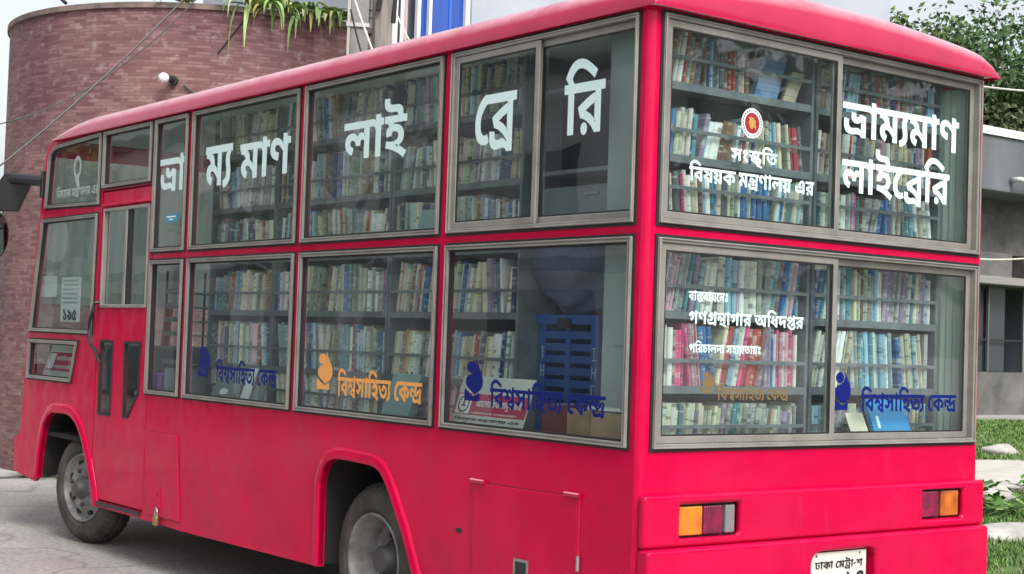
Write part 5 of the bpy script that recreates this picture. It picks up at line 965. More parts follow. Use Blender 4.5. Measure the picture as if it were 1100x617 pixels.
def shelf_run(length, mix, hmin, hmax, tmin, tmax, gaps=.02):
    """yield (position, thickness, height, lean angle, colour) along a shelf; neighbours in a run lean together"""
    a = .004; left = 0; lean = 0.0; ser = 0
    while a < length - .03:
        if left <= 0:
            left = rnd.randint(6, 20); lean = rnd.choice((0, 0, 0, R(5), R(9), R(12), R(8), -R(5), -R(8)))
            if abs(lean) > 0: a += hmax * math.sin(abs(lean)) if lean < 0 else .003
            H_ = rnd.uniform(hmin, hmax)
            if rnd.random() < gaps * 2: a += rnd.uniform(.01, .03)
        if ser <= 0:
            c = pick(mix); th = rnd.uniform(tmin, tmax); ser = rnd.choice((1, 1, 1, 1, 1, 1, 1, 2, 3)); hh = min(hmax, max(hmin, H_ + rnd.uniform(-.025, .025)))
        wd = th / math.cos(lean)
        if a + wd + (hh * math.sin(lean) if lean > 0 else 0) > length - .004:
            if lean > 0 and a + th < length - .004: lean = 0.0; wd = th; left = 99
            else: break
        yield a, th, hh, lean, c
        a += wd + .0008; left -= 1; ser -= 1
        if left <= 0 and lean > 0: a += hmax * math.sin(lean) * .55

ORD = 'first second third fourth fifth sixth seventh eighth ninth tenth eleventh twelfth thirteenth fourteenth fifteenth sixteenth seventeenth eighteenth nineteenth twentieth'.split()
ROWNAME = {2.687: 'top shelf', 2.374: 'second shelf', 2.125: 'third shelf', 1.702: 'fourth shelf', 1.382: 'fifth shelf', 1.097: 'bottom shelf'}
HR = {2.687: (.18, .23), 2.374: (.17, .21), 2.125: (.17, .20), 1.702: (.22, .27), 1.382: (.235, .27), 1.097: (.18, .21)}
mass = bmesh.new(); mass_col = mass.loops.layers.float_color.new('cover')
n_single = 0
for z in (1.382, 1.702, 2.374, 2.125, 2.687, 1.097):
    mix = W_ROW.get(z, W_MIX); count = {}
    for a0, a1, half in ((.172, 1.128, 'left'), (1.187, 2.083, 'right')):
        mix_ = mix if not (z == 1.382 and half == 'right') else [('white', 8), ('cream', 8), ('light blue', 8), ('pale green', 7), ('teal', 4), ('blue', 3), ('grey', 6)]
        for a, th, h, lean, c in shelf_run(a1 - a0 - (.36 if z == 2.687 and half == 'left' else 0), mix_, *HR[z], .010, .028):
            d = rnd.uniform(.13, .17); off = rnd.uniform(.004, .022)
            base = PAL[c]; f = rnd.uniform(.7, 1.3); colr = tuple(min(.85, max(.01, v * f + rnd.uniform(-.015, .015))) for v in base)
            key, me = book_mesh(th, h, d)
            # lean > 0: top towards +x, pivoting about its lower right edge stays above the board
            lift = (key[0] * math.sin(lean) if lean > 0 else 0.0)
            Mx = Matrix.Translation((a0 + a, .136 + off, z + .0012 + lift)) @ Matrix.Rotation(lean, 4, 'Y')
            if n_single < 297 and z != 1.097 and count.get(c, 0) < 39:
                cnt = count[c] = count.get(c, 0) + 1
                o = bpy.data.objects.new('book', me); COL.objects.link(o); o.matrix_world = Mx; o.color = (*colr, 1)
                look = ('slim ' if th < .015 else 'thick ' if th > .023 else '') + ('leaning ' if abs(lean) > R(5) else 'upright ')
                od = ORD[cnt - 1] if cnt <= 20 else 'twenty-' + ORD[cnt - 21] if cnt <= 39 else 'fortieth'
                tag(o, '%s%s book, %s %s from left, rear cases\' %s' % (look, c, od, c, ROWNAME[z]), 'book', 'books on the rear shelves')
                n_single += 1
            else:
                book_shape(mass, key[0], key[1], key[2], Mx, colr, mass_col)
# the long side shelves: several hundred more books, further off and small in view
for a0, a1, lb in SIDE_CASES:
    for z in SIDE_BOARDS:
        zn = min(HR, key=lambda q: abs(q - z))
        Ln = a1 - a0 - .05
        for a, th, h, lean, c in shelf_run(Ln, W_MIX + [('white', 10), ('pale green', 6), ('cream', 8)], .22, .27, .011, .028):
            d = rnd.uniform(.13, .17); off = rnd.uniform(.004, .022)
            f = rnd.uniform(.85, 1.5); colr = tuple(min(.85, v * f) for v in PAL[c])
            lift = th * math.sin(lean) if lean > 0 else 0.0
            # side: spine faces -x; local x runs towards -y (so that reading left to right matches the view)
            Mx = Matrix(((0, 1, 0, .306 + off), (-1, 0, 0, a1 - .025 - a), (0, 0, 1, z + .0012 + lift), (0, 0, 0, 1))) @ Matrix.Rotation(lean, 4, 'Y')
            book_shape(mass, th, h, d, Mx, colr, mass_col)
ob = obj('shelved_books', mass, [M['cover_mass'], M['pages']])
tag(ob, 'many mixed books filling the long shelves behind the side windows', 'books', kind='stuff')

# ---------------- things lying in the windows
def leaning_book(name, label, cat, fmap, a, z, w_, h_, th, d, lean, col, yaw=0.0, slant=0.0, m=None):
    """flat cover seen from outside, standing on its lower edge and leaning back"""
    bm = bmesh.new()
    def P(u, v, t):
        dd = -d - v * math.sin(lean) - t * math.cos(lean); zz = z + v * math.cos(lean) - t * math.sin(lean) * 0 + .0
        return fmap(a + u + slant * v, zz, dd)
    vs = [bm.verts.new(P(u, v, t)) for t in (0, th) for u, v in ((0, 0), (w_, 0), (w_, h_), (0, h_))]
    for f in ((0, 1, 2, 3), (7, 6, 5, 4), (0, 4, 5, 1), (1, 5, 6, 2), (2, 6, 7, 3), (3, 7, 4, 0)): bm.faces.new([vs[i] for i in f])
    o = obj(name, bm, m or M['cover'], bevel=.002); o.color = (*col, 1)
    return tag(o, label, cat), P

fol = mat('blue_folder_plastic', (.035, .27, .58), .4); M['folder'] = fol
o, P = leaning_book('folder', 'bright blue box folder leaning in the lower right rear window', 'folder', rear_map, 1.555, 1.163, .275, .175, .03, .055, R(18), (.05, .3, .6), slant=-.06, m=fol)
bm = bmesh.new()
vs = [bm.verts.new(P(u, v, -.0015)) for u, v in ((.035, .035), (.056, .035), (.056, .095), (.035, .095))]; bm.faces.new(vs)
me = bpy.data.meshes.new('spine_label'); bm.to_mesh(me); bm.free(); link('spine_label', me, o, M['letter'])
leaning_book('booklet', 'pale grey booklet leaning beside the blue folder in the rear window', 'booklet', rear_map, 1.390, 1.163, .125, .112, .008, .055, R(20), (.50, .54, .50), slant=-.12, m=M['pages'])
leaning_book('book', 'large blue book tilted face-out on the top shelf behind left rear window', 'book', rear_map, .770, 2.689, .150, .215, .03, .150, R(6), (.10, .24, .44), slant=.42)
leaning_book('book', 'tan picture-covered book tilted beside the large blue one, top rear shelf', 'book', rear_map, .955, 2.689, .085, .150, .02, .150, R(6), (.46, .38, .26), slant=.55)
# bottoms of the side windows
dk = mat('dark_booklet_cover', (.20, .24, .24), .5)
o, P = leaning_book('booklet', 'grey booklet with a white oval on its cover, by blue emblem of side window', 'booklet', lambda a, z, d: side_map(-a, z, d), -4.10, 1.130, .30, .20, .012, .10, R(24), (.2, .2, .2), slant=.10, m=dk)
bm = bmesh.new(); flat_shape(bm, lambda a, z, d: P(a, z, d), ellipse(.145, .055, .055, .022), -.0015); me = bpy.data.meshes.new('cover_badge'); bm.to_mesh(me); bm.free(); link('cover_badge', me, o, M['letter_white'])
leaning_book('booklet', 'slim white booklet leaning in side window under the blue lettering', 'booklet', lambda a, z, d: side_map(-a, z, d), -3.70, 1.130, .095, .21, .012, .10, R(14), (.7, .7, .7), slant=.14, m=M['letter_white'])
leaning_book('booklet', 'dark booklet leaning right of the slim white one in side window', 'booklet', lambda a, z, d: side_map(-a, z, d), -3.56, 1.130, .12, .20, .012, .10, R(16), (.2, .2, .2), slant=.12, m=dk)
gb = mat('green_grey_cover', (.26, .36, .36), .55)
leaning_book('booklet', 'greenish grey booklet leaning under orange lettering of the side window', 'booklet', lambda a, z, d: side_map(-a, z, d), -2.17, 1.130, .26, .24, .012, .13, R(16), (.3, .4, .4), slant=.10, m=gb)
leaning_book('booklet', 'mottled green booklet standing low in middle upper side window', 'booklet', lambda a, z, d: side_map(-a, z, d), -2.00, 2.075, .30, .145, .010, .20, R(8), (.3, .4, .3), slant=.2, m=gb)

# poster card in the last lower side window
pr = mat('poster_red', (.50, .03, .09), .6)
o, P = leaning_book('poster_card', 'red and white notice card with round flame badge leaning in side window', 'poster', lambda a, z, d: side_map(-a, z, d), -1.450, 1.128, .565, .255, .006, .075, R(14), (.7, .7, .65), slant=.10, m=M['plate'])
def quad_on(P, pts, name, m, parent, t=-.0015):
    bm = bmesh.new(); bm.faces.new([bm.verts.new(P(u, v, t)) for u, v in pts]); me = bpy.data.meshes.new(name); bm.to_mesh(me); bm.free(); return link(name, me, parent, m)
quad_on(P, [(.0, .065), (.562, .065), (.562, .170), (.0, .170)], 'red_band', pr, o)
quad_on(P, [(.01, .070), (.125, .070), (.125, .165), (.01, .165)], 'badge_panel', M['letter_white'], o, -.0025)
bm = bmesh.new(); flat_shape(bm, lambda a, z, d: P(a, z, d), ellipse(.067, .117, .045, .043), -.0035, [ellipse(.067, .117, .036, .034)])
flat_shape(bm, lambda a, z, d: P(a, z, d), [(.050, .105), (.085, .105), (.085, .113), (.050, .113)], -.0035); flat_shape(bm, lambda a, z, d: P(a, z, d), [(.060, .115), (.076, .115), (.072, .135), (.066, .148), (.062, .135)], -.0035)
me = bpy.data.meshes.new('badge'); bm.to_mesh(me); bm.free(); link('badge', me, o, M['letter_black'])
lettering('alo', lambda a, z, d: P(a, z, d), .165, .52, .095, .150, -.0040, M['letter_white'], o)
for k, (v0, v1, u1) in enumerate(((.072, .083, .50),)): lettering('porichalona', lambda a, z, d: P(a, z, d), .14, u1, v0, v1, -.004, M['letter_white'], o)
for v0, u0, u1 in ((.036, .02, .53), (.012, .10, .45)): lettering('bishayak', lambda a, z, d: P(a, z, d), u0, u1, v0, v0 + .020, -.0025, M['letter_black'], o)

# pink notice in the quarter light
o, P = leaning_book('poster_card', 'pink notice card leaning in the small quarter window above front wheel', 'poster', lambda a, z, d: side_map(-a, z, d), -6.98, 1.155, .62, .255, .006, .09, R(14), (.5, .5, .5), slant=.20, m=M['plate'])
quad_on(P, [(.04, .055), (.615, .055), (.615, .20), (.04, .20)], 'red_band', pr, o)
lettering('alo', lambda a, z, d: P(a, z, d), .19, .58, .125, .180, -.004, M['letter_white'], o)
lettering('gono', lambda a, z, d: P(a, z, d), .19, .58, .070, .110, -.004, M['letter_white'], o)
quad_on(P, [(.05, .07), (.16, .07), (.16, .19), (.05, .19)], 'badge_panel', M['letter_white'], o, -.0025)

# papers stuck inside the front side window
for k, (lb, y0, y1, z0, z1) in enumerate((('white paper sheet taped inside front side window, the one toward windscreen', 6.96, 6.62, 1.77, 1.93), ('long white paper notice with number taped inside front side window', 6.52, 6.14, 1.585, 1.915))):
    bm = bmesh.new(); plate(bm, side_map, rect(min(y0, y1), max(y0, y1), z0, z1), [], -.046, -.044)
    o = tag(obj('paper_notice', bm, M['letter_white']), lb, 'paper', 'papers taped in the front window')
    if k == 1:
        lettering('d195', side_map, 6.46, 6.20, 1.595, 1.680, -.0415, M['letter_black'], o)
        for j in range(6): lettering('gono' if j % 2 else 'bishayak', side_map, 6.48, 6.19, 1.885 - j * .033, 1.900 - j * .033, -.0415, M['greyboard'], o)

# blue crate, cloth bundle, cartons by the rear corner
cr_m = mat('blue_crate_plastic', (.02, .075, .28), .5); M['crate'] = cr_m
crate = thing('crate', 'blue slatted plastic crate standing on end beside the long bookcase', 'crate', (0, 0, 0))
bm = bmesh.new()
X0, X1, Y0, Y1, Z0, Z1 = .42, .78, .76, 1.21, 1.0965, 1.64
for y0, y1 in ((Y0, Y0 + .055), (Y1 - .055, Y1), ((Y0 + Y1) / 2 - .018, (Y0 + Y1) / 2 + .018)): box(bm, X0, X0 + .02, y0, y1, Z0, Z1)
for i in range(9): box(bm, X0 + .003, X0 + .016, Y0 + .056, Y1 - .056, Z0 + .010 + i * .058, Z0 + .046 + i * .058)
box(bm, X0 + .021, X1, Y0, Y0 + .012, Z0, Z1); box(bm, X0 + .021, X1, Y1 - .012, Y1, Z0, Z1); box(bm, X1 - .012, X1, Y0 + .013, Y1 - .013, Z0, Z1)
box(bm, X0 + .021, X1 - .013, Y0 + .013, Y1 - .013, Z0, Z0 + .012); box(bm, X0 - .012, X0 + .021, Y0 - .01, Y1 + .01, Z1, Z1 + .045)
obj('shell', bm, cr_m, crate)
bm = bmesh.new(); box(bm, X0 - .016, X0 - .010, .95, 1.05, Z1 - .02, Z1 + .028); obj('grip', bm, M['black'], crate)
bm = bmesh.new()
def stroke(y, z, w_, h_): box(bm, X0 - .003, X0 - .0005, y - w_ / 2, y + w_ / 2, z - h_ / 2, z + h_ / 2)
for yc, rows in ((1.172, ('T', 'H')), (.788, ('I', 'N', 'C'))):
    for k, ch in enumerate(rows):
        zc = 1.50 - k * .085
        if ch in 'TI': stroke(yc, zc, .007, .05); stroke(yc, zc + .0285, .028, .006)
        if ch == 'I': stroke(yc, zc - .0285, .028, .006)
        if ch in 'HN': stroke(yc - .012, zc, .006, .055); stroke(yc + .012, zc, .006, .055); stroke(yc, zc, .017, .007)
        if ch == 'C': stroke(yc + .012, zc, .006, .055); stroke(yc - .001, zc + .0245, .019, .006); stroke(yc - .001, zc - .0245, .019, .006)
obj('stencil', bm, M['faded'], crate)

def lump(name, label, cat, c, r, m, seed, amp=.16, sub=4, flat=None, pinch=0):
    bm = bmesh.new(); bmesh.ops.create_icosphere(bm, subdivisions=sub, radius=1.0)
    rr = random.Random(seed); ph = [rr.uniform(0, 6.28) for _ in range(9)]
    for v in bm.verts:
        p_ = v.co.copy()
        n_ = math.sin(3.1 * p_.x + ph[0]) * math.sin(2.7 * p_.y + ph[1]) + .6 * math.sin(5.3 * p_.z + 2 * p_.x + ph[2]) + .4 * math.sin(9 * p_.y + 4 * p_.z + ph[3]) + .25 * math.sin(17 * p_.x - 9 * p_.z + ph[4])
        k = 1 + amp * n_
        if pinch and p_.z > .3: k *= 1 - pinch * (p_.z - .3)
        v.co = Vector((p_.x * r[0] * k, p_.y * r[1] * k, p_.z * r[2] * k))
        if flat is not None and v.co.z < -flat: v.co.z = -flat
    for v in bm.verts: v.co += Vector(c)
    return tag(obj(name, bm, m, smooth=True), label, cat)
cl = mat('navy_cloth', (.085, .105, .175), .9); add_bump(cl, 9, .9, .05, 6)
lump('cloth_bundle', 'dark navy cloth bundle piled on top of the blue crate', 'bundle', (.60, 1.00, 1.905), (.20, .37, .265), cl, 3, .17, 5, flat=.218)
bx = mat('cardboard', (.36, .22, .11), .85); noise_col(bx, (.30, .18, .09), (.42, .27, .14), 12, 4)
rb = mat('maroon_carton', (.17, .03, .045), .7)
for nm, lb, a, m_ in (('carton', 'brown cardboard carton in rear side window, the one nearer the card notice', (.10, .28, .435, .588, 1.0965, 1.262), bx), ('carton', 'brown cardboard carton in rear side window at the bus corner', (.10, .28, .215, .428, 1.0965, 1.255), bx), ('carton', 'maroon carton between red notice card and brown cartons in side window', (.12, .34, .605, .790, 1.0965, 1.275), rb)):
    bm = bmesh.new(); box(bm, *a); o = obj(nm, bm, m_, bevel=.004); tag(o, lb, 'carton', 'cartons in the rear side window')
    bm = bmesh.new(); box(bm, a[0] - .001, a[1] + .001, (a[2] + a[3]) / 2 - .02, (a[2] + a[3]) / 2 + .02, a[5] - .0005, a[5] + .001); obj('tape', bm, M['plate'], o)
bm = bmesh.new(); box(bm, .105, .27, .24, .46, 1.2635, 1.279); o = tag(obj('paper_pile', bm, M['letter_white'], bevel=.002), 'small pile of white papers on top of the brown cartons', 'papers')
# grey storage locker above, seen through the clear upper pane
bm = bmesh.new(); box(bm, .40, .80, .42, 1.19, 2.035, 2.300); o = tag(obj('storage_locker', bm, M['greyboard'], bevel=.008), 'plain grey storage locker inside upper rear side window', 'locker')
bm = bmesh.new(); box(bm, .394, .399, .43, 1.18, 2.045, 2.290); obj('door', bm, M['greyboard'], o, bevel=.003)
bm = bmesh.new(); box(bm, .385, .394, .76, .86, 2.25, 2.262); obj('handle', bm, M['steel'], o)
for zz in (2.36, 2.76):
    bm = bmesh.new(); box(bm, .395, .815, .42, 1.19, zz, zz + .02); o = tag(obj('wall_shelf', bm, M['greyboard'], bevel=.003), 'bare dark shelf above the grey locker, %s of the two' % ('lower' if zz < 2.5 else 'upper'), 'shelf', 'bare shelves in the upper rear side window')
# supports: inner partition the locker and shelves hang on
bm = bmesh.new(); box(bm, .82, .84, .37, 2.00, 1.096, 2.955); obj('inner_wall', bm, M['case_back'], bus)
bm = bmesh.new(); box(bm, .118, .146, .045, .385, 1.28, 2.955); box(bm, .105, .118, .20, .30, 1.55, 1.80); obj('inner_pillar', bm, M['pillar'], bus)
for a0, a1, z0, z1 in ((4.33, 4.82, LB, LT), (4.33, 4.82, UB, UT), (5.75, 6.75, 1.52, 2.35), (4.88, 5.69, 2.53, UT)):  # added drapes: block the see-through and stand in for pale reflections
    bm = bmesh.new()
    n = 24
    for i in range(n):
        y0_, y1_ = a0 + (a1 - a0) * i / n, a0 + (a1 - a0) * (i + 1) / n; x0_ = W - .06 - .012 * (i % 2); x1_ = W - .06 - .012 * ((i + 1) % 2)
        bm.faces.new([bm.verts.new(q) for q in ((x0_, y0_, z0), (x1_, y1_, z0), (x1_, y1_, z1), (x0_, y0_, z1))])
    bmesh.ops.remove_doubles(bm, verts=bm.verts, dist=1e-5); obj('curtain', bm, M['curtain'], bus)
bm = bmesh.new(); n = 26
for i in range(n):
    y0_, y1_ = .042 + .40 * i / n, .042 + .40 * (i + 1) / n; x0_ = W - .062 - .016 * (i % 2) - .01 * math.sin(i * .9); x1_ = W - .062 - .016 * ((i + 1) % 2) - .01 * math.sin((i + 1) * .9)
    bm.faces.new([bm.verts.new(q) for q in ((x0_, y0_, 1.10), (x1_, y1_, 1.10), (x1_, y1_, 2.90), (x0_, y0_, 2.90))])
bmesh.ops.remove_doubles(bm, verts=bm.verts, dist=1e-5); obj('curtain', bm, M['curtain'], bus)

# wire rack and purple basket beside the door
pu = mat('purple_basket_plastic', (.22, .06, .30), .5)
rk = thing('wire_rack', 'dark wire rack of trays behind the narrow window next to the door', 'rack', (0, 0, 0))
for k in range(6):
    bm = bmesh.new(); z = 1.32 + k * .095
    box(bm, .20, .50, 4.66, 5.02, z, z + .008); box(bm, .195, .2, 4.66, 5.02, z, z + .03); obj('tray', bm, M['greyboard'], rk)
for y in (4.655, 5.025):
    bm = bmesh.new(); tube(bm, [(.21, y, .751), (.21, y, 1.95)], .008, 6); tube(bm, [(.49, y, .751), (.49, y, 1.95)], .008, 6); obj('upright', bm, M['black'], rk)
bk = thing('basket', 'purple slatted plastic basket low behind narrow window beside the door', 'basket', (.14, 4.93, 0))
bm = bmesh.new()
for k in range(14):
    t = 2 * math.pi * k / 14; t2 = t + .30
    a_, b_ = (.085 * math.cos(t), .11 * math.sin(t)), (.085 * math.cos(t2), .11 * math.sin(t2))
    vs = [bm.verts.new(q) for q in ((a_[0] * .85, a_[1] * .85, 1.135), (b_[0] * .85, b_[1] * .85, 1.135), (b_[0], b_[1], 1.255), (a_[0], a_[1], 1.255))]; bm.faces.new(vs)
lathe_z(bm, [(.0005, 1.135), (.075, 1.133), (.08, 1.145)], 20); lathe_z(bm, [(.088, 1.245), (.112, 1.250), (.112, 1.265), (.09, 1.265)], 20)
obj('body', bm, pu, bk)
bm = bmesh.new(); box(bm, .038, .26, 4.70, 5.10, 1.105, 1.130); obj('stand', bm, M['greyboard'], bus)
bm = bmesh.new(); box(bm, .05, .25, 4.72, 4.76, .751, 1.105); box(bm, .05, .25, 5.04, 5.08, .751, 1.105); obj('stand_leg', bm, M['greyboard'], bus)
for o in list(COL.objects):                            # set the bus, and all it carries, on its wheels
    if o.parent is None and o.type in ('MESH', 'EMPTY'): o.location.z += LIFT
bpy.context.view_layer.update()

# ================================================================== THE PLACE AROUND IT
# ground: one worn concrete sheet to the horizon
gm = mat('worn_concrete', (.2, .2, .2), .85)
cr, _ = noise_col(gm, (.25, .235, .228), (.43, .41, .395), .55, 10, .32, .68, rough=.68)
tc = N(gm, 'ShaderNodeTexCoord')
n2 = N(gm, 'ShaderNodeTexNoise'); n2.inputs['Scale'].default_value = 26; n2.inputs['Detail'].default_value = 8; n2.inputs['Roughness'].default_value = .75
rp = N(gm, 'ShaderNodeValToRGB'); rp.color_ramp.elements[0].position = .38; rp.color_ramp.elements[0].color = (.62, .61, .60, 1); rp.color_ramp.elements[1].position = .6; rp.color_ramp.elements[1].color = (1.12, 1.1, 1.08, 1)
mm = N(gm, 'ShaderNodeMix', data_type='RGBA', blend_type='MULTIPLY'); mm.inputs[0].default_value = 1
vo = N(gm, 'ShaderNodeTexVoronoi', feature='DISTANCE_TO_EDGE'); vo.inputs['Scale'].default_value = .33
vn = N(gm, 'ShaderNodeTexNoise'); vn.inputs['Scale'].default_value = 1.5; vn.inputs['Detail'].default_value = 6
va = N(gm, 'ShaderNodeVectorMath', operation='ADD'); vs_ = N(gm, 'ShaderNodeVectorMath', operation='SCALE'); vs_.inputs['Scale'].default_value = .9
lk(gm, tc.outputs['Object'], vn.inputs['Vector']); lk(gm, vn.outputs['Color'], vs_.inputs[0]); lk(gm, tc.outputs['Object'], va.inputs[0]); lk(gm, vs_.outputs[0], va.inputs[1]); lk(gm, va.outputs[0], vo.inputs['Vector'])
vr = N(gm, 'ShaderNodeValToRGB'); vr.color_ramp.elements[0].position = .004; vr.color_ramp.elements[0].color = (.66, .65, .64, 1); vr.color_ramp.elements[1].position = .013; vr.color_ramp.elements[1].color = (1, 1, 1, 1)
mc = N(gm, 'ShaderNodeMix', data_type='RGBA', blend_type='MULTIPLY'); mc.inputs[0].default_value = .8
lk(gm, tc.outputs['Object'], n2.inputs['Vector']); lk(gm, n2.outputs['Fac'], rp.inputs[0]); lk(gm, cr.outputs[0], mm.inputs[6]); lk(gm, rp.outputs[0], mm.inputs[7])
lk(gm, vo.outputs['Distance'], vr.inputs[0]); lk(gm, mm.outputs[2], mc.inputs[6]); lk(gm, vr.outputs[0], mc.inputs[7]); lk(gm, mc.outputs[2], bsdf(gm).inputs['Base Color'])
add_bump(gm, 30, .5, .01, 8)
bm = bmesh.new(); S_ = 400
bm.faces.new([bm.verts.new(q) for q in ((-S_, -S_, 0), (S_, -S_, 0), (S_, S_, 0), (-S_, S_, 0))])
structure(obj('ground', bm, gm))
# paler slab beyond the joint, in front of the tower
pm = mat('pale_concrete', (.4, .38, .36), .85); noise_col(pm, (.32, .305, .28), (.46, .44, .41), 1.1, 9, .3, .7); add_bump(pm, 25, .4, .01, 6)
bm = bmesh.new(); bm.faces.new([bm.verts.new(q) for q in ((-14, 11.0, .004), (2.9, 11.0, .004), (2.9, 13.3, .004), (-14, 15.2, .004))]); structure(obj('pavement', bm, pm))
jm = mat('joint_dirt', (.09, .085, .075), .95)
bm = bmesh.new(); bm.faces.new([bm.verts.new(q) for q in ((-14, 10.80, .004), (2.9, 10.80, .004), (2.9, 10.94, .004), (-14, 10.94, .004))]); structure(obj('pavement_joint', bm, jm))
# right: lawn, sandy path
em = mat('grassy_earth', (.06, .09, .03), .95); noise_col(em, (.055, .11, .025), (.12, .17, .055), 1.6, 8, .3, .7)
def sheet(name, pts, z, m):
    bm = bmesh.new(); bm.faces.new([bm.verts.new((x, y, z)) for x, y in pts]); return structure(obj(name, bm, m))
sheet('lawn', ((3.6, -3), (40, -3), (60, 5.6), (60, 18.2), (3.6, 18.2)), .004, em)
sm = mat('sandy_path', (.5, .47, .42), .95); noise_col(sm, (.38, .355, .31), (.56, .53, .48), 1.3, 9, .3, .65); add_bump(sm, 12, .6, .02, 8)
random.seed(5)
edge0 = [(3.7 + i * 1.1, 5.95 + .22 * math.sin(i * 1.7) + .12 * math.sin(i * 4.1)) for i in range(50)]
edge1 = [(3.7 + i * 1.1, 9.25 + .30 * math.sin(i * 1.3 + 1) + .15 * math.sin(i * 3.7)) for i in range(50)]
bm = bmesh.new()
A = [bm.verts.new((*q, .008)) for q in edge0]; B = [bm.verts.new((*q, .008)) for q in edge1]
for i in range(49): bm.faces.new((A[i], A[i + 1], B[i + 1], B[i]))
structure(obj('path', bm, sm))

# grass blades where the lawn is in view
gr = mat('grass_blades', (.07, .14, .03), .7)
oi = N(gr, 'ShaderNodeAttribute', attribute_name='tint'); lk(gr, oi.outputs['Color'], bsdf(gr).inputs['Base Color'])
bsdf(gr).inputs['Subsurface Weight'].default_value = 0.0
bm = bmesh.new(); lay = bm.loops.layers.float_color.new('tint')
rg = random.Random(11)
def blade(x, y, h, wd, bend, az, col, z=.004):
    dx, dy = math.cos(az), math.sin(az)
    p = [(x - dy * wd / 2, y + dx * wd / 2, z), (x + dy * wd / 2, y - dx * wd / 2, z), (x + dx * bend * .4 + dy * wd * .4, y + dy * bend * .4 - dx * wd * .4, z + h * .6), (x + dx * bend * .4 - dy * wd * .4, y + dy * bend * .4 + dx * wd * .4, z + h * .6), (x + dx * bend, y + dy * bend, z + h)]
    v = [bm.verts.new(q) for q in p]
    for f in (bm.faces.new(v[:4]), bm.faces.new((v[3], v[2], v[4]))):
        for lp in f.loops: lp[lay] = (*col, 1)
def in_path(x, y):
    i = (x - 3.7) / 1.1
    return 5.95 + .22 * math.sin(i * 1.7) + .12 * math.sin(i * 4.1) < y < 9.25 + .30 * math.sin(i * 1.3 + 1) + .15 * math.sin(i * 3.7)
GC = [(.07, .17, .025), (.10, .23, .04), (.14, .24, .06), (.18, .22, .09), (.05, .12, .022)]
def wedge(d0, d1, z0=52.0, z1=57.5): 
    az = R(rg.uniform(z0, z1)); d = math.sqrt(rg.uniform(d0 * d0, d1 * d1))
    return -4.198 + d * math.sin(az), -4.6 + d * math.cos(az), d
for n_, d0, d1, h0, h1, wd, za, zb in ((16000, 10.5, 19, .02, .07, .009, 52, 57.5), (14000, 23, 40, .03, .08, .02, 52, 57.5), (22000, 9.5, 24, .03, .08, .014, 40, 80)):
    for _ in range(n_):
        x, y, d = wedge(d0, d1, za, zb)
        if x < 3.7 or in_path(x, y) or y > 18.1: continue
        if math.sin(x * 2.1 + 1.3 * math.sin(y * 1.9)) + math.sin(y * 2.7 + x) < -1.85: continue
        c = rg.choice(GC); k = rg.uniform(.8, 1.3)
        blade(x, y, rg.uniform(h0, h1), wd, rg.uniform(0, .08), rg.uniform(0, 6.28), tuple(min(1, v * k) for v in c))
o = obj('grass', bm, gr); tag(o, 'short green grass on the lawn right of the bus', 'grass', kind='stuff')

def leafy(name, label, cat, loc, n_leaf, h, spread, leaf, cols, seed, group=None):
    """low broad-leaved plant: a stem and separate leaves"""
    global bm, lay
    t = thing(name, label, cat, loc, group)
    rr = random.Random(seed)
    bm = bmesh.new(); lay = bm.loops.layers.float_color.new('tint')
    for _ in range(n_leaf):
        az = rr.uniform(0, 6.28); r0 = rr.uniform(0, spread); z = rr.uniform(.02, h) * (1 - .4 * r0 / spread)
        x, y = r0 * math.cos(az), r0 * math.sin(az); la = leaf * rr.uniform(.6, 1.3); u = rr.uniform(0, 6.28); tilt = rr.uniform(-.5, .6)
        d = Vector((math.cos(u), math.sin(u), tilt)).normalized(); s = d.cross(Vector((0, 0, 1))).normalized() * la * .30
        p = Vector((x, y, z)); v = [bm.verts.new(q) for q in (p, p + d * la * .45 + s, p + d * la, p + d * la * .45 - s)]
        f = bm.faces.new(v); c = rr.choice(cols); k = rr.uniform(.75, 1.3)
        for lp in f.loops: lp[lay] = (*[min(1, q * k) for q in c], 1)
    obj('leaves', bm, gr, t)
    bm = bmesh.new()
    for k in range(5):
        az = rr.uniform(0, 6.28); tube(bm, [(0, 0, 0), (spread * .4 * math.cos(az), spread * .4 * math.sin(az), h * .7)], [.012, .004], 5)
    obj('stem', bm, mat('stem', (.08, .09, .03), .8) if 'stem' not in M else M['stem'], t)
    return t
M['stem'] = mat('stem', (.08, .09, .03), .8)
GL = [(.07, .17, .03), (.11, .24, .05), (.16, .28, .07), (.05, .12, .025)]
leafy('weed_plant', 'bright broad-leaved weed beside the rear of the bus, left of the pale slab', 'plant', (7.55, 4.15, 0), 160, .38, .42, .16, GL, 1, 'weeds by the path')
leafy('weed_plant', 'bright broad-leaved weed behind the pale stone slab, farther from the bus', 'plant', (8.7, 4.50, 0), 160, .34, .50, .16, GL, 2, 'weeds by the path')
leafy('weed_plant', 'small grassy weed at the edge of sandy path, right edge of photo', 'plant', (11.4, 5.6, 0), 150, .22, .6, .13, GL, 3, 'weeds by the path')
leafy('weed_plant', 'dusty shrub at foot of the brick tower, left of the bus nose', 'plant', (1.62, 10.9, 0), 240, .42, .30, .10, [(.06, .11, .03), (.10, .16, .05), (.14, .18, .08)], 4, 'weeds by the tower')
leafy('weed_plant', 'low weeds at tower foot seen below the bus behind front wheel', 'plant', (2.75, 9.45, 0), 160, .22, .35, .09, [(.06, .11, .03), (.10, .16, .05), (.14, .18, .08)], 5, 'weeds by the tower')

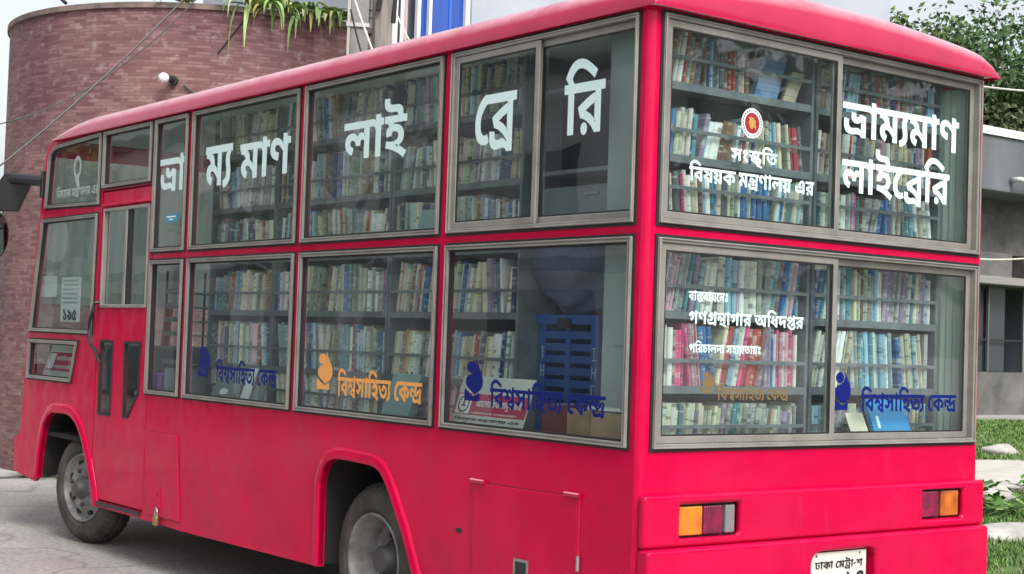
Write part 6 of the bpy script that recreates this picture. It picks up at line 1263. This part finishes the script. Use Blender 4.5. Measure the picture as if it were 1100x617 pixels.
st = mat('weathered_stone', (.42, .40, .37), .9); noise_col(st, (.28, .27, .25), (.52, .50, .46), 5, 8, .3, .7); add_bump(st, 18, .6, .02, 6)
lump('stone_slab', 'flat pale stone slab lying in grass by the bus rear', 'stone', (7.50, 3.30, .03), (.62, .28, .10), st, 21, .08, 3)
lump('stone', 'grey rubble stone at near edge of the sandy path', 'stone', (10.0, 5.35, .05), (.42, .25, .16), st, 22, .14, 3)
lump('stone', 'second rubble stone by the path, farther to the right', 'stone', (11.3, 6.0, .03), (.36, .20, .09), st, 23, .16, 3)
lump('stone', 'small pale stone on the far grass verge beyond the path', 'stone', (17.1, 10.1, .04), (.35, .25, .13), st, 24, .12, 3)

# ---------------- round brick tower
bk_m = mat('tower_brick', (.2, .08, .07), .85)
uv = N(bk_m, 'ShaderNodeUVMap'); br = N(bk_m, 'ShaderNodeTexBrick')
br.inputs['Scale'].default_value = 1.0; br.inputs['Brick Width'].default_value = .155; br.inputs['Row Height'].default_value = .034
br.inputs['Mortar Size'].default_value = .0035; br.inputs['Mortar Smooth'].default_value = .3; br.inputs['Bias'].default_value = -.1
br.inputs['Color1'].default_value = (.165, .075, .078, 1); br.inputs['Color2'].default_value = (.28, .17, .165, 1); br.inputs['Mortar'].default_value = (.15, .11, .11, 1)
lk(bk_m, uv.outputs[0], br.inputs['Vector'])
nz = N(bk_m, 'ShaderNodeTexNoise'); nz.inputs['Scale'].default_value = .7; nz.inputs['Detail'].default_value = 7
nr = N(bk_m, 'ShaderNodeValToRGB'); nr.color_ramp.elements[0].position = .33; nr.color_ramp.elements[0].color = (.72, .60, .68, 1); nr.color_ramp.elements[1].position = .68; nr.color_ramp.elements[1].color = (1.15, 1.12, 1.05, 1)
lk(bk_m, uv.outputs[0], nz.inputs['Vector']); lk(bk_m, nz.outputs['Fac'], nr.inputs[0])
mx = N(bk_m, 'ShaderNodeMix', data_type='RGBA', blend_type='MULTIPLY'); mx.inputs[0].default_value = 1
lk(bk_m, br.outputs['Color'], mx.inputs[6]); lk(bk_m, nr.outputs[0], mx.inputs[7])
nf = N(bk_m, 'ShaderNodeTexNoise'); nf.inputs['Scale'].default_value = 9; nf.inputs['Detail'].default_value = 5
ff = N(bk_m, 'ShaderNodeValToRGB'); ff.color_ramp.elements[0].position = .58; ff.color_ramp.elements[0].color = (0, 0, 0, 1); ff.color_ramp.elements[1].position = .75; ff.color_ramp.elements[1].color = (.5, .5, .5, 1)
fm = N(bk_m, 'ShaderNodeMix', data_type='RGBA'); fm.inputs[7].default_value = (.42, .36, .34, 1)
lk(bk_m, uv.outputs[0], nf.inputs['Vector']); lk(bk_m, nf.outputs['Fac'], ff.inputs[0]); lk(bk_m, ff.outputs[0], fm.inputs[0]); lk(bk_m, mx.outputs[2], fm.inputs[6])
lk(bk_m, fm.outputs[2], bsdf(bk_m).inputs['Base Color'])
bb = N(bk_m, 'ShaderNodeBump'); bb.inputs['Strength'].default_value = .7; bb.inputs['Distance'].default_value = .012; bb.invert = True
lk(bk_m, br.outputs['Fac'], bb.inputs['Height']); lk(bk_m, bb.outputs[0], bsdf(bk_m).inputs['Normal'])
TC, TR, TH = (3.87, 11.83), 2.37, 4.90
def cyl_wall(bm, c, r, z0, z1, n=96):
    uvl = bm.loops.layers.uv.new('UVMap')
    for k in range(n):
        t0, t1 = 2 * math.pi * k / n, 2 * math.pi * (k + 1) / n
        P = [(c[0] + r * math.cos(t), c[1] + r * math.sin(t), z) for t, z in ((t0, z0), (t1, z0), (t1, z1), (t0, z1))]
        f = bm.faces.new([bm.verts.new(q) for q in P]); f.smooth = True
        for lp, (t, z) in zip(f.loops, ((t0, z0), (t1, z0), (t1, z1), (t0, z1))): lp[uvl].uv = (t * r, z)
tower = thing('brick_tower', 'round dark red brick tower with plants on top, left behind the bus', 'tower', (0, 0, 0))
bm = bmesh.new(); cyl_wall(bm, TC, TR, 0, TH); bmesh.ops.remove_doubles(bm, verts=bm.verts, dist=1e-5)
me = bpy.data.meshes.new('wall'); bm.to_mesh(me); bm.free(); link('wall', me, tower, bk_m)
cop = mat('mossy_coping', (.16, .12, .11), .9); noise_col(cop, (.09, .08, .06), (.24, .17, .15), 4, 6)
bm = bmesh.new(); rings = lathe_z(bm, [(TR - .001, TH - .01), (TR + .03, TH - .008), (TR + .03, TH + .05), (TR - .22, TH + .055), (TR - .22, TH - .12)], 96, TC); obj('coping', bm, cop, tower)
bm = bmesh.new(); bm.faces.new([bm.verts.new((TC[0] + (TR - .215) * math.cos(2 * math.pi * k / 48), TC[1] + (TR - .215) * math.sin(2 * math.pi * k / 48), TH - .10)) for k in range(48)]); obj('soil', bm, mat('soil', (.05, .04, .03), .95), tower)
def on_tower(px_az, z, out=0.0):
    """point on the tower face in the direction px_az (degrees) from the viewpoint"""
    o = Vector((-4.198, -4.6)); d = Vector((math.sin(R(px_az)), math.cos(R(px_az)))); c = Vector(TC)
    b = (c - o).dot(d); h2 = (c - o).length_squared - b * b; t = b - math.sqrt(max(0.0, (TR + out) ** 2 - h2)); p = o + d * t; nn = (p - c).normalized()
    return Vector((p.x, p.y, z)), Vector((nn.x, nn.y, 0))
# strap-leaved plants spilling over the rim
pl_m = mat('strap_leaves', (.2, .3, .1), .55)
at_ = N(pl_m, 'ShaderNodeAttribute', attribute_name='tint'); lk(pl_m, at_.outputs['Color'], bsdf(pl_m).inputs['Base Color'])
def strap_plant(label, az, n_, reach, droop, seed):
    base, nn = on_tower(az, TH + .06, -.06)
    t = thing('strap_plant', label, 'plant', base, 'plants on the tower rim')
    rr = random.Random(seed); bm = bmesh.new(); ly = bm.loops.layers.float_color.new('tint')
    b0 = math.atan2(nn.y, nn.x)
    for k in range(n_):
        a = b0 + rr.choice((-1, 1)) * rr.uniform(.45, 1.55); d = Vector((math.cos(a), math.sin(a), 0)); s = Vector((-d.y, d.x, 0))
        ln = reach * rr.uniform(.55, 1.2); up = rr.uniform(.05, .22); dr = droop * rr.uniform(.15, .8); wd = rr.uniform(.020, .036)
        c = rr.choice([(.20, .34, .10), (.30, .42, .16), (.12, .24, .07), (.44, .48, .24), (.36, .38, .12)]); o0 = Vector((rr.uniform(-.06, .06), rr.uniform(-.06, .06), -.1))
        prev = None
        if rr.random() < .85: dr = dr * .5
        for i in range(9):
            u = i / 8
            p = o0 + d * ln * (u - .35 * u ** 3) + Vector((0, 0, .12 + up * 1.6 * u * (1 - .75 * u) - dr * 1.9 * u ** 3))
            w_ = wd * (1 - u ** 3) + .003
            cur = (bm.verts.new(p - s * w_), bm.verts.new(p + Vector((0, 0, -w_ * .5))), bm.verts.new(p + s * w_))
            if prev:
                for q in (0, 1):
                    f = bm.faces.new((prev[q], prev[q + 1], cur[q + 1], cur[q]))
                    kk = 1.0 + .25 * rr.uniform(-1, 1)
                    for lp in f.loops: lp[ly] = (*[min(1, v * kk) for v in c], 1)
            prev = cur
    obj('leaves', bm, pl_m, t)
    bm = bmesh.new(); tube(bm, [(0, 0, -.12), (0, 0, .08)], [.04, .02], 6); obj('stem', bm, M['stem'], t)
strap_plant('strap-leaved plant on tower rim, leftmost, one long leaf over the bricks', 24.9, 7, .5, .30, 31)
strap_plant('strap-leaved plant with long leaves hanging lowest over the brick tower', 27.5, 18, .55, .45, 32)
strap_plant('strap-leaved plant on tower rim between hanging one and the densest clump', 28.5, 22, .55, .34, 33)
strap_plant('densest strap-leaved clump on tower rim, arching beside the utility pole', 29.5, 34, .6, .36, 34)
strap_plant('strap-leaved plant on tower rim nearest the utility pole', 30.4, 26, .6, .30, 35)
# lamp on the tower
p0, nn = on_tower(24.55, 4.14)
wl = thing('wall_lamp', 'small white bulb lamp on black holder fixed to brick tower', 'lamp', p0)
s_ = Vector((-nn.y, nn.x, 0))
bm = bmesh.new(); tube(bm, [-nn * -.0, nn * .06], .045, 14); tube(bm, [nn * .06, nn * .12 - s_ * .03], .03, 12); obj('holder', bm, M['black'], wl)
bm = bmesh.new(); bmesh.ops.create_uvsphere(bm, u_segments=18, v_segments=12, radius=.055)
for v in bm.verts: v.co += nn * .15 - s_ * .075
obj('bulb', bm, M['letter_white'], wl, smooth=True)
def cable(name, label, pts, r=.012, m='black', group=None):
    bm = bmesh.new(); tube(bm, pts, r, 6); return tag(obj(name, bm, M[m]), label, 'cable', group)
def sag(a, b, s, n=16):
    a, b = Vector(a), Vector(b); return [a.lerp(b, i / n) - Vector((0, 0, 4 * s * (i / n) * (1 - i / n))) for i in range(n + 1)]
def ray(az, tan_el, d): return (-4.198 + d * math.sin(R(az)), -4.6 + d * math.cos(R(az)), 1.57 + d * tan_el)
cable('cable', 'black cable slanting across brick tower, the lower thicker one', sag(ray(17.9, .088, 14), ray(26.2, .245, 15), .10), .009, group='cables across the tower')
cable('cable', 'black cable slanting across brick tower, the upper one joining at left', sag(ray(17.9, .122, 14), ray(26.4, .242, 15.2), .32), .006, group='cables across the tower')
q0, n0 = on_tower(25.6, 3.95, .02); q1, n1 = on_tower(24.9, 4.10, .02)
cable('cable', 'thin dark cable running down from the tower wall lamp', [q1, (q0 + q1) / 2 + n0 * .01, q0], .010)
ln = [on_tower(26.1 + k * .3, 4.45 + k * .12, .012)[0] for k in range(10)]
cable('cable', 'faint thin wire climbing the brick tower under the plants', ln, .008)

# ---------------- utility pole group right of the tower
cm = mat('pole_concrete', (.30, .30, .28), .9); noise_col(cm, (.13, .13, .125), (.30, .295, .28), 2, 8, .3, .7, stretch=(1, 1, .3)); add_bump(cm, 20, .4, .01, 6)
wm = mat('weathered_wood', (.25, .22, .20), .9); noise_col(wm, (.14, .12, .11), (.34, .31, .29), 3, 8, .3, .7, stretch=(4, 4, .4))
def az_xy(az, d): return (-4.198 + d * math.sin(R(az)), -4.6 + d * math.cos(R(az)))
ux, uy = az_xy(31.28, 15.2)
up = thing('utility_pole', 'square grey concrete utility pole with pale edge beside the brick tower', 'pole', (ux, uy, 0))
bm = bmesh.new(); box(bm, -.085, .095, -.08, .08, 0, 7.2); po = obj('shaft', bm, cm, up, bevel=.01); po.rotation_euler = (0, 0, R(-31))
bm = bmesh.new(); box(bm, -.115, -.086, -.09, .09, 0, 7.2); po = obj('edge_strip', bm, mat('pale_strip', (.42, .40, .36), .8), up); po.rotation_euler = (0, 0, R(-31))
bm = bmesh.new(); box(bm, -.125, .105, -.10, -.081, 4.65, 4.69); box(bm, -.125, .105, -.10, -.081, 5.2, 5.24); po = obj('clamp', bm, M['steel'], up); po.rotation_euler = (0, 0, R(-31))
ux2, uy2 = az_xy(32.10, 15.6)
up2 = thing('wooden_post', 'weathered grey brown post standing just right of concrete pole', 'post', (ux2, uy2, 0))
bm = bmesh.new(); tube(bm, [(0, 0, 0), (.02, 0, 4.4), (-.03, 0, 7.2)], [.12, .105, .095], 10); obj('shaft', bm, wm, up2)
bm = bmesh.new(); tube(bm, [(-.10, -.10, 4.9), (-.06, -.12, 5.25), (-.08, -.11, 5.7)], .03, 8); tube(bm, [(.09, -.10, 4.8), (.10, -.12, 5.3)], .025, 8); obj('cable_bundle', bm, M['black'], up2)
ux3, uy3 = az_xy(32.62, 16.0)
pp = thing('drain_pipe', 'white vertical pipe between the wooden post and window building', 'pipe', (ux3, uy3, 0))
bm = bmesh.new(); tube(bm, [(0, 0, 0), (0, 0, 7.6)], .035, 10); tube(bm, [(.10, .03, 0), (.10, .03, 7.6)], .03, 10); obj('pipe', bm, M['letter_white'], pp)
bm = bmesh.new(); tube(bm, [(.055, 0, 0), (.055, 0, 7.6)], .014, 8); obj('cable', bm, M['black'], pp)
cable('cable', 'pale slack wire hanging from utility pole down behind bus roof', sag(ray(31.0, .226, 14.9), ray(32.1, .178, 14.6), .02), .010, 'plate', 'slack wires by the pole')
cable('cable', 'dark slack wire looping down across the concrete pole', sag(ray(30.95, .215, 14.95), ray(31.65, .175, 14.7), .03), .009, 'black', 'slack wires by the pole')
cable('cable', 'yellowish wire slanting down right of the drain pipe', sag(ray(32.7, .213, 15.5), ray(33.45, .190, 15.0), .02), .010, 'plate', 'slack wires by the pole')

# ---------------- building with the blue window behind the bus
gw = mat('grey_painted_wall', (.36, .39, .45), .8); noise_col(gw, (.33, .36, .42), (.42, .45, .51), .6, 7, .3, .7)
bg = mat('blue_window_glass', (.012, .055, .30), .08, coat=.3); noise_col(bg, (.006, .03, .17), (.02, .09, .46), .8, 2, .3, .7, stretch=(2.2, 1, .1))
hb = thing('painted_house', 'pale grey painted house with blue window, behind the bus', 'house', (0, 0, 0))
Y = 15.0
bm = bmesh.new()
box(bm, 9.80, 20.15, Y, Y + 6, 0, 11.0); box(bm, 8.0, 9.80, Y, Y + 6, 0, 5.45); box(bm, 8.0, 9.80, Y, Y + 6, 8.6, 11.0); box(bm, 8.0, 9.799, Y + .5, Y + 6, 5.4501, 8.5999)
obj('wall', bm, gw, hb)
bm = bmesh.new(); box(bm, 7.9, 20.3, Y - .25, Y + 6.2, 11.001, 11.3); obj('roof', bm, gw, hb, bevel=.03)
pk_ = mat('faded_boards', (.36, .29, .29), .85); noise_col(pk_, (.26, .20, .20), (.46, .38, .37), 3, 6, stretch=(6, 1, .3))
bm = bmesh.new(); box(bm, 8.02, 8.66, Y + .12, Y + .18, 5.46, 8.59); obj('shutter', bm, pk_, hb)
bm = bmesh.new()
for a, b in ((8.80, 8.86), (9.02, 9.07), (9.72, 9.799)): box(bm, a, b, Y + .05, Y + .13, 5.46, 8.59)
box(bm, 8.861, 9.719, Y + .05, Y + .13, 8.48, 8.589)
wf_ = obj('window', bm, M['letter_white'], hb)
bm = bmesh.new(); box(bm, 8.81, 9.73, Y + .14, Y + .16, 5.46, 8.58); obj('glass_pane', bm, bg, wf_)
bm = bmesh.new(); box(bm, 9.45, 9.50, Y + .128, Y + .1395, 5.46, 8.48); obj('mullion', bm, mat('blue_bar', (.03, .12, .6), .4), wf_)

for x in (11.2, 14.4, 17.6):
    for z in (1.2, 4.6):
        bm = bmesh.new(); box(bm, x, x + 1.5, Y - .05, Y + .02, z, z + 1.5); fw_ = obj('window', bm, M['letter_white'], hb, bevel=.01)
        bm = bmesh.new(); box(bm, x + .08, x + .72, Y - .06, Y - .051, z + .08, z + 1.42); box(bm, x + .78, x + 1.42, Y - .06, Y - .051, z + .08, z + 1.42); obj('glass_pane', bm, bg, fw_)
bm = bmesh.new(); box(bm, 8.0, 20.2, Y - .12, Y - .001, 0, .6); obj('plinth', bm, cm, hb)

# pale house and tree at the far left edge
hl = thing('white_house', 'white walled house edge behind the brick tower at far left', 'house', (0, 0, 0))
bm = bmesh.new(); box(bm, -6.0, 4.6, 24.0, 30.0, 0, 7.05); obj('wall', bm, mat('white_wash', (.62, .64, .66), .8), hl)
bm = bmesh.new(); box(bm, -6.2, 4.8, 23.8, 30.2, 7.051, 7.6); obj('parapet', bm, mat('cream_parapet', (.72, .72, .70), .8), hl)
bm = bmesh.new(); tube(bm, [(5.05, 23.7, 0), (5.05, 23.7, 10.5)], .10, 10); o = tag(obj('vent_pipe', bm, M['letter_white']), 'white vertical pole rising over the tower rim at far left', 'pole')
cable('cable', 'dark cable curving over tower rim at top left corner', sag(ray(19.6, .230, 17.5), ray(20.6, .205, 17.2), .06), .02)

# ---------------- low concrete building on the right
rc = mat('stained_concrete', (.22, .23, .25), .9); noise_col(rc, (.07, .078, .09), (.17, .18, .195), .5, 9, .3, .7, stretch=(1, 1, .5)); add_bump(rc, 6, .3, .02, 6)
rw = mat('stained_plaster', (.25, .25, .24), .9); noise_col(rw, (.045, .046, .046), (.19, .185, .175), .8, 10, .3, .7, rough=.7)
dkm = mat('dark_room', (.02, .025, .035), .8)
rbd = thing('concrete_building', 'low grey concrete building with deep roof fascia and dark openings at right', 'building', (0, 0, 0))
Y = 18.5
bm = bmesh.new(); box(bm, 20.5, 52, Y - .35, Y + 12, 5.74, 7.12); obj('fascia', bm, rc, rbd, bevel=.03)
bm = bmesh.new(); box(bm, 20.4, 52.1, Y - .42, Y - .05, 7.121, 7.32); obj('roof_edge', bm, mat('pale_coping', (.66, .66, .64), .8), rbd)
bm = bmesh.new(); box(bm, 20.5, 52, Y + .9, Y + 1.1, 4.30, 5.739); box(bm, 20.5, 52, Y + .02, Y + .25, .12, 1.20); box(bm, 20.5, 28.0, Y + .02, Y + .3, 1.2001, 3.40); obj('wall', bm, rw, rbd)
bm = bmesh.new(); box(bm, 20.5, 52, Y - .15, Y + 1.4, 3.42, 3.62); obj('sill', bm, mat('pale_sill', (.27, .26, .245), .9), rbd, bevel=.02)
bm = bmesh.new(); box(bm, 20.5, 52, Y - .45, Y + .25, 0, .118); obj('plinth', bm, mat('pale_plinth', (.30, .29, .275), .9), rbd, bevel=.02)
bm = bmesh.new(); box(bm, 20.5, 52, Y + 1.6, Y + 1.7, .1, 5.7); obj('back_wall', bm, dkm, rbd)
for x in (28.75, 31.2, 33.6):
    bm = bmesh.new(); box(bm, x, x + 1.9, Y + .7, Y + 1.39, 3.6201, 4.32); obj('ledge_block', bm, rw, rbd, bevel=.03)
for x in (28.15, 29.06, 30.6, 32.2):
    bm = bmesh.new(); box(bm, x, x + .06, Y + .30, Y + .36, 1.2001, 3.419); obj('window_post', bm, M['steel'] if x > 29.5 else mat('dark_post', (.10, .105, .11), .6), rbd)
bm = bmesh.new(); box(bm, 28.0, 52, Y + .31, Y + .34, 2.0, 2.04); obj('window_rail', bm, M['black'], rbd)
pn = mat('dim_glass', (.05, .06, .065), .2)
for x in (28.22, 29.14, 30.7):
    bm = bmesh.new(); box(bm, x, x + .8, Y + .42, Y + .44, 1.21, 3.40); obj('glass_pane', bm, pn, rbd)
bm = bmesh.new(); tube(bm, [(28.95, Y - .36, 6.06), (28.95, Y - .62, 6.06), (29.3, Y - .66, 6.02), (31.5, Y - .66, 5.84)], .075, 10); obj('drain_pipe', bm, mat('galvanised_pipe', (.55, .56, .56), .4, metal=.3), rbd, smooth=True)
cable('cable', 'thin pale wire strung under sill of the concrete building', sag((26.5, 17.9, 3.95), (31.5, 17.9, 4.42), .12), .022, 'plate')
cable('cable', 'thin brownish wire crossing the tree crown at top right', sag(ray(53.0, .176, 30), ray(57.5, .166, 30), .05), .02, 'plate')

# ---------------- trees
leaf_m = mat('tree_leaves', (.07, .12, .04), .6)
la_ = N(leaf_m, 'ShaderNodeAttribute', attribute_name='tint'); lk(leaf_m, la_.outputs['Color'], bsdf(leaf_m).inputs['Base Color'])
bark = mat('bark', (.09, .07, .055), .95); add_bump(bark, 12, .6, .02, 6)
def tree(label, x, y, h, rad, n_leaf, leaf, cols, seed, group='trees beyond the concrete building', z_low=.28):
    t = thing('tree', label, 'tree', (x, y, 0), group); rr = random.Random(seed)
    bm = bmesh.new(); tips = []
    tube(bm, [(0, 0, 0), (.1, .05, h * .25), (.0, .1, h * .5), (.1, 0, h * .8)], [h * .028, h * .022, h * .015, h * .005], 9)
    for k in range(16):
        a = rr.uniform(0, 6.28); zb = h * rr.uniform(z_low * .9, .7); e = Vector((math.cos(a) * rad * rr.uniform(.4, .95), math.sin(a) * rad * rr.uniform(.4, .95), zb + h * rr.uniform(.05, .26)))
        mid = Vector((e.x * .45, e.y * .45, zb + (e.z - zb) * .65)); tube(bm, [(0, 0, zb), mid, e], [h * .012, h * .008, h * .003], 6); tips.append(e)
        for q in range(2):
            e2 = e + Vector((rr.uniform(-1, 1), rr.uniform(-1, 1), rr.uniform(-.3, .8))) * rad * .35; tube(bm, [mid, (mid + e2) / 2 + Vector((0, 0, .2)), e2], [h * .006, h * .004, h * .002], 5); tips.append(e2)
    obj('trunk', bm, bark, t)
    for _ in range(14):
        a = rr.uniform(0, 6.28); q = rad * math.sqrt(rr.random()) * .9; tips.append(Vector((q * math.cos(a), q * math.sin(a), h * rr.uniform(z_low + .1, .98))))
    bm = bmesh.new(); ly = bm.loops.layers.float_color.new('tint')
    cl_ = [(c, rad * rr.uniform(.14, .32), rr.choice(cols)) for c in tips]
    for _ in range(n_leaf):
        c, r_, col = rr.choice(cl_)
        d = Vector((rr.gauss(0, 1), rr.gauss(0, 1), rr.gauss(0, .7))); d = d / max(d.length, .1) * r_ * (rr.random() ** .4)
        p = c + d; s = leaf * rr.uniform(.5, 1.3); n = Vector((rr.gauss(0, 1), rr.gauss(0, 1), rr.gauss(.5, 1))).normalized(); u = n.orthogonal().normalized(); v = n.cross(u); aa = rr.uniform(0, 6.28)
        u, v = u * math.cos(aa) + v * math.sin(aa), v * math.cos(aa) - u * math.sin(aa)
        f = bm.faces.new([bm.verts.new(q) for q in (p - u * s * .6, p - v * s * .28, p + u * s * .6, p + v * s * .28)])
        k = rr.uniform(.7, 1.35)
        for lp in f.loops: lp[ly] = (*[min(1, w_ * k) for w_ in col], 1)
    obj('crown', bm, leaf_m, t)
    return t
TGREEN = [(.045, .10, .028), (.07, .135, .038), (.10, .165, .055), (.15, .19, .095), (.03, .065, .02)]
tree('tall leafy tree with open crown above bus roof corner, right of the grey house', 33.5, 22.5 + 10, 14.0, 6.0, 34000, .25, TGREEN, 41)
tree('broad leafy tree over concrete building at the right edge of the photo', 42.5, 33.0, 16.5, 7.0, 36000, .26, TGREEN, 42)
tree('dense lower tree behind the fascia of the concrete building', 38.0, 31.5, 11.0, 5.0, 24000, .19, TGREEN, 43, z_low=.12)
tree('yellow-green bushy tree just over the white roof edge at right', 44.5, 36.0, 12.5, 6.0, 24000, .19, [(.12, .17, .05), (.16, .20, .07), (.09, .13, .04)], 44, z_low=.12)
tree('small leafy tree behind white house at the top left corner', 2.6, 33.0, 10.5, 3.0, 6000, .2, [(.10, .18, .05), (.07, .13, .04), (.15, .22, .07)], 45, None)
# what the windows mirror: street side opposite, out of frame to the left, and trees behind the viewer
ob_ = thing('street_building', 'long two storey pale street building mirrored faintly in the side windows', 'building', (0, 0, 0))
bm = bmesh.new(); box(bm, -20, -11.0, 4, 60, 0, 7.2); obj('wall', bm, mat('opposite_wall', (.78, .79, .77), .85), ob_)
bm = bmesh.new(); box(bm, -20.1, -10.9, 3.9, 60.1, 5.9, 6.3); obj('band', bm, mat('opposite_band', (.05, .05, .055), .7), ob_)
bm = bmesh.new(); box(bm, -20.2, -9.9, 3.8, 60.2, 2.7, 2.85); obj('canopy', bm, mat('opposite_canopy', (.08, .08, .085), .7), ob_)
for k in range(13):
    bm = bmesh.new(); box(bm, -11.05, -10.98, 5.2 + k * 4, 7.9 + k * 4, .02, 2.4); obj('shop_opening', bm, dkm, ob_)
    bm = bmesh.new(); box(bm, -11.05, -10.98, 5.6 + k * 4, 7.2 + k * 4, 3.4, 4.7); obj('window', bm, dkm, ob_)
for k, (x, y) in enumerate(((-8.6, 17), (-8.9, 33))):
    tree('leafy street tree mirrored in the side windows, %s one from the bus' % ORD[k], x, y, 6.5 + k, 2.3, 2200, .34, TGREEN, 80 + k, 'trees mirrored in the side windows', z_low=.3)
for k, (x, y) in enumerate(((9, -17), (16, -19), (24, -20), (33, -22))):
    tree('dark leafy tree across the yard, mirrored in the rear windows, %s from the left' % ORD[k], x, y, 12 + k % 2 * 2, 5.0, 2600, .6, TGREEN, 60 + k, 'trees mirrored in the rear windows', z_low=.1)
